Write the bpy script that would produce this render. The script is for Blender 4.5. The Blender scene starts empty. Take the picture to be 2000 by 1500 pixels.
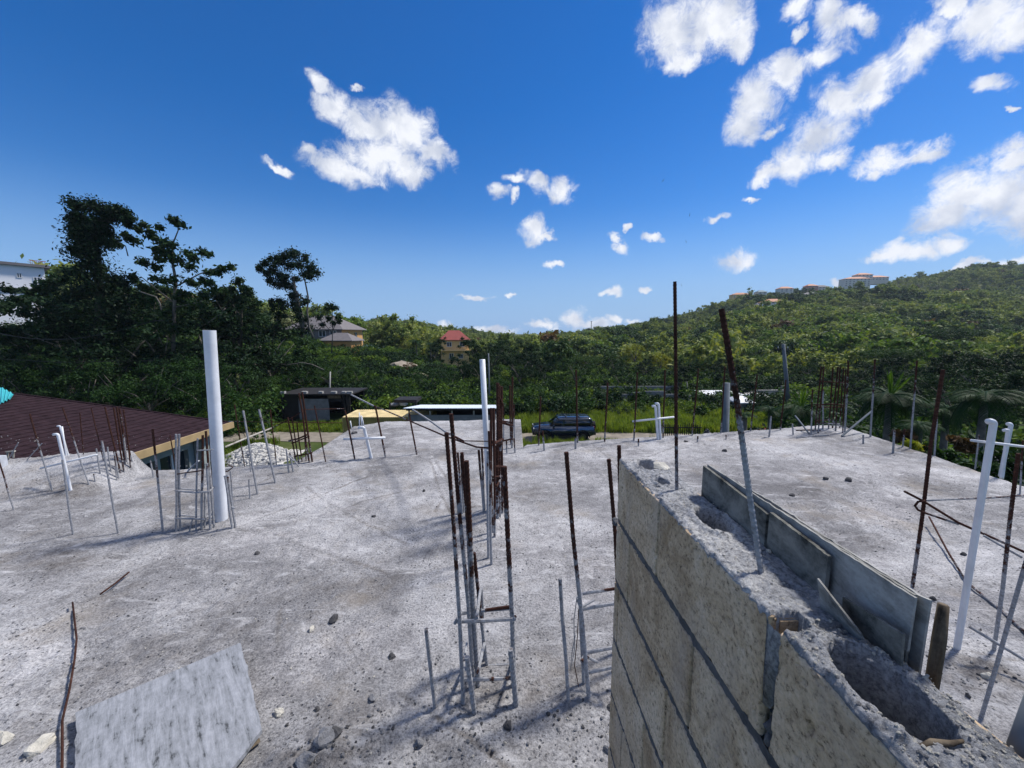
import bpy, math, random
import numpy as np
from mathutils import Vector, Matrix, Euler, noise

random.seed(7)
rng = np.random.default_rng(11)
sc = bpy.context.scene
COL = sc.collection
R = math.radians

# ------------------------------------------------------------------ camera
EYE = 1.6
FPX = 751.0
PITCH = R(7.5)
cp, sp = math.cos(PITCH), math.sin(PITCH)
cam = bpy.data.cameras.new('camera')
cam.sensor_width = 36.0
cam.lens = FPX / 2000.0 * 36.0
cam.clip_start = 0.02
cam.clip_end = 20000
camo = bpy.data.objects.new('camera', cam)
camo.location = (0, 0, EYE)
camo.rotation_euler = (R(90) - PITCH, 0, 0)
COL.objects.link(camo)
sc.camera = camo

# ------------------------------------------------------------------ exposure
sc.view_settings.view_transform = 'Standard'
sc.view_settings.look = 'None'
sc.view_settings.gamma = 1.0
sc.view_settings.use_curve_mapping = False
sc.view_settings.exposure = 0.32

# ------------------------------------------------------------------ sun and sky
SUN_AZ, SUN_EL = 62.0, 54.0
sun = bpy.data.lights.new('sun', 'SUN')
sun.energy = 4.1
sun.angle = R(7.0)
sun.color = (1.0, 0.955, 0.89)
suno = bpy.data.objects.new('sun', sun)
_d = Vector((math.sin(R(SUN_AZ)) * math.cos(R(SUN_EL)), math.cos(R(SUN_AZ)) * math.cos(R(SUN_EL)), math.sin(R(SUN_EL))))
suno.rotation_euler = _d.to_track_quat('Z', 'Y').to_euler()
suno.location = _d * 50
COL.objects.link(suno)


def ray(px, py):
    """direction through a point measured on the 2000 px wide photograph"""
    xc = (px - 1000.0) / FPX
    v = (750.0 - py) / FPX
    return Vector((xc, cp + v * sp, -sp + v * cp))


def G(px, py, z=0.0):
    d = ray(px, py)
    t = (z - EYE) / d.z
    return Vector((d.x * t, d.y * t, z))


def AT(px, py, Y):
    d = ray(px, py)
    t = Y / d.y
    return Vector((d.x * t, Y, EYE + d.z * t))


def ATX(px, py, X):
    d = ray(px, py)
    t = X / d.x
    return Vector((X, d.y * t, EYE + d.z * t))


world = bpy.data.worlds.new('World')
sc.world = world
world.use_nodes = True
wn, wl = world.node_tree.nodes, world.node_tree.links
for n in list(wn):
    wn.remove(n)


def W(kind, **kw):
    n = wn.new(kind)
    for k, v in kw.items():
        setattr(n, k, v)
    return n


sky = W('ShaderNodeTexSky', sky_type='NISHITA')
sky.sun_disc = False
sky.sun_elevation = R(SUN_EL)
sky.sun_rotation = R(SUN_AZ)
sky.altitude = 300
sky.air_density = 1.0
sky.dust_density = 0.15
sky.ozone_density = 4.0
hs = W('ShaderNodeHueSaturation')
hs.inputs['Saturation'].default_value = 1.42
hs.inputs['Value'].default_value = 0.98
hs.inputs['Hue'].default_value = 0.510
wl.new(sky.outputs[0], hs.inputs['Color'])
bg_sky = W('ShaderNodeBackground')
bg_sky.inputs[1].default_value = 0.102
sxyz = W('ShaderNodeSeparateXYZ')
tcw = W('ShaderNodeTexCoord')
wl.new(tcw.outputs['Generated'], sxyz.inputs[0])
hz = W('ShaderNodeMapRange', interpolation_type='SMOOTHSTEP')
hz.inputs['From Min'].default_value = 0.30
hz.inputs['From Max'].default_value = 0.0
hz.inputs['To Min'].default_value = 0.0
hz.inputs['To Max'].default_value = 0.9
wl.new(sxyz.outputs['Z'], hz.inputs['Value'])
hmix = W('ShaderNodeMix', data_type='RGBA')
wl.new(hz.outputs[0], hmix.inputs['Factor'])
wl.new(hs.outputs[0], hmix.inputs['A'])
hmix.inputs['B'].default_value = (2.0, 3.6, 6.4, 1)
wl.new(hmix.outputs['Result'], bg_sky.inputs[0])

# cumulus: soft ellipsoids on the celestial sphere, torn up by noise
CLOUDS = [
    # x, y, rx, ry, angle(deg, image sense), weight
    (625, 160, 30, 20, 50), (652, 208, 50, 36, 50), (725, 240, 85, 42, 12), (795, 262, 75, 55, 30), (845, 300, 48, 26, 30),
    (740, 305, 80, 52, 0), (650, 320, 60, 30, 15), (700, 343, 70, 28, 12), (795, 330, 50, 38, 0), (610, 292, 22, 16, 0),
    (552, 325, 40, 9, 28), (694, 163, 12, 8, 0),
    (968, 376, 22, 18, 0), (998, 384, 10, 14, 0), (1005, 348, 18, 12, 0), (1048, 360, 42, 18, 25), (1100, 375, 30, 30, 0),
    (1042, 447, 28, 32, 0), (1062, 462, 26, 9, 10), (1196, 466, 14, 12, 0), (1222, 448, 10, 9, 0), (1208, 489, 18, 13, 0), (1271, 464, 22, 10, 0),
    (1080, 520, 18, 7, -10), (925, 580, 38, 5.5, 0), (1438, 510, 40, 24, -15), (1196, 576, 22, 11, 0), (1256, 568, 16, 7, 0),
    (1400, 425, 26, 9, 5), (1465, 394, 14, 6, 0), (998, 576, 14, 4, -10),
    (745, 648, 45, 14, 0), (820, 652, 60, 10, 0), (870, 642, 16, 18, 0), (955, 645, 60, 10, 0), (1060, 636, 34, 10, 0),
    (1122, 622, 26, 20, 20), (1165, 632, 40, 11, 0), (1205, 624, 18, 10, 0), (1238, 628, 20, 9, 0), (570, 640, 40, 14, 0),
    (1320, 55, 70, 80, 0), (1390, 45, 80, 70, -20), (1330, 120, 40, 28, 0), (1440, 70, 30, 50, 20),
    (1625, 35, 45, 46, -40), (1668, 38, 42, 26, 10), (1552, 18, 26, 34, 30), (1605, 110, 60, 26, -28), (1560, 70, 14, 20, 0),
    (1482, 190, 62, 62, -30), (1455, 242, 48, 40, -20), (1540, 150, 46, 40, -35), (1500, 262, 20, 14, 0),
    (1790, 88, 78, 52, -22), (1710, 150, 78, 42, -34), (1640, 200, 66, 52, -40), (1600, 260, 62, 54, -60), (1555, 312, 56, 40, -40),
    (1500, 338, 44, 18, -35), (1622, 312, 42, 30, 0), (1695, 200, 40, 40, 0),
    (1725, 315, 62, 30, -10), (1800, 303, 60, 22, -4), (1710, 338, 36, 18, 0),
    (1945, 28, 78, 62, 0), (2010, 40, 80, 56, 0), (1865, 12, 44, 22, 30), (1932, 170, 40, 22, 10), (1965, 215, 14, 6, 0),
    (1880, 385, 100, 56, -25), (1840, 425, 92, 42, -14), (1955, 375, 80, 70, 0), (2020, 400, 90, 70, 0), (1985, 300, 60, 30, -20),
    (1775, 490, 76, 24, 0), (1725, 497, 56, 13, 0), (1850, 478, 60, 22, 0), (1985, 508, 44, 16, -8), (1895, 522, 60, 8, -10), (1640, 545, 16, 9, 0),
    # out of the frame, the same sky goes on
    (2300, 200, 190, 110, -20), (2600, 420, 200, 90, 0), (1700, -260, 200, 110, -20), (-500, 420, 160, 60, 10), (400, -500, 150, 100, 0), (2300, 560, 220, 40, 0),
]
_rc = random.Random(5)
FILL_CLOUDS = []  # unseen clouds added out of frame to make the fill light whiter
while len(FILL_CLOUDS) < 34:
    az, el = _rc.uniform(0, 360), _rc.uniform(6, 86)
    dd = Vector((math.sin(R(az)) * math.cos(R(el)), math.cos(R(az)) * math.cos(R(el)), math.sin(R(el))))
    fy = dd.y * cp - dd.z * sp
    if fy > 0.05 and abs(dd.x / fy) < 1.9 and (dd.y * sp + dd.z * cp) / fy < 1.7:
        continue            # that part of the sky is drawn above, from the photograph
    FILL_CLOUDS.append((dd, _rc.uniform(.10, .26), _rc.uniform(.06, .15), _rc.uniform(0, 360)))
geo = W('ShaderNodeTexCoord')
nz1 = W('ShaderNodeTexNoise')
nz1.inputs['Scale'].default_value = 14.0
nz1.inputs['Detail'].default_value = 8.0
nz1.inputs['Roughness'].default_value = 0.62
wl.new(geo.outputs['Generated'], nz1.inputs['Vector'])
sub = W('ShaderNodeVectorMath', operation='SUBTRACT')
sub.inputs[1].default_value = (0.5, 0.5, 0.5)
wl.new(nz1.outputs['Color'], sub.inputs[0])
scl = W('ShaderNodeVectorMath', operation='SCALE')
scl.inputs['Scale'].default_value = 0.075
wl.new(sub.outputs[0], scl.inputs[0])
add = W('ShaderNodeVectorMath', operation='ADD')
wl.new(geo.outputs['Generated'], add.inputs[0])
wl.new(scl.outputs[0], add.inputs[1])
acc = None
for c in CLOUDS + FILL_CLOUDS:
    if len(c) == 4:
        dn = c[0]
        e1 = dn.orthogonal().normalized()
        e2 = dn.cross(e1).normalized()
        e1, e2 = e1 * math.cos(R(c[3])) + e2 * math.sin(R(c[3])), e2 * math.cos(R(c[3])) - e1 * math.sin(R(c[3]))
        s1, s2 = c[1], c[2]
    else:
      x, y, rx, ry, a = c
      d = ray(x, y)
      dl = d.length
      dn = d.normalized()
      # image-plane axes turned by the angle, then projected to the sphere
      ca, sa = math.cos(R(a)), math.sin(R(a))
      e1 = ray(x + ca * 2, y + sa * 2).normalized() - dn
      e1 = (e1 - dn * e1.dot(dn)).normalized()
      e2 = dn.cross(e1).normalized()
      s1 = (ray(x + ca * rx, y + sa * rx).normalized() - ray(x - ca * rx, y - sa * rx).normalized()).length / 2
      s2 = (ray(x - sa * ry, y + ca * ry).normalized() - ray(x + sa * ry, y - ca * ry).normalized()).length / 2
    M = Matrix((e1, e2, dn)).transposed()
    mp = W('ShaderNodeMapping', vector_type='TEXTURE')
    mp.inputs['Location'].default_value = dn
    mp.inputs['Rotation'].default_value = M.to_euler()
    mp.inputs['Scale'].default_value = (s1 * 1.35, s2 * 1.35, 0.3)
    wl.new(add.outputs[0], mp.inputs['Vector'])
    gr = W('ShaderNodeTexGradient', gradient_type='SPHERICAL')
    wl.new(mp.outputs[0], gr.inputs[0])
    if acc is None:
        acc = gr.outputs['Fac']
    else:
        mx = W('ShaderNodeMath', operation='MAXIMUM')
        wl.new(acc, mx.inputs[0])
        wl.new(gr.outputs['Fac'], mx.inputs[1])
        acc = mx.outputs[0]
nz2 = W('ShaderNodeTexNoise')
nz2.inputs['Scale'].default_value = 26.0
nz2.inputs['Detail'].default_value = 9.0
nz2.inputs['Roughness'].default_value = 0.72
nz2.inputs['Distortion'].default_value = 0.5
wl.new(geo.outputs['Generated'], nz2.inputs['Vector'])
m1 = W('ShaderNodeMath', operation='SUBTRACT')
m1.inputs[1].default_value = 0.5
wl.new(nz2.outputs['Fac'], m1.inputs[0])
m2 = W('ShaderNodeMath', operation='MULTIPLY_ADD')
m2.inputs[1].default_value = 1.55
wl.new(m1.outputs[0], m2.inputs[0])
wl.new(acc, m2.inputs[2])
mr = W('ShaderNodeMapRange', interpolation_type='SMOOTHSTEP')
mr.inputs['From Min'].default_value = 0.08
mr.inputs['From Max'].default_value = 0.80
wl.new(m2.outputs[0], mr.inputs['Value'])
# keep the torn noise from making cloud where there is none
mr0 = W('ShaderNodeMapRange', interpolation_type='SMOOTHSTEP')
mr0.inputs['From Min'].default_value = 0.03
mr0.inputs['From Max'].default_value = 0.30
wl.new(acc, mr0.inputs['Value'])
mm = W('ShaderNodeMath', operation='MULTIPLY')
wl.new(mr.outputs[0], mm.inputs[0])
wl.new(mr0.outputs[0], mm.inputs[1])
nz3 = W('ShaderNodeTexNoise')
nz3.inputs['Scale'].default_value = 20.0
nz3.inputs['Detail'].default_value = 5.0
mpo = W('ShaderNodeMapping')
mpo.inputs['Location'].default_value = (0.01, -0.01, -0.02)
wl.new(geo.outputs['Generated'], mpo.inputs[0])
wl.new(mpo.outputs[0], nz3.inputs['Vector'])
cr = W('ShaderNodeValToRGB')
cr.color_ramp.elements[0].position = 0.34
cr.color_ramp.elements[0].color = (0.55, 0.60, 0.72, 1)
cr.color_ramp.elements[1].position = 0.60
cr.color_ramp.elements[1].color = (0.90, 0.92, 0.97, 1)
wl.new(nz3.outputs['Fac'], cr.inputs[0])
bg_c = W('ShaderNodeBackground')
bg_c.inputs[1].default_value = 0.86
wl.new(cr.outputs[0], bg_c.inputs[0])
mixs = W('ShaderNodeMixShader')
wl.new(mm.outputs[0], mixs.inputs[0])
wl.new(bg_sky.outputs[0], mixs.inputs[1])
wl.new(bg_c.outputs[0], mixs.inputs[2])
wo = W('ShaderNodeOutputWorld')
wl.new(mixs.outputs[0], wo.inputs[0])
world.cycles.sampling_method = 'MANUAL'
world.cycles.sample_map_resolution = 512


# ------------------------------------------------------------------ materials
def sock(node, name):
    return node.inputs[name]


def mat_new(name, rough=0.85, spec=0.3):
    m = bpy.data.materials.new(name)
    m.use_nodes = True
    b = m.node_tree.nodes['Principled BSDF']
    b.inputs['Roughness'].default_value = rough
    b.inputs['Specular IOR Level'].default_value = spec
    return m, m.node_tree.nodes, m.node_tree.links, b


def ramp(N, stops):
    r = N.new('ShaderNodeValToRGB')
    els = r.color_ramp.elements
    while len(els) < len(stops):
        els.new(0.5)
    for e, (p, c) in zip(els, stops):
        e.position = p
        e.color = (c[0], c[1], c[2], 1)
    return r


def noise_node(N, L, vec, scale, detail=5, rough=0.6, dist=0.0):
    n = N.new('ShaderNodeTexNoise')
    n.inputs['Scale'].default_value = scale
    n.inputs['Detail'].default_value = detail
    n.inputs['Roughness'].default_value = rough
    n.inputs['Distortion'].default_value = dist
    if vec is not None:
        L.new(vec, n.inputs['Vector'])
    return n


def flat(name, col, rough=0.7, var=0.12, scale=6.0, bump=0.0, metal=0.0, spec=0.3):
    m, N, L, b = mat_new(name, rough, spec)
    tc = N.new('ShaderNodeTexCoord')
    n = noise_node(N, L, tc.outputs['Object'], scale, 6, 0.65)
    lo = tuple(max(0, c * (1 - var * 1.6)) for c in col)
    hi = tuple(min(1, c * (1 + var * 1.2)) for c in col)
    r = ramp(N, [(0.3, lo), (0.55, col), (0.75, hi)])
    L.new(n.outputs['Fac'], r.inputs[0])
    L.new(r.outputs[0], b.inputs['Base Color'])
    b.inputs['Metallic'].default_value = metal
    if bump:
        bp = N.new('ShaderNodeBump')
        bp.inputs['Strength'].default_value = bump
        bp.inputs['Distance'].default_value = 0.01
        n2 = noise_node(N, L, tc.outputs['Object'], scale * 8, 6, 0.7)
        L.new(n2.outputs['Fac'], bp.inputs['Height'])
        L.new(bp.outputs[0], b.inputs['Normal'])
    return m


def concrete(name, dark, mid, light, pits=1.0, bump=0.6, big=0.9, fine=70.0, stain=(0.26, 0.22, 0.17), whites=1.0):
    m, N, L, b = mat_new(name, 0.92, 0.15)
    tc = N.new('ShaderNodeTexCoord')
    gv = N.new('ShaderNodeNewGeometry').outputs['Position']
    n1 = noise_node(N, L, gv, big, 8, 0.62, 0.6)
    n2 = noise_node(N, L, gv, 7.0, 8, 0.72, 0.3)
    n3 = noise_node(N, L, gv, fine, 8, 0.78)
    r1 = ramp(N, [(0.36, dark), (0.50, mid), (0.62, light)])
    ad = N.new('ShaderNodeMath'); ad.operation = 'MULTIPLY_ADD'
    ad.inputs[1].default_value = 0.45
    L.new(n2.outputs['Fac'], ad.inputs[0])
    sb = N.new('ShaderNodeMath'); sb.operation = 'SUBTRACT'; sb.inputs[1].default_value = 0.225
    L.new(n1.outputs['Fac'], sb.inputs[0])
    L.new(sb.outputs[0], ad.inputs[2])
    L.new(ad.outputs[0], r1.inputs[0])
    # fine gritty speckle
    r3 = ramp(N, [(0.36, (0.30, 0.30, 0.31)), (0.45, (0.66, 0.66, 0.67)), (0.53, (1.0, 1.0, 1.0)), (0.62, (1.30, 1.29, 1.27))])
    L.new(n3.outputs['Fac'], r3.inputs[0])
    mu = N.new('ShaderNodeMix'); mu.data_type = 'RGBA'; mu.blend_type = 'MULTIPLY'
    mu.inputs['Factor'].default_value = 0.9
    L.new(r1.outputs[0], mu.inputs['A'])
    L.new(r3.outputs[0], mu.inputs['B'])
    # brownish stains
    n4 = noise_node(N, L, gv, 1.7, 6, 0.6)
    rs = ramp(N, [(0.55, (0, 0, 0)), (0.72, (0.55, 0.55, 0.55))])
    L.new(n4.outputs['Fac'], rs.inputs[0])
    mx = N.new('ShaderNodeMix'); mx.data_type = 'RGBA'
    L.new(rs.outputs[0], mx.inputs['Factor'])
    L.new(mu.outputs['Result'], mx.inputs['A'])
    mx.inputs['B'].default_value = (*stain, 1)
    # chalky white smears
    mp = N.new('ShaderNodeMapping')
    mp.inputs['Scale'].default_value = (0.8, 2.4, 1)
    mp.inputs['Rotation'].default_value = (0, 0, 0.5)
    L.new(gv, mp.inputs[0])
    n5 = noise_node(N, L, mp.outputs[0], 3.2, 9, 0.75, 1.2)
    rw = ramp(N, [(0.55, (0, 0, 0)), (0.66, (whites * .7,) * 3)])
    L.new(n5.outputs['Fac'], rw.inputs[0])
    mw = N.new('ShaderNodeMix'); mw.data_type = 'RGBA'
    L.new(rw.outputs[0], mw.inputs['Factor'])
    L.new(mx.outputs['Result'], mw.inputs['A'])
    mw.inputs['B'].default_value = (light[0] * 1.25, light[1] * 1.25, light[2] * 1.25, 1)
    # dark pits
    vo = N.new('ShaderNodeTexVoronoi')
    vo.inputs['Scale'].default_value = 34.0
    vo.inputs['Randomness'].default_value = 1.0
    L.new(gv, vo.inputs['Vector'])
    rp = ramp(N, [(0.10, (1, 1, 1)), (0.24, (0, 0, 0))])
    L.new(vo.outputs['Distance'], rp.inputs[0])
    n6 = noise_node(N, L, gv, 4.5, 3, 0.5)
    rq = ramp(N, [(0.48, (0, 0, 0)), (0.60, (0.8 * pits,) * 3)])
    L.new(n6.outputs['Fac'], rq.inputs[0])
    mq = N.new('ShaderNodeMath'); mq.operation = 'MULTIPLY'
    L.new(rp.outputs[0], mq.inputs[0]); L.new(rq.outputs[0], mq.inputs[1])
    mk_ = N.new('ShaderNodeMix'); mk_.data_type = 'RGBA'
    L.new(mq.outputs[0], mk_.inputs['Factor'])
    L.new(mw.outputs['Result'], mk_.inputs['A'])
    mk_.inputs['B'].default_value = (dark[0] * .35, dark[1] * .35, dark[2] * .36, 1)
    L.new(mk_.outputs['Result'], b.inputs['Base Color'])
    at = N.new('ShaderNodeAttribute'); at.attribute_name = 'wear_shadow'  # slab tone: wear, stains and painted shadow together
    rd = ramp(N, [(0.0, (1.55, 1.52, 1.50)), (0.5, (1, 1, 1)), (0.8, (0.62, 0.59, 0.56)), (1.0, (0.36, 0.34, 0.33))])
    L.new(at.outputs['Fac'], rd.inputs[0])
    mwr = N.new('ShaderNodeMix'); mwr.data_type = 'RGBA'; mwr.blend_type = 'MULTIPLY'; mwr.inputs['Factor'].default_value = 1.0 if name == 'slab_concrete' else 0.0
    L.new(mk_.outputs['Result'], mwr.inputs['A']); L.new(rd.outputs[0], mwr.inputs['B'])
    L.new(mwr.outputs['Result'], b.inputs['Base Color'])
    # relief
    h = N.new('ShaderNodeMath'); h.operation = 'MULTIPLY_ADD'; h.inputs[1].default_value = 0.6
    L.new(n3.outputs['Fac'], h.inputs[0]); L.new(n2.outputs['Fac'], h.inputs[2])
    h2 = N.new('ShaderNodeMath'); h2.operation = 'MULTIPLY_ADD'; h2.inputs[1].default_value = -0.7
    L.new(mq.outputs[0], h2.inputs[0]); L.new(h.outputs[0], h2.inputs[2])
    bp = N.new('ShaderNodeBump')
    bp.inputs['Strength'].default_value = bump
    bp.inputs['Distance'].default_value = 0.012
    L.new(h2.outputs[0], bp.inputs['Height'])
    L.new(bp.outputs[0], b.inputs['Normal'])
    return m


def rodmat(name, splash, zlo=None):
    """rusty bar with cement splashed up from the foot; splash = share of cement"""
    m, N, L, b = mat_new(name, 0.9, 0.1)
    tc = N.new('ShaderNodeTexCoord')
    pos = N.new('ShaderNodeNewGeometry').outputs['Position']
    n = noise_node(N, L, pos, 13.0, 8, 0.75)
    n2 = noise_node(N, L, pos, 60.0, 5, 0.7)
    sx = N.new('ShaderNodeSeparateXYZ')
    L.new(tc.outputs['Generated'], sx.inputs[0])
    # cement towards the foot (a real coat of splash), rust higher up
    a = N.new('ShaderNodeMath'); a.operation = 'MULTIPLY_ADD'; a.inputs[1].default_value = 2.4
    L.new(n.outputs['Fac'], a.inputs[0]); a.inputs[2].default_value = -1.2 + (0.5 - splash)
    s2 = N.new('ShaderNodeMath'); s2.operation = 'ADD'
    L.new(sx.outputs['Z'], s2.inputs[0]); L.new(a.outputs[0], s2.inputs[1])
    s3 = N.new('ShaderNodeMath'); s3.operation = 'MULTIPLY_ADD'; s3.inputs[1].default_value = 0.5
    L.new(n2.outputs['Fac'], s3.inputs[0]); L.new(s2.outputs[0], s3.inputs[2])
    r = ramp(N, [(0.62, (0, 0, 0)), (0.82, (1, 1, 1))])
    L.new(s3.outputs[0], r.inputs[0])
    cem = ramp(N, [(0.3, (0.17, 0.17, 0.18)), (0.6, (0.34, 0.345, 0.36)), (0.8, (0.5, 0.5, 0.5))])
    L.new(n2.outputs['Fac'], cem.inputs[0])
    rust = ramp(N, [(0.3, (0.022, 0.012, 0.010)), (0.6, (0.065, 0.029, 0.021)), (0.8, (0.14, 0.065, 0.04))])
    L.new(n2.outputs['Fac'], rust.inputs[0])
    mx = N.new('ShaderNodeMix'); mx.data_type = 'RGBA'
    L.new(r.outputs[0], mx.inputs['Factor'])
    L.new(cem.outputs[0], mx.inputs['A']); L.new(rust.outputs[0], mx.inputs['B'])
    L.new(mx.outputs['Result'], b.inputs['Base Color'])
    bp = N.new('ShaderNodeBump'); bp.inputs['Strength'].default_value = 0.6; bp.inputs['Distance'].default_value = 0.003
    L.new(n2.outputs['Fac'], bp.inputs['Height']); L.new(bp.outputs[0], b.inputs['Normal'])
    return m


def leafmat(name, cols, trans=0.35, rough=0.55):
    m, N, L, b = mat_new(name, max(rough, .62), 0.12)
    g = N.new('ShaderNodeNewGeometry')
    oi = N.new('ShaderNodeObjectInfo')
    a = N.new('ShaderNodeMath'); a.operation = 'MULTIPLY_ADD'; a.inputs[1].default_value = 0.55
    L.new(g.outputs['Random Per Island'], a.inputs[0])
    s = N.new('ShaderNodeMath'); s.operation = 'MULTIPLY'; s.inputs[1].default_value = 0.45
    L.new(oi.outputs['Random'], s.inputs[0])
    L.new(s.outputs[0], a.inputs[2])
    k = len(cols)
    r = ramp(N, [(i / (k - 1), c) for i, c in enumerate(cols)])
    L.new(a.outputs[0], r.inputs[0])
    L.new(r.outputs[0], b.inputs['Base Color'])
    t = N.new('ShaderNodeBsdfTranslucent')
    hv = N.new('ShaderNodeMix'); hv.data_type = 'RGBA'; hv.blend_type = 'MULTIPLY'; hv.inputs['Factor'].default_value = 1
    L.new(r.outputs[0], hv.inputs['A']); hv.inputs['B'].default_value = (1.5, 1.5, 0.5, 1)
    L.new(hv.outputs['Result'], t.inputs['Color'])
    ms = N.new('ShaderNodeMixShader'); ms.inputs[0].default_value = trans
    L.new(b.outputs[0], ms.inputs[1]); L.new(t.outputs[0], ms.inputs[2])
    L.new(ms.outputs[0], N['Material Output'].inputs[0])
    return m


M = {}
M['slab'] = concrete('slab_concrete', (0.19, 0.186, 0.19), (0.30, 0.295, 0.298), (0.42, 0.415, 0.42), bump=1.0, fine=85)
M['grout'] = concrete('grout', (0.22, 0.23, 0.245), (0.37, 0.375, 0.39), (0.50, 0.50, 0.50), pits=0.6, bump=1.0, fine=120, big=3, stain=(0.36, 0.31, 0.25), whites=0.6)
M['mortar'] = flat('mortar', (0.13, 0.13, 0.135), 0.95, 0.3, 25, 0.8)


def blockmat():
    m, N, L, b = mat_new('block_face', 0.95, 0.1)
    pos = N.new('ShaderNodeNewGeometry').outputs['Position']
    oi = N.new('ShaderNodeObjectInfo')
    n1 = noise_node(N, L, pos, 7.0, 8, 0.7, 0.6)
    r1 = ramp(N, [(0.34, (0.35, 0.25, 0.155)), (0.5, (0.54, 0.41, 0.275)), (0.63, (0.64, 0.51, 0.37))])
    ad = N.new('ShaderNodeMath'); ad.operation = 'MULTIPLY_ADD'; ad.inputs[1].default_value = 0.16
    L.new(oi.outputs['Random'], ad.inputs[0]); 
    s0 = N.new('ShaderNodeMath'); s0.operation = 'SUBTRACT'; s0.inputs[1].default_value = 0.08
    L.new(n1.outputs['Fac'], s0.inputs[0]); L.new(s0.outputs[0], ad.inputs[2])
    L.new(ad.outputs[0], r1.inputs[0])
    n2 = noise_node(N, L, pos, 110.0, 8, 0.76)
    r2 = ramp(N, [(0.38, (0.25, 0.24, 0.23)), (0.43, (0.78, 0.77, 0.76)), (0.50, (1.02, 1.02, 1.02)), (0.64, (1.22, 1.22, 1.2))])
    L.new(n2.outputs['Fac'], r2.inputs[0])
    mu = N.new('ShaderNodeMix'); mu.data_type = 'RGBA'; mu.blend_type = 'MULTIPLY'; mu.inputs['Factor'].default_value = 0.9
    L.new(r1.outputs[0], mu.inputs['A']); L.new(r2.outputs[0], mu.inputs['B'])
    # grey cement wash
    mp = N.new('ShaderNodeMapping'); mp.inputs['Scale'].default_value = (1, 1, 0.35)
    L.new(pos, mp.inputs[0])
    n3 = noise_node(N, L, mp.outputs[0], 9.0, 5, 0.6)
    r3 = ramp(N, [(0.52, (0, 0, 0)), (0.70, (0.6, 0.6, 0.6))])
    L.new(n3.outputs['Fac'], r3.inputs[0])
    mx = N.new('ShaderNodeMix'); mx.data_type = 'RGBA'
    L.new(r3.outputs[0], mx.inputs['Factor']); L.new(mu.outputs['Result'], mx.inputs['A'])
    mx.inputs['B'].default_value = (0.47, 0.385, 0.31, 1)
    L.new(mx.outputs['Result'], b.inputs['Base Color'])
    vo = N.new('ShaderNodeTexVoronoi'); vo.inputs['Scale'].default_value = 130.0
    L.new(pos, vo.inputs['Vector'])
    h = N.new('ShaderNodeMath'); h.operation = 'MULTIPLY_ADD'; h.inputs[1].default_value = 0.5
    L.new(vo.outputs['Distance'], h.inputs[0]); L.new(n2.outputs['Fac'], h.inputs[2])
    bp = N.new('ShaderNodeBump'); bp.inputs['Strength'].default_value = 0.7; bp.inputs['Distance'].default_value = 0.004
    L.new(h.outputs[0], bp.inputs['Height']); L.new(bp.outputs[0], b.inputs['Normal'])
    return m


M['block'] = blockmat()
M['rust'] = rodmat('rod_rusty', 0.12)
M['mixed'] = rodmat('rod_splashed', 0.62)
M['cement'] = rodmat('rod_cement_coated', 1.1)
M['pvc'] = flat('white_pvc', (0.70, 0.715, 0.74), 0.5, 0.16, 3.5, 0.0, spec=0.5)
M['pvc_dirty'] = flat('white_pvc_dusty', (0.55, 0.565, 0.60), 0.6, 0.22, 9, 0.1, spec=0.4)


def woodmat(name, a, b_, rot=0.0, sc_=(3, 40, 3)):
    m, N, L, b = mat_new(name, 0.9, 0.1)
    tc = N.new('ShaderNodeTexCoord')
    mp = N.new('ShaderNodeMapping'); mp.inputs['Scale'].default_value = sc_; mp.inputs['Rotation'].default_value = (0, 0, rot)
    if rot:
        mp.vector_type = 'TEXTURE'; mp.inputs['Scale'].default_value = tuple(1.0 / q for q in sc_)
    L.new(tc.outputs['Object'], mp.inputs[0])
    n = noise_node(N, L, mp.outputs[0], 1.0, 8, 0.7, 0.4)
    n2 = noise_node(N, L, tc.outputs['Object'], 32, 8, 0.78)
    ad = N.new('ShaderNodeMath'); ad.operation = 'MULTIPLY_ADD'; ad.inputs[1].default_value = 0.5
    L.new(n2.outputs['Fac'], ad.inputs[0]); L.new(n.outputs['Fac'], ad.inputs[2])
    r = ramp(N, [(0.57, tuple(c * .3 for c in a)), (0.66, a), (0.85, b_), (1.0, tuple(min(1, c * 1.2) for c in b_))])
    L.new(ad.outputs[0], r.inputs[0]); L.new(r.outputs[0], b.inputs['Base Color'])
    bp = N.new('ShaderNodeBump'); bp.inputs['Strength'].default_value = 0.5; bp.inputs['Distance'].default_value = 0.004
    L.new(ad.outputs[0], bp.inputs['Height']); L.new(bp.outputs[0], b.inputs['Normal'])
    return m


M['ply'] = woodmat('weathered_plywood', (0.20, 0.21, 0.225), (0.30, 0.31, 0.335), R(134), (7, 42, 5))
M['board'] = woodmat('stained_form_board', (0.10, 0.10, 0.09), (0.24, 0.235, 0.21), 0, (14, 9, 16))
M['board_light'] = woodmat('whitish_form_board', (0.20, 0.195, 0.18), (0.38, 0.375, 0.355), 0, (20, 8, 20))
M['wood_brown'] = woodmat('brown_wood', (0.07, 0.055, 0.04), (0.17, 0.135, 0.095), 0, (30, 30, 4))
M['wood_pale'] = woodmat('pale_wood', (0.32, 0.29, 0.24), (0.48, 0.45, 0.40), 0, (20, 20, 4))
M['bark'] = flat('bark', (0.15, 0.135, 0.115), 0.9, 0.35, 3, 0.5)
M['bark_dark'] = flat('bark_dark', (0.06, 0.055, 0.04), 0.9, 0.35, 3, 0.4)
M['leaf_dark'] = leafmat('leaf_dark', [(0.005, 0.014, 0.007), (0.009, 0.026, 0.010), (0.018, 0.044, 0.013), (0.036, 0.068, 0.017)], 0.15)
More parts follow.
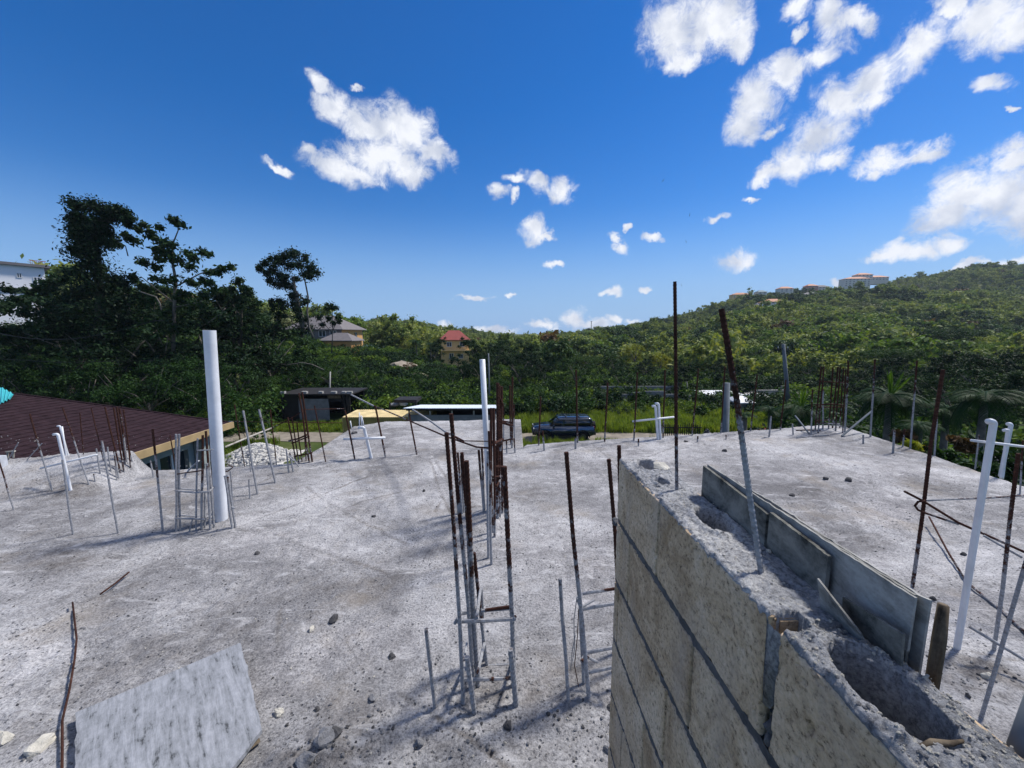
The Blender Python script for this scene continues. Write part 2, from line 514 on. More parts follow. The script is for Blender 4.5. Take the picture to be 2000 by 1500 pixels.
M['leaf_mid'] = leafmat('leaf_mid', [(0.009, 0.026, 0.008), (0.018, 0.048, 0.012), (0.036, 0.078, 0.017), (0.075, 0.12, 0.025)], 0.22)
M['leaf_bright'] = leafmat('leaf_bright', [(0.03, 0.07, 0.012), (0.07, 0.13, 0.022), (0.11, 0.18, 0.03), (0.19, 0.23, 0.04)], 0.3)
M['leaf_hill'] = leafmat('leaf_hill', [(0.04, 0.07, 0.025), (0.115, 0.165, 0.05), (0.22, 0.26, 0.07), (0.33, 0.33, 0.11)], 0.25)
M['leaf_hill_pale'] = leafmat('leaf_hill_pale', [(0.10, 0.125, 0.055), (0.18, 0.20, 0.09), (0.26, 0.26, 0.13)], 0.12)
M['leaf_mid2'] = leafmat('leaf_deep', [(0.02, 0.045, 0.018), (0.045, 0.085, 0.03), (0.08, 0.125, 0.04)], 0.2)
M['leaf_brown'] = leafmat('leaf_brown', [(0.06, 0.035, 0.018), (0.11, 0.065, 0.03), (0.17, 0.11, 0.05)], 0.2)
M['leaf_yellow'] = leafmat('leaf_yellow', [(0.10, 0.13, 0.015), (0.2, 0.22, 0.02), (0.3, 0.28, 0.03)], 0.3)
M['palm'] = leafmat('palm_leaf', [(0.008, 0.024, 0.009), (0.016, 0.046, 0.013), (0.03, 0.07, 0.018)], 0.25, 0.4)
M['palm_bright'] = leafmat('palm_leaf_bright', [(0.06, 0.13, 0.015), (0.14, 0.24, 0.02)], 0.35, 0.4)
M['grass'] = leafmat('grass_blades', [(0.06, 0.10, 0.015), (0.12, 0.18, 0.025), (0.19, 0.25, 0.04), (0.28, 0.27, 0.09)], 0.35)
M['flower'] = flat('red_flowers', (0.35, 0.03, 0.02), 0.6, 0.3)


def groundmat():
    m, N, L, b = mat_new('earth_and_grass', 0.95, 0.1)
    pos = N.new('ShaderNodeNewGeometry').outputs['Position']
    n1 = noise_node(N, L, pos, 0.12, 8, 0.65, 0.5)
    n2 = noise_node(N, L, pos, 2.2, 8, 0.7)
    ad = N.new('ShaderNodeMath'); ad.operation = 'MULTIPLY_ADD'; ad.inputs[1].default_value = 0.5
    L.new(n2.outputs['Fac'], ad.inputs[0]); L.new(n1.outputs['Fac'], ad.inputs[2])
    r = ramp(N, [(0.5, (0.022, 0.038, 0.012)), (0.7, (0.05, 0.075, 0.02)), (0.85, (0.085, 0.10, 0.035)), (0.98, (0.20, 0.17, 0.11))])
    L.new(ad.outputs[0], r.inputs[0]); L.new(r.outputs[0], b.inputs['Base Color'])
    return m


M['ground'] = groundmat()
M['dirt'] = flat('track_dirt', (0.24, 0.21, 0.17), 0.95, 0.25, 1.2, 0.4)
M['shingle'] = flat('dark_shingle', (0.036, 0.021, 0.025), 0.95, 0.35, 9.0, 0.8, spec=0.08)
M['fascia'] = flat('ochre_fascia', (0.40, 0.29, 0.15), 0.7, 0.15, 3)
M['wall_green'] = flat('pale_green_render', (0.30, 0.34, 0.335), 0.85, 0.08, 2)
M['open_bay_shade'] = flat('interior_shade', (0.012, 0.012, 0.014), 0.8, 0.1)
M['glass'] = flat('window_glass', (0.03, 0.04, 0.05), 0.12, 0.1, spec=0.6)
M['zinc'] = flat('zinc_sheet', (0.62, 0.68, 0.74), 0.4, 0.08, 2, spec=0.5)
M['cyan'] = flat('turquoise_sheet', (0.06, 0.42, 0.46), 0.45, 0.1, 2, spec=0.5)
M['cont'] = flat('yellow_container_paint', (0.33, 0.26, 0.09), 0.6, 0.18, 1.4)
M['cont_roof_lit'] = flat('container_roof_sunlit', (0.62, 0.49, 0.25), 0.7, 0.25, 1.6)  # container yellow made paler for the sunlit top; shaded sides stay darker
M['block_grey'] = flat('grey_block_wall', (0.20, 0.205, 0.21), 0.9, 0.2, 2.0, 0.3)
M['block_pale'] = flat('pale_block_wall', (0.34, 0.33, 0.31), 0.9, 0.25, 0.9, 0.3)
M['dark_steel'] = flat('dark_steel', (0.02, 0.018, 0.018), 0.7, 0.3, 3)
M['pole_concrete'] = flat('grey_pole', (0.13, 0.15, 0.17), 0.85, 0.15, 3)
M['white_wall'] = flat('white_wall', (0.78, 0.78, 0.80), 0.8, 0.05, 0.4)
M['grey_roof'] = flat('grey_roof', (0.17, 0.155, 0.155), 0.8, 0.12, 1.5)
M['red_roof'] = flat('red_roof', (0.25, 0.055, 0.045), 0.7, 0.12, 1.0)
M['orange_roof'] = flat('orange_roof', (0.48, 0.20, 0.10), 0.7, 0.15, 0.5)
M['ochre_wall'] = flat('ochre_wall', (0.60, 0.33, 0.12), 0.85, 0.06, 0.5)
M['tan_wall'] = flat('tan_wall', (0.70, 0.46, 0.20), 0.85, 0.06, 0.5)
M['grey_wall'] = flat('grey_house_wall', (0.17, 0.16, 0.165), 0.85, 0.1, 0.5)
M['cream_wall'] = flat('cream_wall', (0.60, 0.58, 0.52), 0.85, 0.06, 0.4)
M['pink_wall'] = flat('pink_wall', (0.45, 0.22, 0.18), 0.85, 0.1, 0.4)
M['blue_roof'] = flat('blue_grey_roof', (0.12, 0.19, 0.22), 0.7, 0.1, 1)
M['frame_white'] = flat('white_frame', (0.7, 0.7, 0.7), 0.5, 0.03)
M['red_rail'] = flat('red_railing', (0.35, 0.07, 0.07), 0.6, 0.1)
M['stone_white'] = flat('white_limestone', (0.55, 0.53, 0.49), 0.95, 0.35, 8, 0.5)
M['stone_dark'] = flat('dark_gravel', (0.10, 0.10, 0.105), 0.95, 0.35, 8, 0.5)
M['chunk'] = flat('concrete_chunk', (0.25, 0.25, 0.26), 0.95, 0.3, 20, 0.8)
M['chunk_pale'] = flat('pale_chunk', (0.55, 0.52, 0.45), 0.95, 0.2, 20, 0.6)
M['chunk_dark'] = flat('dark_chunk', (0.085, 0.083, 0.085), 0.95, 0.3, 20, 0.6)
M['paint_blue'] = flat('dark_blue_car_paint', (0.010, 0.020, 0.050), 0.22, 0.05, spec=0.7)
M['paint_blue'].node_tree.nodes['Principled BSDF'].inputs['Coat Weight'].default_value = 0.8
M['rubber'] = flat('tyre_rubber', (0.012, 0.012, 0.012), 0.85, 0.1)
M['car_glass'] = flat('car_glass', (0.006, 0.008, 0.010), 0.06, 0.05, spec=0.9)
M['alloy'] = flat('alloy', (0.12, 0.12, 0.13), 0.4, 0.1, metal=0.8)
M['black_plastic'] = flat('black_plastic', (0.015, 0.015, 0.016), 0.5, 0.1)
M['lamp_red'] = flat('tail_lamp', (0.25, 0.01, 0.01), 0.3, 0.05)
M['lamp_clear'] = flat('head_lamp', (0.5, 0.52, 0.55), 0.2, 0.05)
M['cable'] = flat('black_cable', (0.015, 0.015, 0.016), 0.6, 0.1)
M['bird'] = flat('bird_feathers', (0.01, 0.01, 0.012), 0.8, 0.1)
M['rock_earth'] = flat('bare_earth', (0.33, 0.28, 0.22), 0.95, 0.25, 0.8, 0.5)


# ------------------------------------------------------------------ mesh helpers
def tag(o, label=None, cat=None, group=None, kind=None):
    if label: o['label'] = label
    if cat: o['category'] = cat
    if group: o['group'] = group
    if kind: o['kind'] = kind
    return o


def empty(name, loc, label=None, cat=None, group=None, rz=0.0):
    o = bpy.data.objects.new(name, None)
    o.empty_display_size = 0.1
    o.location = loc
    o.rotation_euler = (0, 0, rz)
    COL.objects.link(o)
    return tag(o, label, cat, group)


class MB:
    def __init__(self):
        self.v = []
        self.f = []

    def add(self, vs, fs):
        k = len(self.v)
        self.v.extend([tuple(p) for p in vs])
        self.f.extend([tuple(i + k for i in f) for f in fs])
        return self

    def box(self, c, s, rz=0.0, rot=None):
        c = Vector(c)
        hx, hy, hz = s[0] / 2, s[1] / 2, s[2] / 2
        mt = rot if rot is not None else Matrix.Rotation(rz, 3, 'Z')
        vs = [c + mt @ Vector((x * hx, y * hy, z * hz)) for x, y, z in
              ((-1, -1, -1), (1, -1, -1), (1, 1, -1), (-1, 1, -1), (-1, -1, 1), (1, -1, 1), (1, 1, 1), (-1, 1, 1))]
        return self.add(vs, [(0, 3, 2, 1), (4, 5, 6, 7), (0, 1, 5, 4), (1, 2, 6, 5), (2, 3, 7, 6), (3, 0, 4, 7)])

    def box2(self, a, b):
        a, b = Vector(a), Vector(b)
        return self.box((a + b) / 2, [abs(b[i] - a[i]) for i in range(3)])

    def prism(self, pts, d):
        """polygon pts extruded along vector d"""
        d = Vector(d)
        pts = [Vector(p) for p in pts]
        n = len(pts)
        vs = pts + [p + d for p in pts]
        fs = [tuple(range(n - 1, -1, -1)), tuple(range(n, 2 * n))]
        for i in range(n):
            j = (i + 1) % n
            fs.append((i, j, n + j, n + i))
        return self.add(vs, fs)

    def tube(self, pts, rad, n=8, cap=True):
        pts = [Vector(p) for p in pts]
        if not hasattr(rad, '__len__'):
            rad = [rad] * len(pts)
        k0 = len(self.v)
        up = None
        for i, p in enumerate(pts):
            a = pts[max(0, i - 1)]
            b = pts[min(len(pts) - 1, i + 1)]
            t = (b - a)
            if t.length < 1e-9:
                t = Vector((0, 0, 1))
            t.normalize()
            if up is None:
                up = Vector((1, 0, 0)) if abs(t.x) < 0.9 else Vector((0, 1, 0))
            u = (up - t * up.dot(t))
            if u.length < 1e-6:
                u = t.orthogonal()
            u.normalize()
            up = u
            w = t.cross(u)
            for j in range(n):
                an = 2 * math.pi * j / n
                self.v.append(tuple(p + (u * math.cos(an) + w * math.sin(an)) * rad[i]))
        for i in range(len(pts) - 1):
            for j in range(n):
                a = k0 + i * n + j
                b = k0 + i * n + (j + 1) % n
                self.f.append((a, b, b + n, a + n))
        if cap:
            self.f.append(tuple(k0 + j for j in range(n - 1, -1, -1)))
            self.f.append(tuple(k0 + (len(pts) - 1) * n + j for j in range(n)))
        return self

    def mesh(self, name, origin=(0, 0, 0), smooth=False):
        o = Vector(origin)
        me = bpy.data.meshes.new(name)
        me.from_pydata([tuple(Vector(p) - o) for p in self.v], [], self.f)
        me.update()
        if smooth:
            me.polygons.foreach_set('use_smooth', [True] * len(me.polygons))
        return me

    def build(self, name, mat, parent=None, origin=None, smooth=False, kind=None):
        """vertices are given in world coordinates"""
        if origin is None:
            origin = world_of(parent) if parent is not None else (0, 0, 0)
        me = self.mesh(name, origin, smooth)
        me.materials.append(mat)
        ob = bpy.data.objects.new(name, me)
        COL.objects.link(ob)
        if parent is not None:
            ob.parent = parent
        else:
            ob.location = origin
        if kind:
            ob['kind'] = kind
        return ob


def world_of(o):
    p = Vector(o.location)
    while o.parent is not None:
        o = o.parent
        p = p + Vector(o.location)
    return p


def link_mesh(name, me, parent=None, loc=(0, 0, 0), rz=0, scale=1.0):
    ob = bpy.data.objects.new(name, me)
    COL.objects.link(ob)
    ob.location = loc
    ob.rotation_euler = (0, 0, rz)
    ob.scale = (scale, scale, scale) if not hasattr(scale, '__len__') else scale
    ob.parent = parent
    return ob


def grid_mesh(name, P, mat, smooth=True):
    """P: (rows, cols, 3) numpy grid"""
    r, c, _ = P.shape
    me = bpy.data.meshes.new(name)
    me.vertices.add(r * c)
    me.vertices.foreach_set('co', P.reshape(-1).astype(np.float32))
    idx = np.arange(r * c).reshape(r, c)
    q = np.stack([idx[:-1, :-1], idx[:-1, 1:], idx[1:, 1:], idx[1:, :-1]], -1).reshape(-1, 4)
    me.loops.add(q.size)
    me.polygons.add(len(q))
    me.loops.foreach_set('vertex_index', q.reshape(-1).astype(np.int32))
    me.polygons.foreach_set('loop_start', np.arange(0, q.size, 4, dtype=np.int32))
    me.polygons.foreach_set('loop_total', np.full(len(q), 4, dtype=np.int32))
    me.update(calc_edges=True)
    me.validate()
    me.polygons.foreach_set('use_smooth', np.full(len(me.polygons), smooth))
    me.materials.append(mat)
    return me


# value noise in numpy
def _hash(ix, iy, seed):
    h = (ix.astype(np.int64) * 374761393 + iy.astype(np.int64) * 668265263 + seed * 1442695041) & 0xffffffff
    h = ((h ^ (h >> 13)) * 1274126177) & 0xffffffff
    return ((h ^ (h >> 16)) & 0xffff) / 65535.0


def vnoise(x, y, seed=0):
    ix, iy = np.floor(x), np.floor(y)
    fx, fy = x - ix, y - iy
    fx = fx * fx * (3 - 2 * fx)
    fy = fy * fy * (3 - 2 * fy)
    a = _hash(ix, iy, seed); b = _hash(ix + 1, iy, seed)
    c = _hash(ix, iy + 1, seed); d = _hash(ix + 1, iy + 1, seed)
    return (a * (1 - fx) + b * fx) * (1 - fy) + (c * (1 - fx) + d * fx) * fy - 0.5


def fbm(x, y, o=5, seed=0, rough=0.55):
    s = 0; a = 1.0
    for i in range(o):
        s = s + a * vnoise(x * 2 ** i + 13.7 * i, y * 2 ** i - 7.3 * i, seed + i)
        a *= rough
    return s


def sstep(a, b, x):
    t = np.clip((x - a) / (b - a), 0, 1)
    return t * t * (3 - 2 * t)


def rock(r, seed, sub=2, squash=0.7):
    rr = random.Random(seed)
    import bmesh
    bm = bmesh.new()
    bmesh.ops.create_icosphere(bm, subdivisions=sub, radius=1.0)
    off = Vector((rr.uniform(0, 90), rr.uniform(0, 90), rr.uniform(0, 90)))
    sx, sy = rr.uniform(0.7, 1.2), rr.uniform(0.7, 1.2)
    vs, fs = [], []
    cuts = [Vector((rr.uniform(-1, 1), rr.uniform(-1, 1), rr.uniform(-.4, 1))).normalized() for _ in range(6)]
    for v in bm.verts:
        c = v.co.copy()
        for k in cuts:
            d = c.dot(k)
            if d > 0.62:
                c -= k * (d - 0.62)
        c *= 1 + 0.25 * noise.noise(c * 1.8 + off) + (.12 * noise.noise(c * 6 + off) if sub > 1 else 0)
        vs.append((c.x * r * sx, c.y * r * sy, c.z * r * squash))
    for f in bm.faces:
        fs.append(tuple(v.index for v in f.verts))
    bm.free()
    return vs, fs


# ------------------------------------------------------------------ terrain
GZ = -6.6
SKY_PTS = [(-3, 700), (1000, 664), (1100, 660), (1155, 652), (1235, 640), (1315, 626), (1360, 616), (1422, 594), (1511, 572), (1580, 566), (1650, 564),
           (1754, 543), (1793, 546), (1850, 530), (1904, 518), (2000, 520), (2300, 500), (2900, 520)]
_u = np.array([(p[0] - 1000) / FPX for p in SKY_PTS])
_h = np.array([AT(max(p[0], 0), p[1], 400).z - (5.5 if p[0] < 1050 else 3.0) for p in SKY_PTS])
_h[0] = -10


def terrain(x, y):
    x = np.asarray(x, float); y = np.asarray(y, float)
    yy = np.maximum(y, 1.0)
    u = x / yy
    z = np.full_like(x, GZ)
    z = z - 2.5 * sstep(60, 130, y)
    # rise on the left
    z = z + 13 * sstep(25, 85, -x) * sstep(32, 62, y)
    z = z + 4.5 * sstep(8, 30, -x) * sstep(45, 80, y) * sstep(75, 30, -x)
    # hill on the right
    hr = np.interp(u, _u, _h) + 9.1
    t = np.clip((y - 95) / (400 - 95), 0, 1)
    z = z + hr * t ** 1.25
    z = z - np.clip((y - 450) / 900, 0, 1) * hr * 1.2
    far = sstep(100, 220, y) * (1 - sstep(700, 1500, y))
    z = z + far * 16 * fbm(x / 110, y / 150, 4, 5) * sstep(0.05, 0.5, u + .1) * (1 - sstep(330, 400, y)) 
    z = z + 0.5 * fbm(x / 9, y / 9, 3, 9) * sstep(30, 45, y)
    return z


ys = np.concatenate([np.linspace(-60, 10, 8), 10 * (6000 / 10) ** (np.linspace(0, 1, 190)[1:])])
us = np.linspace(-1, 1, 241)
YY = ys[:, None] * np.ones_like(us)[None]
XX = np.sign(us)[None] * np.abs(us[None]) * (60 + np.maximum(ys, 0)[:, None] * 2.2)
ZZ = terrain(XX, YY)
me = grid_mesh('ground', np.stack([XX, YY, ZZ], -1), M['ground'])
gob = link_mesh('ground', me)
tag(gob, kind='structure')

# dirt track the car stands on
tr = MB()
n = 60
for i in range(n + 1):
    x = -30 + 75 * i / n
    yc = 29.6 + 0.5 * math.sin(x * 0.25)
    tr.v += [(x, yc - 1.5 + 0.3 * noise.noise((x, 0, 0)), GZ + 0.03), (x, yc + 1.3 + 0.3 * noise.noise((x, 5, 0)), GZ + 0.03)]
    if i:
        k = 2 * i
        tr.f.append((k - 2, k, k + 1, k - 1))
tag(tr.build('dirt_track', M['dirt']), kind='structure')


# ------------------------------------------------------------------ the roof slab we stand on
def seg_dist(x, y, a, b):
    ax, ay, bx, by = a[0], a[1], b[0], b[1]
    dx, dy = bx - ax, by - ay
    l2 = dx * dx + dy * dy
    t = np.clip(((x - ax) * dx + (y - ay) * dy) / l2, 0, 1)
    return np.hypot(x - ax - t * dx, y - ay - t * dy), ((x - ax) * dy - (y - ay) * dx) / math.sqrt(l2)


def poly_px(pts):
    return [tuple(G(*p)[:2]) for p in pts]


STEP = poly_px([(-200, 1330), (60, 1235), (200, 1160), (300, 1100), (400, 1060), (520, 1030)])
CRACKS = [poly_px([(460, 1026), (520, 1042), (640, 1082), (760, 1120)]),
          poly_px([(600, 950), (690, 1010), (790, 1060)]),
          poly_px([(840, 900), (860, 960), (900, 1040)]),
          poly_px([(860, 980), (850, 1000)]),
          poly_px([(1155, 867), (1200, 905), (1240, 960)]),
          poly_px([(1330, 862), (1450, 875), (1560, 890)]),
          poly_px([(1655, 868), (1700, 880), (1760, 893)]),
          poly_px([(1320, 870), (1250, 900)]),
          poly_px([(780, 1360), (860, 1410), (960, 1480), (1010, 1520)]),
          poly_px([(550, 1190), (545, 1260)]),
          poly_px([(1820, 1252), (1870, 1272), (1990, 1290)]),
          poly_px([(850, 900), (905, 990), (955, 985)]),
          poly_px([(650, 1000), (720, 975), (780, 960)]),
          poly_px([(500, 1010), (640, 960), (720, 930)])]
MOUNDS = [(G(880, 1380), 0.10, 0.028), (G(985, 1375), 0.09, 0.022), (G(905, 1440), 0.10, 0.02), (G(640, 1460), 0.12, 0.03), (G(570, 1480), 0.1, 0.035),
          (G(435, 1018), 0.2, 0.02), (G(960, 1010), 0.22, 0.02), (G(1130, 1370), 0.12, 0.018), (G(1900, 1310), 0.16, 0.02), (G(1600, 838), 0.5, 0.03)]


def slab_h(x, y):
    z = 0.018 * fbm(x / 1.3, y / 1.3, 3, 21) + 0.010 * fbm(x / 0.22, y / 0.22, 4, 31, 0.6)
    tx = x * .94 + y * .34; ty = -x * .34 + y * .94
    z = z + 0.0045 * fbm(tx / 1.1, ty / .09, 3, 231, .6)
    r2 = fbm(x / 0.045, y / 0.045, 3, 41, 0.65)
    z = z + 0.0085 * r2 * (0.5 + 1.2 * sstep(-0.1, 0.3, fbm(x / 0.8, y / 0.8, 2, 51)))
    # low casting step on the left
    sgn = None
    best = np.full_like(z, 9.0); side = np.zeros_like(z)
    for a, b in zip(STEP[:-1], STEP[1:]):
        d, s = seg_dist(x, y, a, b)
        m = d < best
        best = np.where(m, d, best); side = np.where(m, s, side)
    wob = best + 0.02 * fbm(x / 0.1, y / 0.1, 2, 61)
    z = z - 0.020 * np.where(side < 0, 1, 0) * sstep(0.0, 0.03, wob) * (1 - sstep(0.2, 1.2, best))
    z = z + 0.008 * (1 - sstep(0.0, 0.04, wob))
    for cr_ in CRACKS:
        for a, b in zip(cr_[:-1], cr_[1:]):
            d, s = seg_dist(x, y, a, b)
            d = d + 0.012 * fbm(x / 0.08, y / 0.08, 2, 71)
            z = z - 0.010 * (1 - sstep(0.0, 0.014, np.abs(d)))
            z = z + 0.004 * (1 - sstep(0.01, 0.04, np.abs(d)))
    for c, r, h in MOUNDS:
        d = np.hypot(x - c.x, y - c.y) / r
        z = z + h * np.exp(-d * d * 1.5) * (0.8 + 0.7 * fbm(x / .06, y / .06, 3, 81))
    # the far left bay was poured higher
    wx = sstep(-4.2, -4.45, x)
    z = z + 0.25 * wx * sstep(3.3, 4.4, y)
    return z


def far_edge(x):
    return np.interp(x, [-9, -6.75, -4.42, -4.36, -2.72, -2.70, 0.15, 0.22, 5.77, 6.6], [3.5, 3.91, 4.34, 4.33, 4.60, 5.0, 5.3, 5.43, 6.62, 6.7])


def sheet(name, x0, x1, ynear, yfar_fn, ny, nx, right_fn=None, skirt=0.16):
    xs = np.linspace(x0, x1, nx)
    t = np.linspace(0, 1, ny)
    X = np.repeat(xs[None], ny, 0)
    YF = yfar_fn(xs)[None]
    YN = ynear(xs)[None] if callable(ynear) else np.full((1, nx), ynear)
    Y = YN * (YF / YN) ** t[:, None]
    if right_fn is not None:
        for _ in range(4):
            XR = right_fn(Y)
            X = x0 + (XR - x0) * ((xs[None] - x0) / (x1 - x0))
            Y = YN * (yfar_fn(X) / YN) ** t[:, None]
    edge_wob = 0
    Z = slab_h(X, Y)
    P = np.stack([X, Y, Z], -1)
    # fascia all round
    last = P[-1:].copy(); last[..., 2] -= skirt
    P = np.concatenate([P, last], 0)
    rc = P[:, -1:].copy(); rc[..., 2] -= skirt
    lc = P[:, :1].copy(); lc[..., 2] -= skirt
    P = np.concatenate([lc, P, rc], 1)
    return P


house = empty('unfinished_house', (0, 3, -6.6), 'unfinished concrete house whose rough grey roof slab fills the foreground', 'house')


def turn(x, y, a):
    c, s_ = math.cos(a), math.sin(a)
    return x * c + y * s_, -x * s_ + y * c


# stains, chalky places and painted soft shadows read off the photograph: px, py, half width px, half height px, weight (+ dark, - white)
STAINS_SHADOWS = [(130, 965, 90, 12, .35), (60, 1010, 90, 10, .15), (430, 1095, 130, 22, .30), (130, 1090, 130, 16, .38), (300, 985, 120, 12, .22), (250, 955, 60, 6, -.3), (560, 925, 60, 8, .18),  # includes the white pole's soft cast shadow as a dark band
          (700, 930, 70, 22, .20), (830, 1000, 30, 12, .2), (905, 985, 70, 10, .18), (960, 1010, 60, 20, -.22), (1120, 1330, 110, 46, .30), (960, 1360, 70, 40, .42), (620, 1465, 130, 40, .34),  # first entry is shading put into the tone
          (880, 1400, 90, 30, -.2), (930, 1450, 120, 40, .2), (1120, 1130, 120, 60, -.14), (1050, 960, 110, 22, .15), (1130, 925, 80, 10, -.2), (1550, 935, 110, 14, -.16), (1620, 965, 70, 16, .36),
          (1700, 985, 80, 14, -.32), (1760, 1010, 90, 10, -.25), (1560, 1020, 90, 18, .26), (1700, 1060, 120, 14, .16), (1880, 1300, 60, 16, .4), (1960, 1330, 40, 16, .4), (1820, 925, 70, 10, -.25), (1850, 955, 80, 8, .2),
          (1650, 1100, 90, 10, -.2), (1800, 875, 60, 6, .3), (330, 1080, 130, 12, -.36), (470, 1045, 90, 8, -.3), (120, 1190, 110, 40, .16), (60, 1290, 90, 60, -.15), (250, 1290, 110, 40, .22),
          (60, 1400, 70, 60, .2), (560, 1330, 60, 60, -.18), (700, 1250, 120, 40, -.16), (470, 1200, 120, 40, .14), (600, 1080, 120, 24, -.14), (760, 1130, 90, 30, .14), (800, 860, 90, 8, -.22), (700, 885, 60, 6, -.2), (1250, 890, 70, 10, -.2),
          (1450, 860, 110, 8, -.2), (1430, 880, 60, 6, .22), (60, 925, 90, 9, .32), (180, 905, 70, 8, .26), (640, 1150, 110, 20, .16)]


def wear_shadow(x, y):
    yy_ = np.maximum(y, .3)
    # project to the plane the stains and shadows were read in, once, as plain ground coordinates
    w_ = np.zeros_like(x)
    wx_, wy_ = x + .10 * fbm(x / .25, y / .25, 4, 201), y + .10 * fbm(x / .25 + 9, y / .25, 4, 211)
    for px, py, hw__, hh__, k_ in STAINS_SHADOWS:
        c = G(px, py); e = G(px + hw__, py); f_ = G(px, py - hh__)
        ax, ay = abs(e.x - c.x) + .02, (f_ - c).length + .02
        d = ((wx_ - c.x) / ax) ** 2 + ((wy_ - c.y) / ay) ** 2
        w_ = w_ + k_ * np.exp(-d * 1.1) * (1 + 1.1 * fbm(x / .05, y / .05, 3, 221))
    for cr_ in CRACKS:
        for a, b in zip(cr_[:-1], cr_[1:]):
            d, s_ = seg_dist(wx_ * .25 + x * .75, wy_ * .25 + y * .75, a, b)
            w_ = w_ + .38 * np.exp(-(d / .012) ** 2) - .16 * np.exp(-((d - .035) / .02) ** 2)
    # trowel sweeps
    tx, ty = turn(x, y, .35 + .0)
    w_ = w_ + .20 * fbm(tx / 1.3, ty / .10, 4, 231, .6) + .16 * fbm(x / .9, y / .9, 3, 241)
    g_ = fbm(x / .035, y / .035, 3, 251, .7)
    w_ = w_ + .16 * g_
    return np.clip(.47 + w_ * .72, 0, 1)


def part_grid(name, P, mat, parent):
    w = world_of(parent)
    me = grid_mesh(name, P - np.array(w), mat)
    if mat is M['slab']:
        a = me.attributes.new('wear_shadow', 'FLOAT', 'POINT')
        a.data.foreach_set('value', wear_shadow(P[..., 0], P[..., 1]).astype(np.float32).reshape(-1))
    return link_mesh(name, me, parent)


main = sheet('roof_slab', -8.2, 5.8, 0.38, far_edge, 330, 820,
             right_fn=lambda Y: 5.40 + (Y - 3.88) * 0.135)
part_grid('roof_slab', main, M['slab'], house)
ext = sheet('roof_slab', -2.72, 0.16, lambda x: far_edge(x) - 0.002, lambda x: np.interp(x, [-2.72, -2.3, 0.16], [6.45, 6.85, 7.05]), 70, 150)
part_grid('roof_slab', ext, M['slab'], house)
hw = MB()
for (a, b) in (((-7.6, 3.55), (-4.4, 4.12)), ((-4.4, 4.12), (-2.6, 4.4)), ((-2.6, 4.4), (-2.6, 6.3)), ((-2.6, 6.3), (0.05, 6.85)), ((0.05, 6.85), (0.1, 5.3)), ((0.1, 5.3), (5.6, 6.45)), ((5.6, 6.45), (5.0, 1.5))):
    a = Vector((*a, 0)); b = Vector((*b, 0))
    d = (b - a)
    an = math.atan2(d.y, d.x)
    c = (a + b) / 2
    hw.box((c.x, c.y, (-6.6 - 0.12) / 2), (d.length, 0.16, 6.48), an)
hw.build('wall', M['block_grey'], house)

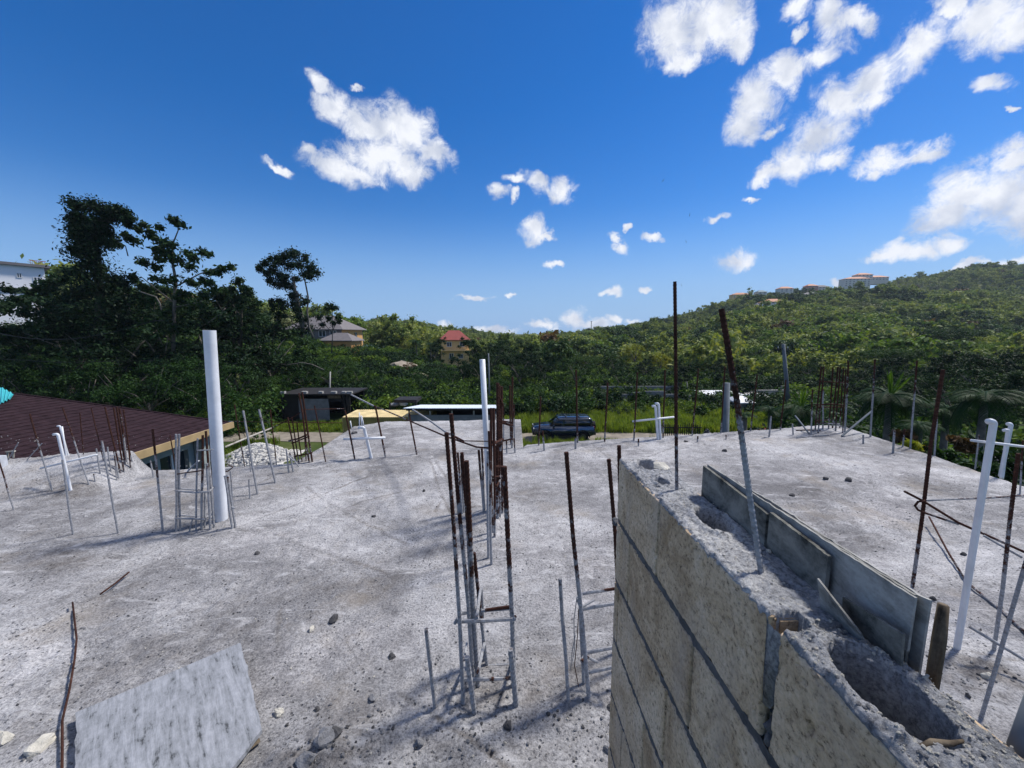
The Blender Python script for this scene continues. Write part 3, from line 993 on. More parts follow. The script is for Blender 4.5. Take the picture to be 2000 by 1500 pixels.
# rubble and grit lying on the slab (nobody could count it)
def scatter(name, src_meshes, pts, label=None, kind='stuff', align=False, ids=None):
    """pts: rows of x,y,z,scale,rotz[,tilt x, tilt y]; one object, instanced by geometry nodes"""
    obs = []
    arr = np.array(pts, dtype=np.float32)
    k = len(src_meshes)
    me = bpy.data.meshes.new(name)
    me.vertices.add(len(arr))
    me.vertices.foreach_set('co', arr[:, :3].reshape(-1))
    a = me.attributes.new('isc', 'FLOAT', 'POINT'); a.data.foreach_set('value', arr[:, 3])
    rot = np.zeros((len(arr), 3), np.float32); rot[:, 2] = arr[:, 4]
    if arr.shape[1] > 5:
        rot[:, 0] = arr[:, 5]; rot[:, 1] = arr[:, 6]
    a = me.attributes.new('irot', 'FLOAT_VECTOR', 'POINT'); a.data.foreach_set('vector', rot.reshape(-1))
    a = me.attributes.new('iid', 'INT', 'POINT'); a.data.foreach_set('value', (rng.integers(0, k, len(arr)) if ids is None else ids).astype(np.int32))
    ob = bpy.data.objects.new(name, me)
    COL.objects.link(ob)
    ng = bpy.data.node_groups.new(name + '_scatter', 'GeometryNodeTree')
    ng.interface.new_socket('Geometry', in_out='INPUT', socket_type='NodeSocketGeometry')
    ng.interface.new_socket('Geometry', in_out='OUTPUT', socket_type='NodeSocketGeometry')
    N, L = ng.nodes, ng.links
    gi = N.new('NodeGroupInput'); go = N.new('NodeGroupOutput')
    jn = N.new('GeometryNodeJoinGeometry')
    at_s = N.new('GeometryNodeInputNamedAttribute'); at_s.data_type = 'FLOAT'; at_s.inputs['Name'].default_value = 'isc'
    at_r = N.new('GeometryNodeInputNamedAttribute'); at_r.data_type = 'FLOAT_VECTOR'; at_r.inputs['Name'].default_value = 'irot'
    at_i = N.new('GeometryNodeInputNamedAttribute'); at_i.data_type = 'INT'; at_i.inputs['Name'].default_value = 'iid'
    for i, m in enumerate(src_meshes):
        so = bpy.data.objects.new(name + '_source', m)   # never linked: only its mesh is read
        oi = N.new('GeometryNodeObjectInfo'); oi.inputs['Object'].default_value = so; oi.inputs['As Instance'].default_value = True
        cmp_ = N.new('FunctionNodeCompare'); cmp_.data_type = 'INT'; cmp_.operation = 'EQUAL'
        L.new(at_i.outputs[0], cmp_.inputs['A'] if cmp_.inputs['A'].type == 'INT' else [s for s in cmp_.inputs if s.type == 'INT'][0])
        ints = [s for s in cmp_.inputs if s.type == 'INT']
        ints[1].default_value = i
        ip = N.new('GeometryNodeInstanceOnPoints')
        L.new(gi.outputs[0], ip.inputs['Points'])
        L.new(cmp_.outputs[0], ip.inputs['Selection'])
        L.new(oi.outputs['Geometry'], ip.inputs['Instance'])
        e2r = N.new('FunctionNodeEulerToRotation')
        L.new(at_r.outputs[0], e2r.inputs[0])
        L.new(e2r.outputs[0], ip.inputs['Rotation'])
        L.new(at_s.outputs[0], ip.inputs['Scale'])
        L.new(ip.outputs[0], jn.inputs[0])
    L.new(jn.outputs[0], go.inputs[0])
    md = ob.modifiers.new('scatter', 'NODES')
    md.node_group = ng
    tag(ob, label, None, None, kind)
    return ob


def rock_mesh(name, seed, mat, sub=1, squash=0.65):
    m = MB(); m.add(*rock(1.0, seed, sub, squash))
    me = m.mesh(name); me.materials.append(mat)
    return me


ng_ = 17000
gyy = 0.45 * (5.0 / 0.45) ** (rng.random(ng_) ** 1.1)
gxx = rng.uniform(-1.6, 1.5, ng_) * gyy * 0.95
dens = 0.25 + 1.3 * np.maximum(0, fbm(gxx / 0.5, gyy / 0.5, 3, 91) + 0.1)
for c, r, h in MOUNDS:
    dens = dens + 0.6 * (np.hypot(gxx - c.x, gyy - c.y) < r * 1.5)
keep = (rng.random(ng_) < dens) & ~((gxx > .33) & (gxx < .47) & (gyy < 1.16))
gxx, gyy = gxx[keep], gyy[keep]
gs_ = 0.0022 + 0.0055 * rng.random(len(gxx)) ** 4 + 0.0006 * gyy
pts = np.stack([gxx, gyy, slab_h(gxx, gyy) + gs_ * .2, gs_, rng.random(len(gxx)) * 6.28], 1)
scatter('gravel', [rock_mesh('gravel_bit', 1, M['chunk']), rock_mesh('gravel_bit', 2, M['chunk_dark']), rock_mesh('gravel_bit', 3, M['chunk']),
                   rock_mesh('gravel_bit', 5, M['chunk']), rock_mesh('gravel_bit', 4, M['chunk_pale'])], pts,
        'loose grit and small gravel strewn over the rough roof slab')


rub = []
for (px, py, sx_, sy_, n_) in ((640, 1455, .16, .09, 150), (940, 1430, .16, .07, 90), (1120, 1395, .12, .07, 60), (985, 1340, .12, .06, 50), (60, 1440, .18, .08, 50), (1950, 1330, .12, .06, 40), (760, 1470, .12, .06, 50), (1165, 1440, .06, .06, 30)):
    c = G(px, py)
    for _ in range(n_):
        x, y = c.x + rng.normal() * sx_, c.y + rng.normal() * sy_
        if .33 < x < .49 and y < 1.16: continue
        rub.append((x, y, .0022 + .0085 * rng.random() ** 2.6))
rub = np.array(rub)
scatter('rubble', [rock_mesh('rubble_bit', 41, M['chunk'], 2), rock_mesh('rubble_bit', 42, M['chunk_dark'], 2), rock_mesh('rubble_bit', 43, M['chunk'], 2), rock_mesh('rubble_bit', 44, M['chunk_dark'], 2, .5), rock_mesh('rubble_bit', 45, M['chunk'], 2, .5)],
        np.stack([rub[:, 0], rub[:, 1], slab_h(rub[:, 0], rub[:, 1]) + rub[:, 2] * .3, rub[:, 2], rng.random(len(rub)) * 6.28], 1), 'patches of broken mortar rubble round the rod feet and at the bottom edge')


def zs(p):
    return float(slab_h(np.array([p.x]), np.array([p.y]))[0])


# single lumps one can point to: px, py, size px, material, label
LUMPS = [
    (545, 1388, 20, 'chunk_pale', 'pale cream stone lying right of the plywood sheet'),
    (609, 1228, 13, 'chunk_pale', 'small white stone on the open slab above the plywood sheet'),
    (652, 1212, 20, 'chunk_dark', 'dark clod beside the small white stone on the slab'),
    (640, 1455, 46, 'chunk', 'largest broken concrete lump at the bottom edge left of centre'),
    (600, 1495, 44, 'chunk', 'greenish grey mortar lump cut by the bottom edge of the photo'),
    (655, 1448, 30, 'chunk_dark', 'dark jagged chunk leaning on the largest concrete lump'),
    (765, 1282, 15, 'chunk_dark', 'dark flat chip in mid slab left of the short lone rod'),
    (820, 1455, 20, 'chunk', 'grey squarish chunk below the lone short rod'),
    (992, 1420, 22, 'chunk_dark', 'dark rounded lump in front of the near rebar cage'),
    (1028, 1420, 18, 'chunk', 'small grey lump right in front of the near rebar cage'),
    (728, 1365, 18, 'chunk', 'grey stone on the slab below the dark flat chip'),
    (620, 1382, 14, 'chunk_dark', 'small dark stone right of the cream stone'),
    (80, 1452, 36, 'chunk_pale', 'cream splintered fragment beside the rusty bar at lower left'),
    (8, 1440, 34, 'chunk_pale', 'yellowish chunk cut by the left edge of the photo'),
    (1193, 1385, 18, 'chunk_dark', 'dark lump at the foot of the block wall'),
    (1188, 1468, 18, 'chunk', 'grey lump near the bottom corner of the block wall'),
    (730, 1010, 9, 'chunk_dark', 'tiny dark chip on the far slab left of the white centre pipe'),
    (828, 958, 9, 'chunk_dark', 'tiny dark stone where two slab cracks meet'),
    (503, 1080, 12, 'chunk_dark', 'dark pebble right of the big white pole base'),
    (1690, 1075, 0, 'chunk', ''),
    (1882, 1085, 11, 'chunk_dark', 'dark pebble beside the rusty bar lying on the slab'),
    (1822, 1172, 11, 'chunk_dark', 'dark pebble right of the brown timber stub'),
    (1548, 970, 10, 'chunk_dark', 'dark pebble on the slab behind the form board'),
    (1655, 942, 14, 'chunk_dark', 'dark flake on the slab right of the leaning rod'),
    (1612, 938, 10, 'chunk_dark', 'smaller dark flake left of the other flake behind the board'),
    (1415, 882, 10, 'chunk_dark', 'dark clump near the far slab edge left of the leaning rod'),
    (1340, 862, 8, 'chunk_dark', 'dark clump beside the far white pipe cross'),
    (1926, 1330, 22, 'chunk_pale', 'white chip lying by the small puddle stain at right'),
    (1890, 1362, 14, 'chunk_dark', 'dark pebble beside the pale leaning rod foot'),
    (880, 1352, 0, 'chunk', ''),
    (912, 1222, 0, 'chunk', ''),
    (1125, 1100, 0, 'chunk', ''),
]
for i, (px, py, s, mt, lb) in enumerate(LUMPS):
    if not lb:
        continue
    p = G(px, py)
    dep = p.y / ray(px, py).y
    r = s / 2 / FPX * dep
    p.z = zs(p)
    m = MB(); m.add(*rock(r, 100 + i, 3 if s > 16 else 2, 0.75))
    ob = m.build('stone', M[mt], None, (0, 0, 0))
    ob.location = (p.x, p.y, p.z + r * 0.3)
    ob.rotation_euler = (0, 0, i * 1.3)
    tag(ob, lb, 'stone', 'loose stones and lumps on the slab')

# mound of mortar slop around rod feet is in the slab relief itself


# ------------------------------------------------------------------ block wall
wall = empty('block_wall', (0.40, 0.6, 0), 'tan concrete block wall rising from the slab with grouted rough top', 'wall')
WX = lambda y: 0.3325 + (1.15 - y) * 0.035          # left face
TH = 0.118
WTOP = 1.212
CH = 0.204
JT = 0.016
courses = [[1.15, .849, .484, .12, -.25], [1.15, 1.03, .669, .305, -.06], [1.15, 1.11, .763, .40, .03], [1.15, .874, .51, .15, -.2],
           [1.15, 1.03, .67, .30, -.06], [1.15, .849, .484, .12, -.2]]


def blk(y0, y1, z0, z1, x_off=0.0, top_course=False, seed=0, chip=0.0):
    """bevelled block following the wall line; y0 < y1"""
    import bmesh
    rr = random.Random(seed)
    bm = bmesh.new()
    def addbox(xa, xb, ya, yb, za, zb):
        n = 6
        vs = []
        bmesh.ops.create_cube(bm, size=1.0, matrix=Matrix.Translation(((xa + xb) / 2, (ya + yb) / 2, (za + zb) / 2)) @ Matrix.Diagonal((xb - xa, yb - ya, zb - za, 1)))
    if top_course:
        addbox(0.004, 0.014, y0, y1, z0, z1)
        addbox(TH - 0.014, TH, y0, y1, z0, z1)
        if seed == 1:
            addbox(0.0145, 0.055, y0 + .0005, y0 + 0.014, z0, z1 - .004)
    else:
        addbox(0.004, TH, y0, y1, z0, z1)
    bmesh.ops.bevel(bm, geom=[e for e in bm.edges], offset=0.003, segments=2, affect='EDGES')
    vs = []
    for v in bm.verts:
        y = v.co.y
        vs.append((v.co.x + WX(y) + x_off + 0.0012 * noise.noise(v.co * 30), y, v.co.z + 0.001 * noise.noise(v.co * 20)))
    fs = [tuple(v.index for v in f.verts) for f in bm.faces]
    bm.free()
    return vs, fs


for ci, js in enumerate(courses):
    zt = WTOP - ci * CH
    zb = zt - CH + JT
    if ci == 5:
        zb = -0.01
    for k in range(len(js) - 1):
        y1, y0 = js[k], js[k + 1]
        g1 = 0.0 if k == 0 else 0.003
        g0 = 0.003
        ztt = zt
        if ci == 0 and k == 1:
            g0 = -0.004 + 0.004
        if ci == 0 and k == 2:
            g1 = 0.020
            ztt = zt - 0.006
        m = MB()
        m.add(*blk(y0 + g0, y1 - g1, zb, ztt, x_off=random.uniform(-0.0018, 0.0018), top_course=(ci == 0), seed=ci * 10 + k))
        yA, yB, zA, zB = y0 + g0, y1 - g1, zb, ztt
        def clus(a_, b_, n_):
            t_ = np.linspace(0, 1, n_)
            return a_ + (b_ - a_) * (t_ - .13 * np.sin(2 * math.pi * t_))
        gy_, gz_ = clus(yA - .0006, yB + .0006, 90), clus(zA - .0006, zB + .0006, 56)
        YB_, ZB_ = np.meshgrid(gy_, gz_)
        dE = np.minimum(np.minimum(YB_ - gy_[0], gy_[-1] - YB_), np.minimum(ZB_ - gz_[0], gz_[-1] - ZB_))
        q_ = ci * 31 + k * 7
        chipn = fbm(YB_ / .018 + q_, ZB_ / .018, 4, 400 + q_, .65)
        wdt = .0035 + .010 * np.clip(chipn, 0, 1)
        XB_ = WX(YB_) - .0012 + .0075 * np.clip(1 - dE / wdt, 0, 1) ** 1.7 + .0010 * fbm(YB_ / .006, ZB_ / .006, 3, 410 + q_, .7)
        pit = np.clip(fbm(YB_ / .016, ZB_ / .016, 3, 420 + q_, .7) - .42, 0, 1)
        XB_ = XB_ + .012 * pit
        bm_ = grid_mesh('face_tmp', np.stack([XB_, YB_, ZB_], -1), M['block'])
        V_ = [tuple(v.co) for v in bm_.vertices]; F_ = [tuple(p.vertices)[::-1] for p in bm_.polygons]
        bpy.data.meshes.remove(bm_)
        m.add(V_, F_)
        m.build('block', M['block'], wall)
# mortar beds, recessed
mo = MB()
for ci in range(1, 6):
    z = WTOP - ci * CH + JT / 2
    ysn = 220
    vs, fs = [], []
    for i in range(ysn + 1):
        y = 1.146 - i * (1.146 + .25) / ysn
        xo = 0.0012 + 0.004 * noise.noise((y * 40, ci * 9.1, 0)) + .003 * noise.noise((y * 140, ci * 9.1, 3))
        e = 0.004 * noise.noise((y * 35, ci * 3.3, 4)) + .003 * noise.noise((y * 120, ci * 3.3, 9))
        vs += [(WX(y) + xo, y, z - JT / 2 - 0.0015 + e), (WX(y) + xo, y, z + JT / 2 + 0.0015 - e * .6), (WX(y) + TH - .004, y, z - JT / 2 - 0.0015), (WX(y) + TH - .004, y, z + JT / 2 + 0.0015)]
        if i:
            k = 4 * i
            fs += [(k - 4, k - 3, k + 1, k), (k - 2, k + 2, k + 3, k - 1)]
    mo.add(vs, fs)
    mo.f.append(tuple(len(mo.v) - len(vs) + q for q in (0, 2, 3, 1)))
# lump of mortar squeezed out on the left end, and in the open head joint
mo.add(*[[tuple(Vector(p) + Vector((0.338, 1.165, 1.0))) for p in rock(0.017, 5, 2, .8)[0]], rock(0.017, 5, 2, .8)[1]])
for i in range(6):
    r_ = rock(0.012 + 0.003 * (i % 3), 20 + i, 2, .8)
    mo.add([tuple(Vector(p) + Vector((WX(.47) + 0.016 + 0.012 * (i % 2), .4735 + 0.004 * (i % 2), 1.018 + 0.009 * i))) for p in r_[0]], r_[1])
mo.build('mortar_bed', M['mortar'], wall)

# grout that fills the cores: height field with the open cores sunk in
HOLES = [  # px centre, half size x (m), half size y (m), depth, power
    (G(1392, 1016, 1.215), 0.030, 0.050, 0.10),
    (Vector((.4115, .374, 0)), 0.036, 0.062, 0.17),
    (G(1262, 908, 1.215), 0.026, 0.045, 0.03),
    (G(1292, 942, 1.215), 0.018, 0.022, 0.022),
]


def grout_h(x, y):
    z = 1.2165 + 0.0050 * fbm(x / 0.025, y / 0.025, 5, 5, 0.7) + 0.004 * fbm(x / 0.10, y / 0.10, 2, 8)
    z = z + 0.0022 * fbm(x / .008, y / .008, 2, 15)
    z = np.where(y < 0.468, z - 0.006 + 0.004 * fbm(x / .015, y / .015, 3, 18, .7), z)
    for c, hx, hy, dep in HOLES:
        wob = 0.12 * fbm(x / 0.02, y / 0.02, 3, 77)
        d = np.sqrt(((x - c.x) / hx) ** 2 + ((y - c.y) / hy) ** 2) + wob
        z = z - dep * (1 - sstep(0.88, 1.03, d))
        z = z + 0.004 * np.exp(-((d - 1.2) / 0.2) ** 2)
    # open head joint on the left half
    left = WX(0.48)
    z = np.where((x < left + 0.040), z - 0.13 * (1 - sstep(0.0, 0.006, np.abs(y - 0.4745) - 0.0075)), z)
    return z


gy = np.linspace(-0.2, 1.15, 520)
gx = np.linspace(0.0, 1.0, 64)
Yg = np.repeat(gy[:, None], 64, 1)
# ragged chipped left edge
jag = 0.004 * fbm(Yg / 0.02, Yg * 0 + 3.3, 4, 3, 0.7)
Xg = WX(Yg) - 0.0004 + jag * (1 - gx[None]) + (TH - 0.003) * gx[None]
Zg = grout_h(Xg, Yg)
edge = np.minimum(gx[None], 1 - gx[None]) * TH
Zg = Zg - 0.006 * (1 - sstep(0, 0.006, edge))
P = np.stack([Xg, Yg, Zg], -1)
la = P[:, :1].copy(); la[..., 2] = 1.200; la[..., 0] += 0.003
ra = P[:, -1:].copy(); ra[..., 2] = 1.200; ra[..., 0] -= 0.003
P = np.concatenate([la, P, ra], 1)
fa = P[-1:].copy(); fa[..., 2] = 1.195; fa[..., 1] -= .002
P = np.concatenate([P, fa], 0)
part_grid('grout_top', P, M['grout'], wall)
# crumbs standing on the grout
for i, (px, py, s) in enumerate([(1290, 912, 34), (1502, 1076, 13), (1285, 948, 12), (1700, 1290, 10), (1450, 1060, 8), (1630, 1235, 9)]):
    p = G(px, py, 1.218)
    dep = p.y / ray(px, py).y
    r = s / 2 / FPX * dep
    m = MB(); m.add(*rock(r, 300 + i, 2, 0.7))
    ob = m.build('stone', M['chunk_pale'] if i in (0, 1) else M['chunk'], None)
    ob.location = p + Vector((0, 0, 0.0))
    tag(ob, ['white stone wedged in the far core of the block wall', 'small white crumb on the wall top beside the form board', 'tiny crumb in the small far core of the wall top',
             'crumb at the rim of the large open core', 'crumb on the wall top near the middle core', 'crumb between the open joint and the large core'][i], 'stone', 'crumbs on the wall top')
nc = 2600
cy = np.where(rng.random(nc) < .7, rng.uniform(.22, .47, nc), rng.uniform(.47, 1.14, nc))
cx = WX(cy) + rng.uniform(.004, TH - .004, nc)
cz = grout_h(cx, cy)
ok_ = cz > 1.203
cx, cy, cz = cx[ok_], cy[ok_], cz[ok_]
cs_ = .0008 + .0026 * rng.random(len(cx)) ** 3
scatter('mortar_crumbs', [rock_mesh('crumb', 31, M['chunk_pale']), rock_mesh('crumb', 32, M['chunk']), rock_mesh('crumb', 33, M['chunk_pale'])], np.stack([cx, cy, cz, cs_, rng.random(len(cx)) * 6.28], 1), 'loose crumbs and grit covering the wall top')
# brownish twig lying on the near end
m = MB(); a = G(1790, 1462, 1.213); b = G(1885, 1446, 1.213)
m.tube([a, (a * 2 + b) / 3 + Vector((0, .001, .003)), (a + b * 2) / 3 + Vector((0, -.002, .002)), b], [.0018, .0028, .0024, .0012], 8)
tag(m.build('stick', M['wood_brown'], smooth=True), 'short tan stick lying on the near end of the wall top', 'stick')
# dark curved offcut at the frame edge
m = MB(); pts_ = [G(1962, 1520, 1.215), G(1975, 1460, 1.215), AT(2005, 1375, G(1975, 1460, 1.215).y)]
m.tube([Vector((0.52, .30, 1.1)), Vector((0.50, .315, 1.18)), Vector((0.53, .33, 1.26))], [.02, .022, .018], 10)
tag(m.build('pipe_stub', M['pole_concrete'], smooth=True), 'dark grey rounded stub cut by the lower right corner of the photo', 'pipe')

# ------------------------------------------------------------------ form boards beside the wall
def plank(name, p0, p1, h0, h1, th, mat, parent, jag=0.002, seed=0, nseg=40, lean=0.0):
    """upright sheet from p0 to p1 (bottom z in the points), top heights h0/h1, with an uneven top"""
    p0, p1 = Vector(p0), Vector(p1)
    d = (p1 - p0); nrm = Vector((d.y, -d.x, 0)).normalized()
    m = MB(); vs = []; fs = []
    for i in range(nseg + 1):
        t = i / nseg
        b = p0.lerp(p1, t)
        h = h0 + (h1 - h0) * t + jag * (noise.noise((t * 3 + seed * 7.7, seed, 0)) * .7 + noise.noise((t * 31 + seed * 7.7, seed, 0)) * .7)
        tp = b + Vector((0, 0, h)) + nrm * lean
        vs += [b, b + nrm * th, tp + nrm * th, tp]
        if i:
            k = 4 * i
            fs += [(k - 4, k - 3, k + 1, k), (k - 3, k - 2, k + 2, k + 1), (k - 2, k - 1, k + 3, k + 2), (k - 1, k - 4, k, k + 3)]
    fs += [(0, 3, 2, 1), (len(vs) - 4, len(vs) - 3, len(vs) - 2, len(vs) - 1)]
    m.add(vs, fs)
    return m.build(name, mat, parent)


BX = 0.464
def board_thing(name, label, *a, **k):
    ob = plank('form_board', *a, **k)
    return ob
def lone(lbl, *a, **k):
    ob = plank('form_board', *a, parent=None, **k)
    # give it an origin at its own base
    me = ob.data
    c = Vector(me.vertices[0].co)
    me.transform(Matrix.Translation(-c)); ob.location = c
    tag(ob, lbl, 'board', 'form boards beside the block wall')
    return ob
lone('long grey green form board standing against the wall top', (BX, .888, 1.12), (BX, .655, 1.12), .166, .158, .006, M['board'], seed=1)
lone('second stained form board with streaks, nearer along the wall', (BX, .648, 1.12), (BX, .520, 1.12), .165, .160, .006, M['board'], seed=2)
lone('thin pale ply layer right behind the stained boards', (BX + .009, .892, 1.13), (BX + .009, .412, 1.225), .158, .069, .003, M['board_light'], seed=3, jag=.0025, nseg=60)
lone('dark ply layer sandwiched behind the pale layer', (BX + .0145, .87, 1.10), (BX + .0150, .418, 1.10), .181, .194, .0035, M['board'], seed=4, jag=.004, nseg=60)
lone('splintered outermost ply layer facing the open slab', (BX + .021, .80, 1.10), (BX + .022, .408, 1.10), .186, .192, .003, M['board_light'], seed=5, jag=.005, nseg=60)
lone('narrow whitish ply offcut leaning on the boards', (BX - .022, .500, 1.208), (BX - .014, .438, 1.206), .052, .022, .003, M['board_light'], seed=6, jag=.001, lean=.012)
lone('grey ply offcut in front of the leaning whitish one', (BX - .006, .482, 1.196), (BX - .003, .405, 1.196), .048, .058, .0035, M['board'], seed=7, jag=.002, lean=.004)
lone('fourth ply layer with a splintered whitish top', (BX + .0265, .74, 1.10), (BX + .0275, .425, 1.10), .183, .186, .003, M['board_light'], seed=12, jag=.006, nseg=70)
lone('fifth ply layer, darker and shorter than the fourth', (BX + .0315, .66, 1.10), (BX + .0325, .44, 1.10), .178, .180, .0025, M['board'], seed=13, jag=.006, nseg=70)
lone('brown board end sticking up behind the ply layers', (.512, .64, .95), (.548, .615, .95), .212, .185, .008, M['wood_brown'], seed=8)
m = MB()
pb = Vector((0.496, .404, 1.0))
m.tube([pb + Vector((0, 0, -1.0)), pb + Vector((0, 0, .25)), pb + Vector((.001, .002, .29))], [.0060, .0064, .0050], 6)
ob = m.build('timber_stake', M['wood_brown'], None, smooth=True)
tag(ob, 'brown timber stake holding the near end of the form boards', 'stake')

# plywood sheet lying in the foreground
pA, pB, pC, pD, pE = G(150, 1403), G(472, 1270), G(513, 1442), G(330, 1640), G(140, 1640)
import bmesh
NX = 26
def quad_sheet(corners, th, mat, lift, n=24):
    a, b, c, d = corners
    vs, fs = [], []
    for i in range(n + 1):
        for j in range(n + 1):
            s, t = i / n, j / n
            p = a.lerp(b, s).lerp(d.lerp(c, s), t)
            e = 0.0
            if i in (0, n) or j in (0, n):
                e = 0.006
            w = noise.noise((p.x * 25, p.y * 25, 0)) * e
            z = lift + 0.010 * noise.noise((p.x * 2.1, p.y * 2.1, 3)) + 0.012 * s
            vs.append(Vector((p.x + w, p.y + w, z + th)))
    q = lambda i, j: i * (n + 1) + j
    for i in range(n):
        for j in range(n):
            fs.append((q(i, j), q(i, j + 1), q(i + 1, j + 1), q(i + 1, j)))
    rim = [q(i, 0) for i in range(n)] + [q(n, j) for j in range(n)] + [q(i, n) for i in range(n, 0, -1)] + [q(0, j) for j in range(n, 0, -1)]
    k0 = len(vs)
    for r_ in rim:
        vs.append(vs[r_] - Vector((0, 0, th)))
    for i in range(len(rim)):
        j = (i + 1) % len(rim)
        fs.append((rim[i], rim[j], k0 + j, k0 + i))
    fs.append(tuple(range(k0, k0 + len(rim))))
    m = MB(); m.add(vs, fs)
    return m
m = quad_sheet([pA, pB, pC, pA + (G(148, 1500) - pA) * 3.6], 0.018, M['ply'], 0.012)
c0 = pA.copy()
ob = m.build('plywood_sheet', M['ply'], None, c0)
tag(ob, 'weathered whitish plywood sheet lying on the slab at lower left', 'plywood')
# dark strip standing in for the shadow under the lower right edge
m = MB(); a = pC + Vector((-.005, -.012, 0.006)); b = G(400, 1530) + Vector((0, 0, .006))
m.tube([a, b], .011, 4)
tag(m.build('batten', M['wood_brown']), 'dark strip standing in for shade under the right edge of the plywood sheet', 'batten')

# ------------------------------------------------------------------ rods
def ribbed(m, pts, r, depth_px):
    """deformed bar: ribs only where the photograph shows them"""
    pts = [Vector(p) for p in pts]
    if depth_px >= 7:
        P_, Rr = [], []
        for a, b in zip(pts[:-1], pts[1:]):
            L_ = (b - a).length
            k = max(2, int(L_ / (r * 0.95)))
            for i in range(k):
                t = i / k
                P_.append(a.lerp(b, t)); Rr.append(r * (1.10 if i % 2 else 0.92))
        P_.append(pts[-1]); Rr.append(r)
        m.tube(P_, Rr, 8)
    else:
        m.tube(pts, r, 6)


def GS(px, py):
    p = G(px, py, 0.0)
    for _ in range(10):
        p2 = G(px, py, zs(p) * .5 + p.z * .5)
        if p2.x < -4.2 and p2.y > float(far_edge(p2.x)) - .03:
            p2.y = float(far_edge(p2.x)) - .03
        p = p2
    return p


def rod_pts(bx, by, tx, ty, zb=0.0, dy=0.0, bend=0.004, sink=0.03, seed=0):
    b = G(bx, by, zb) if zb else GS(bx, by)
    t = AT(tx, ty, b.y + dy)
    rr = random.Random(int(bx * 7 + by * 3 + tx) + seed)
    L_ = (t - b).length
    k1 = b.lerp(t, .33) + Vector((rr.uniform(-1, 1), rr.uniform(-1, 1), 0)) * bend * L_
    k2 = b.lerp(t, .68) + Vector((rr.uniform(-1, 1), rr.uniform(-1, 1), 0)) * bend * L_
    return [b - (t - b).normalized() * sink, b, k1, k2, t]


def px2m(w, p):
    dep = p.y * cp + (EYE - p.z) * sp
    return 0.84 * w / 2.0 / FPX * dep / math.sqrt(1 + (p.x / dep) ** 2)


def rod(bx, by, tx, ty, w, mat, label, zb=0.0, dy=0.0, name='rebar_rod', cat='rod', group=None, bend=0.004):
    P_ = rod_pts(bx, by, tx, ty, zb, dy, bend)
    m = MB()
    ribbed(m, P_, px2m(w, P_[1]), w)
    ob = m.build(name, M[mat], None, P_[1])
    tag(ob, label, cat, group or 'starter rods standing in the slab')
    return ob


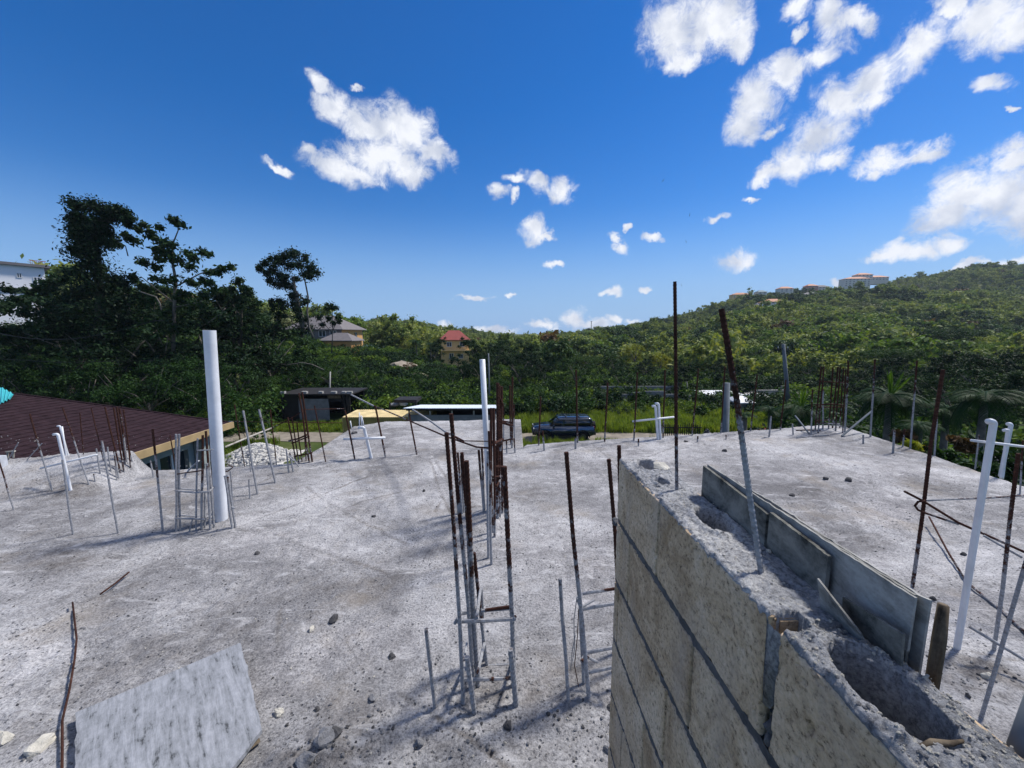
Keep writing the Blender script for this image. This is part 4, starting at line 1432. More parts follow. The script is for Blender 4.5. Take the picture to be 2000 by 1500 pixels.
RODS = [
    # base x,y, top x,y, width px, mat, label
    (27, 996, -4, 895, 4.5, 'mixed', 'grey rod leaning at the far left edge of the photo'),
    (102, 958, 58, 808, 4.5, 'mixed', 'grey topped rod left of the nearer white pipe cross'),
    (143, 1044, 122, 898, 5.5, 'cement', 'cement coated rod standing in front of the left white pipe cross'),
    (174, 946, 122, 796, 4, 'mixed', 'thin rod with rusty top behind the left white pipe cross'),
    (175, 884, 156, 806, 3, 'rust', 'thin dark rod against the dark shingle roof, first right of the white pipes'),
    (202, 900, 178, 796, 3, 'rust', 'thin dark rod against the dark shingle roof, left of the rusty bundle'),
    (231, 1041, 199, 861, 5.5, 'cement', 'tall cement coated rod in front of the rusty rod bundle'),
    (318, 1037, 298, 838, 6, 'mixed', 'tall rod standing left of the whitened rebar cage'),
    (197, 934, 188, 876, 4, 'cement', 'short cement coated stub at the end of the left crossbar'),
    (186, 941, 183, 925, 4, 'cement', 'very short stub below the end of the left crossbar'),
    (218, 932, 210, 873, 4, 'cement', 'short pale rod just left of the rusty rod bundle'),
    (228, 938, 224, 890, 3, 'mixed', 'thin short rod touching the left side of the rusty bundle'),
    (300, 932, 294, 900, 4, 'cement', 'short stub between the rusty bundle and the tall rod'),
    (42, 892, 36, 864, 3.5, 'cement', 'short pale stub on the raised bay near the left edge'),
    (86, 888, 82, 866, 3, 'cement', 'short stub on the raised bay beside the white pipe pair'),
    (346, 925, 332, 850, 3, 'rust', 'thin rusty tipped rod against the ochre fascia'),
    (503, 965, 475, 802, 5.5, 'cement', 'pale rod crossing the white batten, left one of two'),
    (538, 943, 506, 800, 5.5, 'cement', 'pale rod crossing the white batten, right one of two'),
    (488, 974, 486, 936, 4, 'cement', 'knee high stub in front of the two pale crossing rods'),
    (490, 922, 487, 898, 3, 'cement', 'short stub before the white stone heap'),
    (478, 912, 458, 790, 3, 'rust', 'dark rod in front of the left part of the white stone heap'),
    (540, 908, 528, 800, 3, 'rust', 'dark rod in front of the right part of the white stone heap'),
    (636, 902, 614, 792, 3.5, 'rust', 'dark bent rod right of the rusty corner cage'),
    (693, 897, 674, 802, 4.5, 'rust', 'dark rod before the left end of the yellow container'),
    (753, 893, 733, 793, 4.5, 'rust', 'dark rod before the middle of the yellow container'),
    (814, 888, 799, 806, 4, 'rust', 'dark rod with pale foot before the grey shed wall'),
    (903, 1003, 894, 884, 5, 'mixed', 'left thin rod of a close pair in mid slab'),
    (906, 1001, 900, 890, 5, 'mixed', 'right thin rod of a close pair in mid slab'),
    (945, 998, 935, 879, 5.5, 'mixed', 'rod left of the white centre pipe, nearer of the pair'),
    (947, 996, 941, 876, 5, 'mixed', 'rod touching the left side of the white centre pipe'),
    (850, 1382, 832, 1228, 9, 'cement', 'lone short cement coated rod left of the near rebar cage'),
    (1110, 1367, 1094, 1130, 8.5, 'cement', 'short cement coated rod left of the cage beside the block wall'),
    (990, 885, 989, 860, 3.5, 'mixed', 'short stub behind the rusty centre column, left one'),
    (1006, 884, 1004, 856, 3.5, 'mixed', 'short stub behind the rusty centre column, right one'),
    (1052, 870, 1056, 775, 3.5, 'rust', 'dark rod before the bonnet of the parked car'),
    (1063, 880, 1060, 842, 4, 'mixed', 'short stub before the front wheel of the parked car'),
    (1128, 865, 1125, 722, 4, 'rust', 'tall dark rod before the rear door of the parked car'),
    (1124, 877, 1124, 856, 5, 'cement', 'stub under the rear door of the parked car'),
    (1181, 862, 1187, 748, 4, 'rust', 'tall dark rod just right of the parked car'),
    (1238, 860, 1245, 727, 4, 'rust', 'tall dark rod left of the far white pipe cross'),
    (1247, 871, 1247, 857, 4, 'mixed', 'very short stub before the left arm of the far pipe cross'),
    (1295, 855, 1299, 722, 4, 'rust', 'tall dark rod right behind the far white pipe cross'),
    (1352, 850, 1364, 720, 4, 'rust', 'tall dark rod right of the long rod on the wall top'),
    (1362, 863, 1363, 852, 4, 'mixed', 'tiny stub below the small gravel heap'),
    (1408, 846, 1416, 717, 4, 'rust', 'tall dark rod touching the left of the big grey pole'),
    (1418, 858, 1418, 849, 3, 'mixed', 'tiny stub left of the thick leaning rod'),
    (1466, 842, 1479, 732, 4, 'rust', 'tall dark rod right of the thick leaning rod'),
    (1502, 853, 1506, 813, 4.5, 'cement', 'knee high pale stub on the far edge right of the leaning rod'),
    (1524, 840, 1535, 742, 4, 'rust', 'dark rod before the feathery plants at the far edge'),
    (1549, 850, 1548, 828, 4, 'cement', 'short stub beside the grey diagonal stick'),
    (1584, 848, 1587, 760, 4, 'mixed', 'pale footed rod left of the far corner cage'),
    (1700, 853, 1709, 702, 5, 'mixed', 'tall dark topped rod right of the far corner prop'),
    (1686, 867, 1686, 849, 5, 'cement', 'short stub below the far corner prop'),
    (1744, 885, 1747, 840, 6, 'cement', 'stub before the bushes right of the far corner'),
    (1763, 873, 1767, 838, 4.5, 'mixed', 'thin stub at the right slab edge with dark foot'),
    (1778, 876, 1791, 705, 5, 'mixed', 'tall dark rod at the right slab edge behind the thick dark rod'),
    (1905, 912, 1912, 850, 4.5, 'cement', 'pale rod left of the near white hook pipe'),
    (1825, 890, 1830, 815, 5, 'cement', 'pale rod hidden partly behind the thick dark rod'),
    (1782, 1146, 1842, 722, 10, 'rust', 'thick dark rusty rod behind the form boards'),
    (1941, 1270, 1989, 886, 11, 'mixed', 'rusty rod with pale foot right of the near white hook pipe'),
    (1917, 1400, 2006, 1090, 11.5, 'cement', 'thick pale cement coated rod at the right edge of the photo'),
    (1992, 965, 1998, 860, 5, 'mixed', 'thin rod at the right edge behind the rusty one'),
]
for r_ in RODS:
    rod(*r_)
# the tall rods set in the wall top
rod(1322, 964, 1318, 550, 8.5, 'rust', 'tallest rusty rod standing in the far part of the wall top', zb=1.205, group='rods set in the wall top')
rod(1488, 1128, 1409, 603, 15, 'mixed', 'thick leaning ribbed rod, rusty above and whitened below, on the wall top', zb=1.205, dy=.02, group='rods set in the wall top')


def cage(label, rods, ties, cat='rebar cage', name='rebar_cage', group='rebar cages of column starters'):
    b = G(*rods[0][:2])
    root = empty(name, b, label, cat, group)
    for r_ in rods:
        bx, by, tx, ty, w, mt = r_[:6]
        P_ = rod_pts(bx, by, tx, ty, 0, 0, 0.006)
        m = MB(); ribbed(m, P_, px2m(w, P_[1]), w)
        m.build('rebar', M[mt], root)
    for t in ties:
        pts_, w, mt = t
        PP = [AT(px, py, Y) for px, py, Y in pts_]
        m = MB(); r0 = px2m(w, PP[0])
        if len(PP) > 1:
            m.tube(PP, r0, 6)
        m.build('stirrup', M[mt], root)
    return root


def ring(pts_, w, mat):
    return (list(pts_) + [pts_[0]], w, mat)


YA, YAb = G(905, 1378).y, G(951, 1297).y
cage('nearest rebar cage, four tall bars with whitened stirrups in the bottom centre', [
    (905, 1375, 872, 845, 9, 'mixed'), (925, 1345, 881, 808, 9, 'mixed'), (927, 1393, 912, 1283, 12, 'cement'), (1008, 1377, 997, 1268, 13, 'cement'),
    (930, 1300, 902, 884, 8, 'mixed'), (934, 1340, 911, 900, 11, 'mixed'), (951, 1298, 926, 1080, 8, 'mixed'), (1004, 1340, 985, 911, 11, 'mixed'),
    (946, 1290, 940, 1150, 7, 'cement')], [
    ring([(893, 1214, YA), (950, 1212, YA), (1005, 1209, YA), (1004, 1188, YAb), (950, 1192, YAb), (900, 1198, YAb)], 9, 'cement'),
    ([(948, 1192, YAb), (998, 1185, YAb)], 8, 'rust'),
    ring([(900, 1328, YA), (960, 1326, YA), (1003, 1324, YA), (998, 1298, YAb), (943, 1301, YAb), (906, 1303, YAb)], 9, 'cement'),
    ([(938, 1152, YAb), (931, 1207, YA)], 7, 'cement'), ([(946, 1255, YAb), (932, 1318, YA)], 7, 'cement'),
    ([(1003, 1186, YAb), (1006, 1205, YA)], 7, 'cement'), ([(912, 1255, YAb), (906, 1290, YA)], 5, 'cement'),
    ([(888, 1218, YA), (893, 1208, YA), (898, 1216, YA)], 8, 'cement')])
YB, YBb = G(1150, 1361).y, G(1222, 1335).y
cage('rebar cage standing close against the left face of the block wall', [
    (1150, 1361, 1106, 883, 9.5, 'mixed'), (1140, 1335, 1133, 1180, 7, 'cement'), (1222, 1336, 1189, 897, 9, 'rust'), (1224, 1300, 1209, 870, 9, 'rust'),
    (1215, 1270, 1207, 1150, 8, 'mixed')], [
    ([(1136, 1190, YB), (1180, 1182, YB), (1222, 1176, YB)], 8, 'cement'), ([(1135, 1160, YBb), (1200, 1150, YBb), (1214, 1147, YBb)], 7, 'mixed'),
    ([(1135, 1160, YBb), (1129, 1172, YB), (1136, 1190, YB)], 9, 'cement'), ([(1136, 1186, YB), (1160, 1172, YB + .03)], 6, 'cement'),
    ([(1146, 1314, YB), (1185, 1306, YB), (1219, 1296, YB)], 8, 'cement'), ([(1145, 1275, YBb), (1180, 1268, YBb), (1212, 1262, YBb)], 8, 'cement'),
    ([(1212, 1262, YBb), (1219, 1296, YB)], 7, 'cement'), ([(1145, 1275, YBb), (1136, 1290, YB), (1146, 1314, YB)], 8, 'cement'), ([(1146, 1283, YB), (1167, 1293, YB + .03)], 6, 'cement'),
    ([(1127, 1165, YB), (1121, 1210, YB), (1122, 1270, YB), (1113, 1315, YB), (1118, 1270, YB), (1124, 1240, YB)], 2.2, 'cement'),
    ([(1130, 1190, YB), (1128, 1240, YB), (1122, 1300, YB), (1130, 1340, YB)], 2.2, 'rust')])
YC = G(965, 1047).y
YC2 = G(975, 1010).y
YC3 = G(1000, 875).y
cage('rusty centre column cage standing right of the white centre pipe', [
    (962, 1040, 959, 797, 6, 'rust'), (966, 1048, 964, 797, 6, 'rust'), (972, 1012, 972, 748, 7, 'rust'), (976, 1008, 975, 753, 7, 'rust'),
    (981, 1002, 980, 755, 6, 'rust'), (954, 1090, 953, 880, 6, 'cement'), (960, 1102, 955, 842, 6, 'mixed'), (968, 1000, 969, 870, 5, 'mixed')], [
    ([(958, 862, YC), (978, 866, YC2), (976, 880, YC2)], 9, 'rust'), ([(967, 911, YC), (987, 911, YC2), (987, 940, YC2)], 5, 'rust'),
    ([(961, 932, YC), (980, 930, YC2)], 5, 'rust'), ([(958, 870, YC), (982, 858, YC2)], 7, 'rust'), ([(961, 935, YC), (970, 950, YC), (978, 935, YC2)], 4, 'rust'),
    ([(955, 875, YC), (930, 873, YC + .1), (870, 852, YC + .5), (800, 822, YC + 1.2), (742, 797, YC + 2.0), (730, 793, YC + 2.1)], 4.5, 'rust'),
    ([(730, 793, YC + 2.1), (712, 784, YC + 2.3), (686, 771, YC + 2.6)], 4, 'cement'),
    ([(955, 862, YC2), (905, 861, YC2)], 2.5, 'rust'), ([(975, 775, YC2), (982, 790, YC2), (975, 800, YC2)], 5, 'rust')])
cage('thin rusty cage behind the centre column, near the slab notch', [
    (998, 868, 996, 753, 4, 'rust'), (1000, 875, 1001, 736, 4.5, 'rust'), (984, 862, 983, 790, 3, 'mixed'), (1005, 862, 1004, 790, 3, 'mixed')], [
    ([(979, 825, YC3), (1003, 832, YC3)], 6, 'rust'), ([(979, 862, YC3), (1001, 857, YC3)], 4, 'rust'), ([(980, 822, YC3 + .2), (1002, 826, YC3 + .2)], 4, 'rust')])
m = MB(); Yt = YC2
m.tube([AT(806, 800, Yt + 1.8), AT(840, 822, Yt + 1.1), AT(868, 842, Yt + .6), AT(905, 862, Yt)], px2m(4, AT(806, 800, Yt + 1.8)), 6)
tag(m.build('bent_rod', M['mixed'], smooth=True), 'shorter bent rod running from above the grey shed to the centre column', 'rod')

YD = G(400, 1034).y
YDb = G(418, 1005).y
cage('whitened rebar cage left of the big white pole', [
    (344, 1038, 344, 848, 6, 'cement'), (352, 1036, 350, 848, 6, 'cement'), (383, 1036, 386, 856, 5, 'cement'), (394, 1034, 396, 850, 6.5, 'mixed'),
    (411, 1034, 404, 905, 6.5, 'cement'), (418, 1030, 402, 842, 6, 'mixed'), (421, 1012, 410, 850, 6, 'mixed'), (400, 1030, 400, 960, 5, 'cement')], [
    ([(342, 958, YD), (380, 962, YD), (409, 960, YD)], 6, 'cement'), ([(346, 954, YDb), (395, 958, YDb)], 4, 'cement'), ([(409, 960, YD), (422, 944, YDb)], 5, 'cement'),
    ([(342, 1012, YD), (375, 1013, YD), (400, 1014, YD)], 6.5, 'cement'), ([(400, 1014, YD), (424, 998, YDb)], 5, 'cement'), ([(350, 1006, YDb), (395, 1010, YDb)], 4, 'cement'),
    ([(346, 926, YD), (372, 922, YD), (396, 919, YD)], 4, 'rust'), ([(386, 880, YD), (416, 878, YD)], 4, 'cement'), ([(386, 958, YD), (402, 943, YDb)], 4, 'cement'),
    ([(376, 1014, YD), (369, 1042, YD)], 4, 'cement'), ([(366, 922, YDb), (386, 900, YDb)], 3.5, 'cement'), ([(420, 925, YDb), (446, 920, YDb), (455, 912, YDb), (446, 908, YDb)], 3.5, 'rust')])
YD2 = G(454, 1032).y
cage('pair of cement coated bars tied together right of the big white pole', [
    (454, 1032, 440, 932, 6, 'cement'), (460, 1030, 444, 930, 6, 'cement'), (456, 995, 450, 920, 4, 'cement')], [
    ([(438, 931, YD2), (446, 929, YD2)], 6, 'cement'), ([(452, 990, YD2), (458, 993, YD2)], 6, 'cement')], name='rebar_pair', cat='rods')
YE = G(245, 925).y
cage('rusty bundle of column bars at the edge of the raised left bay', [
    (236, 928, 205, 795, 4.5, 'rust'), (243, 925, 222, 796, 4.5, 'rust'), (247, 922, 228, 795, 5, 'rust'), (250, 920, 233, 797, 5, 'mixed'), (256, 921, 241, 800, 4, 'rust'),
    (232, 935, 222, 880, 4, 'cement'), (262, 918, 250, 866, 3, 'mixed')], [
    ([(228, 850, YE), (243, 852, YE), (252, 850, YE)], 4, 'rust'), ([(232, 880, YE), (250, 878, YE)], 4, 'mixed'), ([(238, 926, YE), (262, 922, YE), (275, 928, YE)], 4, 'rust'),
    ([(226, 822, YE), (244, 824, YE)], 3.5, 'rust'), ([(230, 866, YE), (252, 862, YE)], 4, 'mixed')])
YF = G(605, 903).y
cage('rusty corner cage between the white stone heap and the yellow container', [
    (578, 903, 562, 815, 4, 'rust'), (584, 905, 570, 815, 3.5, 'rust'), (590, 902, 580, 825, 3.5, 'rust'), (604, 904, 584, 768, 5, 'rust'), (610, 902, 590, 766, 5, 'rust'), (598, 900, 592, 800, 3, 'rust')], [
    ([(564, 861, YF), (582, 857, YF), (600, 849, YF)], 5, 'rust'), ([(570, 866, YF), (604, 852, YF)], 4, 'rust'), ([(574, 892, YF), (592, 888, YF), (610, 884, YF)], 4, 'rust'),
    ([(530, 836, YF + .3), (560, 822, YF + .2), (586, 806, YF)], 3, 'rust'), ([(445, 823, YF + .8), (560, 825, YF), (670, 826, YF + .4)], 2.2, 'rust'), ([(590, 800, YF), (672, 798, YF + .5)], 2.2, 'rust')])
cage('small bunch of grey stubs in front of the rusty corner cage', [
    (564, 923, 559, 877, 4.5, 'cement'), (573, 922, 566, 884, 5, 'cement'), (584, 912, 566, 886, 3.5, 'cement')], [
    ([(561, 890, G(564, 923).y), (574, 900, G(564, 923).y)], 4, 'cement')], name='rebar_stubs', cat='rods')
YH = G(1640, 842).y
cage('tall dark far corner cage before the palm trees', [
    (1592, 842, 1604, 716, 4, 'rust'), (1598, 846, 1609, 716, 4, 'rust'), (1607, 838, 1608, 760, 4, 'cement'), (1618, 838, 1627, 717, 4, 'rust'), (1626, 836, 1637, 716, 4, 'rust'),
    (1632, 842, 1641, 717, 4, 'rust'), (1640, 836, 1648, 718, 3.5, 'rust'), (1650, 843, 1657, 705, 5, 'mixed'), (1646, 846, 1652, 720, 3.5, 'rust')], [
    ([(1592, 791, YH), (1625, 789, YH), (1654, 792, YH)], 4, 'rust'), ([(1596, 795, YH + .2), (1650, 795, YH + .2)], 4, 'rust'), ([(1600, 745, YH), (1655, 748, YH)], 3, 'rust'),
    ([(1592, 822, YH), (1622, 820, YH + .2), (1640, 832, YH), (1655, 836, YH)], 4, 'mixed'), ([(1592, 826, YH), (1640, 828, YH)], 4, 'mixed')])
# stirrup hanging on the thick dark rod at the right
YJ = G(1782, 1146).y
root = empty('hanging_stirrup', AT(1800, 980, YJ - .02), 'dark bent stirrup tied to the thick dark rod, reaching to the right edge', 'stirrup')
for pts_, w, mt in [([(1767, 960, YJ - .02), (1802, 978, YJ - .02), (1872, 1021, YJ - .1), (1967, 1063, YJ - .2), (2060, 1105, YJ - .3)], 7.5, 'rust'),
                    ([(1806, 978, YJ - .03), (1793, 980, YJ - .03), (1787, 988, YJ - .03), (1793, 996, YJ - .03), (1810, 1003, YJ - .04), (1872, 1024, YJ - .1)], 7, 'rust'),
                    ([(1806, 978, YJ + .03), (1840, 976, YJ + .03), (1925, 973, YJ + .05), (2060, 964, YJ + .1)], 6, 'mixed'),
                    ([(1921, 1046, YJ - .2), (1996, 1089, YJ - .3)], 8, 'cement')]:
    m = MB(); PP = [AT(*q) for q in pts_]; m.tube(PP, px2m(w, PP[0]), 8); m.build('bar', M[mt], root, smooth=True)
m = MB(); Yk = G(1941, 1270).y
PP = [AT(1894, 1224, Yk - .05), AT(1950, 1258, Yk - .1), AT(2040, 1312, Yk - .2)]
m.tube(PP, px2m(11, PP[0]), 8)
tag(m.build('tie_bar', M['cement'], smooth=True), 'short cement coated crossbar tied to the pale leaning rod at right', 'rod')
# bars lying on the slab
m = MB(); m.tube([G(1812, 1027) + Vector((0, 0, .08)), G(1850, 1085) + Vector((0, 0, .03)), G(1887, 1140) + Vector((0, 0, .012))], px2m(7, G(1887, 1140)), 8)
m.tube([G(1887, 1140) + Vector((0, 0, .012)), G(1950, 1192) + Vector((0, 0, .012)), G(2010, 1248) + Vector((0, 0, .012))], px2m(8, G(1887, 1140)), 8)
tag(m.build('bent_rod', M['rust'], smooth=True), 'dark bent bar lying on the slab behind the near white hook pipe', 'rod')
m = MB(); PP = [G(x, y) + Vector((0, 0, .006)) for x, y in ((142, 1178), (150, 1250), (146, 1290), (136, 1350), (122, 1410), (122, 1470), (121, 1540))]
m.tube(PP, px2m(6, PP[2]), 8)
tag(m.build('bent_rod', M['rust'], smooth=True), 'curved rusty bar half sunk in the slab at lower left', 'rod')
m = MB(); PP = [G(x, y) + Vector((0, 0, .002)) for x, y in ((196, 1161), (225, 1140), (252, 1118))]
m.tube(PP, px2m(6, PP[0]), 8)
tag(m.build('exposed_bar', M['rust'], smooth=True), 'rusty stretch of bar laid bare in the slab edge at left', 'rod')
# sticks and props
def stick(a, b, w, mat, label, name='stick', cat='stick', n=8):
    m = MB(); m.tube([a, (a + b) / 2 + Vector((0, 0, .004)), b], px2m(w, a), n)
    return tag(m.build(name, M[mat], None, a), label, cat)
stick(AT(440, 873, 4.25), AT(531, 836, 4.75), 6, 'wood_pale', 'whitish batten tied across the two pale rods', 'batten', 'batten', 4)
stick(G(1644, 853) + Vector((0, 0, .01)), AT(1703, 803, 6.2), 6, 'pole_concrete', 'grey timber prop slanting up at the far slab corner', 'prop', 'prop', 6)
stick(G(1580, 848) + Vector((0, 0, .01)), AT(1553, 812, 6.5), 4.5, 'pole_concrete', 'grey stick slanting left beside the far corner cage')
stick(G(1556, 856) + Vector((0, 0, .01)), G(1618, 851) + Vector((0, 0, .01)), 4, 'cement', 'pale rod lying on the far slab before the corner cage', n=6)
stick(G(1555, 842) + Vector((0, 0, .015)), G(1602, 842) + Vector((0, 0, .015)), 3.5, 'rust', 'rusty rod lying at the far edge before the corner cage', n=6)
stick(G(366, 922) + Vector((0, 0, .01)), AT(388, 900, 4.2), 4, 'pvc_dirty', 'short white stick slanting behind the whitened cage')

# ------------------------------------------------------------------ white pipes
def pipe(pts_, r, mat, n=16):
    m = MB(); m.tube(pts_, r, n)
    return m
b = G(433, 1013); t = AT(409, 645, b.y)
r_ = px2m(30, b)
m = MB(); m.tube([b - Vector((0, 0, .03)), b, b.lerp(t, .5), t], [r_, r_, r_, r_ * 1.0], 28, cap=False)
m.tube([t, t - (t - b).normalized() * .3], r_ * .92, 28, cap=False)
ob = m.build('white_pole', M['pvc'], None, b, smooth=True)
tag(ob, 'tall thick white pole standing on the left part of the slab', 'pole')
b = G(957, 1000); t = AT(942, 702, b.y); r_ = px2m(12.5, b)
ob = MB().tube([b - Vector((0, 0, .03)), b, b.lerp(t, .5), t], r_, 18).build('white_pipe', M['pvc'], None, b, smooth=True)
tag(ob, 'white pipe standing upright in the centre of the slab', 'pipe')


def hook_pts(b, t, r, side=-1, depth=.04, n=6):
    """straight up then a tight bend to the side"""
    out = [b - Vector((0, 0, .03)), b]
    d = (t - b).normalized()
    R_ = r * 1.15
    base = t - d * R_
    out.append(b.lerp(base, .5)); out.append(base)
    for i in range(1, n + 1):
        a = math.pi / 2 * i / n
        out.append(base + d * (R_ * math.sin(a)) + Vector((side, 0, 0)) * (R_ * (1 - math.cos(a))))
    out.append(out[-1] + Vector((side * depth, 0, -depth * .1)))
    return out


def pipe_cross(label, ups, bar, mat='pvc', group='white service pipes with crossbars'):
    b0 = G(*ups[0][:2])
    root = empty('pipe_stub_up', b0, label, 'pipes', group)
    for (bx, by, tx, ty, w, hook) in ups:
        b = GS(bx, by); t = AT(tx, ty, b.y); r = px2m(w, b)
        r *= 1.2
        P_ = hook_pts(b, t, r, -1, hook) if hook else [b - Vector((0, 0, .03)), b, t]
        MB().tube(P_, r, 14).build('pipe', M[mat], root, smooth=True)
    if bar:
        a, c, w, Ya, Yc = bar
        A, C_ = AT(*a, Ya), AT(*c, Yc)
        MB().tube([A, C_], px2m(w, A), 10).build('crossbar', M[mat], root, smooth=True)
    return root


ya = G(138, 957).y
pipe_cross('left white hooked pipe with slanting white crossbar', [(138, 957, 113, 848, 7, .03)], ((79, 915), (189, 888), 7, ya - .06, ya - .06))
y2 = G(133, 888).y
pipe_cross('pair of thin white hooked pipes behind the left pipe cross', [(133, 889, 117, 832, 4.5, .02), (129, 889, 121, 833, 4, 0)], None)
y3 = G(725, 894).y
pipe_cross('bent white pipe with level crossbar before the yellow container', [(725, 894, 711, 835, 6, .05)], ((671, 858), (752, 855), 6.5, y3 - .04, y3 - .04))
y4 = G(1287, 857).y
pipe_cross('far pair of white pipes with a white crossbar right of the car', [(1285, 858, 1280, 793, 5, .03), (1290, 858, 1286, 788, 5, .03)], ((1235, 823), (1321, 814), 4.5, y4 - .04, y4 - .04), 'pvc')
y5 = G(1870, 1272).y
pipe_cross('near white hook pipe at right with a thin white crossbar', [(1868, 1272, 1941, 823, 15.5, .012)], ((1897, 860), (2030, 876), 9.5, y5 + .04, y5 + .04), 'pvc')
pipe_cross('far white double hook pipe near the right slab edge', [(1955, 926, 1975, 828, 10.5, .02), (1957, 930, 1969, 840, 9.5, .03)], None)
# bundle of pipes lying at the far left corner of the extension
root = empty('pipe_bundle', G(706, 838), 'small white pipe bundle at the far corner before the container', 'pipes')
yb = G(706, 838).y
for (x0, y0, x1, y1, w) in ((691, 845, 710, 834, 7), (702, 842, 702, 806, 3), (708, 842, 705, 812, 3), (711, 834, 706, 812, 3), (684, 822, 688, 842, 3)):
    MB().tube([AT(x0, y0, yb), AT(x1, y1, yb)], px2m(w, AT(x0, y0, yb)), 8).build('pipe', M['pvc'], root, smooth=True)
b = G(692, 847)
mm_ = MB(); mm_.add(*rock(0.05, 77, 2, .5)); ob = mm_.build('rag', M['chunk_dark']); ob.location = b + Vector((0, 0, .02)); tag(ob, 'dark lump at the foot of the white pipe bundle', 'lump')
# pale post and little bench at the left margin
m = MB(); a = GS(2, 912); m.box((a.x, a.y, a.z + .05), (.07, .07, .14)); tag(m.build('pipe_end', M['pvc_dirty']), 'pale square post cut by the left edge', 'post')
root = empty('saw_bench', AT(20, 893, 4.7), 'tiny yellowish trestle beside the pale post at left', 'trestle')
MB().tube([AT(12, 883, 4.7), AT(29, 881, 4.7)], .012, 6).build('beam', M['wood_pale'], root)
for x in (15, 26):
    MB().tube([AT(x, 883, 4.7), AT(x, 894, 4.7)], .01, 6).build('leg', M['wood_pale'], root)

# ------------------------------------------------------------------ neighbour's house on the left
nh = empty('shingle_house', (-7.2, 8, GZ), 'low house with dark shingle roof and pale green wall beyond the left slab edge', 'house')
EV = -0.62
e_far = AT(447, 826, 9.3)
EX = -7.0
ridge = Vector((-12.4, 9.3, 0.13))
NR = 26
ca, cb = Vector((EX, 1.0, EV)), Vector((EX, 9.35, EV))
ra_, rb_ = Vector((-12.4, 1.0, .13)), Vector((-12.4, 9.35, .13))
for i in range(NR):
    t0, t1 = i / NR, (i + 1) / NR
    a0, a1 = ca.lerp(ra_, t0), cb.lerp(rb_, t0)
    b0, b1 = ca.lerp(ra_, t1 + .02), cb.lerp(rb_, t1 + .02)
    up = Vector((0, 0, .022))
    m = MB()
    k = 40
    vs, fs = [], []
    for j in range(k + 1):
        s = j / k
        w_ = 0.006 * noise.noise((j * 3.1, i * 7.0, 0))
        p, q = a0.lerp(a1, s) + up + Vector((w_, 0, w_)), b0.lerp(b1, s)
        vs += [p - up, p, q]
        if j:
            z_ = 3 * j
            fs += [(z_ - 3, z_, z_ + 1, z_ - 2), (z_ - 2, z_ + 1, z_ + 2, z_ - 1)]
    m.add(vs, fs); m.build('shingle_course', M['shingle'], nh)
MB().prism([ca - Vector((0, 0, .03)), cb - Vector((0, 0, .03)), rb_ - Vector((0, 0, .03)), ra_ - Vector((0, 0, .03))], (0, 0, -.05)).build('roof_deck', M['shingle'], nh)
MB().tube([ra_ + Vector((0, 0, .02)), rb_ + Vector((0, 0, .02))], .05, 6).build('ridge_cap', M['shingle'], nh)
MB().box((EX + .03, 5.2, EV - .04), (.04, 8.4, .15)).build('fascia', M['fascia'], nh)
fr_ = MB(); fr_.prism([cb + Vector((0, .02, .03)), rb_ + Vector((0, .02, .03)), rb_ + Vector((0, .02, -.13)), cb + Vector((0, .02, -.13))], (0, .04, 0)); fr_.build('fascia', M['shingle'], nh)
# wall below the eave with windows
wz0, wz1 = GZ, EV - .1
wx = EX - .35
wm = MB()
wins = [(6.9, 7.65), (7.75, 8.45)]
edges = [1.5] + [e for w_ in wins for e in w_] + [9.0]
for i in range(0, len(edges), 2):
    wm.box2((wx - .15, edges[i], wz0), (wx, edges[i + 1], wz1))
for (a, b) in wins:
    wm.box2((wx - .15, a, wz0), (wx, b, -1.75)); wm.box2((wx - .15, a, -1.0), (wx, b, wz1))
wm.build('wall', M['wall_green'], nh)
MB().box2((-11.8, 8.85, wz0), (wx - .151, 9.0, wz1)).build('wall', M['wall_green'], nh)
for (a, b) in wins:
    w_ = MB().box2((wx - .12, a, -1.75), (wx - .10, b, -1.0)).build('window', M['glass'], nh)
    MB().box2((wx - .09, (a + b) / 2 - .02, -1.75), (wx - .06, (a + b) / 2 + .02, -1.0)).build('frame', M['frame_white'], w_)
MB().box2((wx + .02, 8.6, -2.2), (wx + .22, 8.95, wz1)).build('pillar', M['wall_green'], nh)
# turquoise sheet canopy at the left margin
tc_ = empty('turquoise_canopy', AT(-30, 780, 8.6), 'turquoise corrugated sheet roof cut by the left edge above the shingles', 'roof')
m = MB(); k = 26
A0, A1 = AT(-120, 758, 8.2), AT(-95, 812, 8.0)
B0, B1 = AT(28, 770, 9.0), AT(10, 789, 8.6)
C0, C1 = AT(2, 756, 9.2), AT(-20, 790, 8.6)
vs, fs = [], []
top = [AT(-140, 736, 9.2), AT(-60, 748, 9.2), AT(2, 756, 9.2), AT(28, 770, 9.1)]
bot = [AT(-150, 800, 8.4), AT(-60, 800, 8.4), AT(0, 787, 8.5), AT(22, 776, 8.8)]
for j in range(41):
    s = j / 40 * 3; i0 = min(2, int(s)); f_ = s - i0
    p, q = top[i0].lerp(top[i0 + 1], f_), bot[i0].lerp(bot[i0 + 1], f_)
    w_ = .02 * math.sin(j * 1.6)
    vs += [p + Vector((0, 0, w_)), q + Vector((0, 0, w_)), p + Vector((0, 0, w_ - .02)), q + Vector((0, 0, w_ - .02))]
    if j:
        z_ = 4 * j
        fs += [(z_ - 4, z_, z_ + 1, z_ - 3), (z_ - 2, z_ - 1, z_ + 3, z_ + 2), (z_ - 3, z_ + 1, z_ + 3, z_ - 1)]
m.add(vs, fs); m.build('sheet', M['cyan'], tc_)
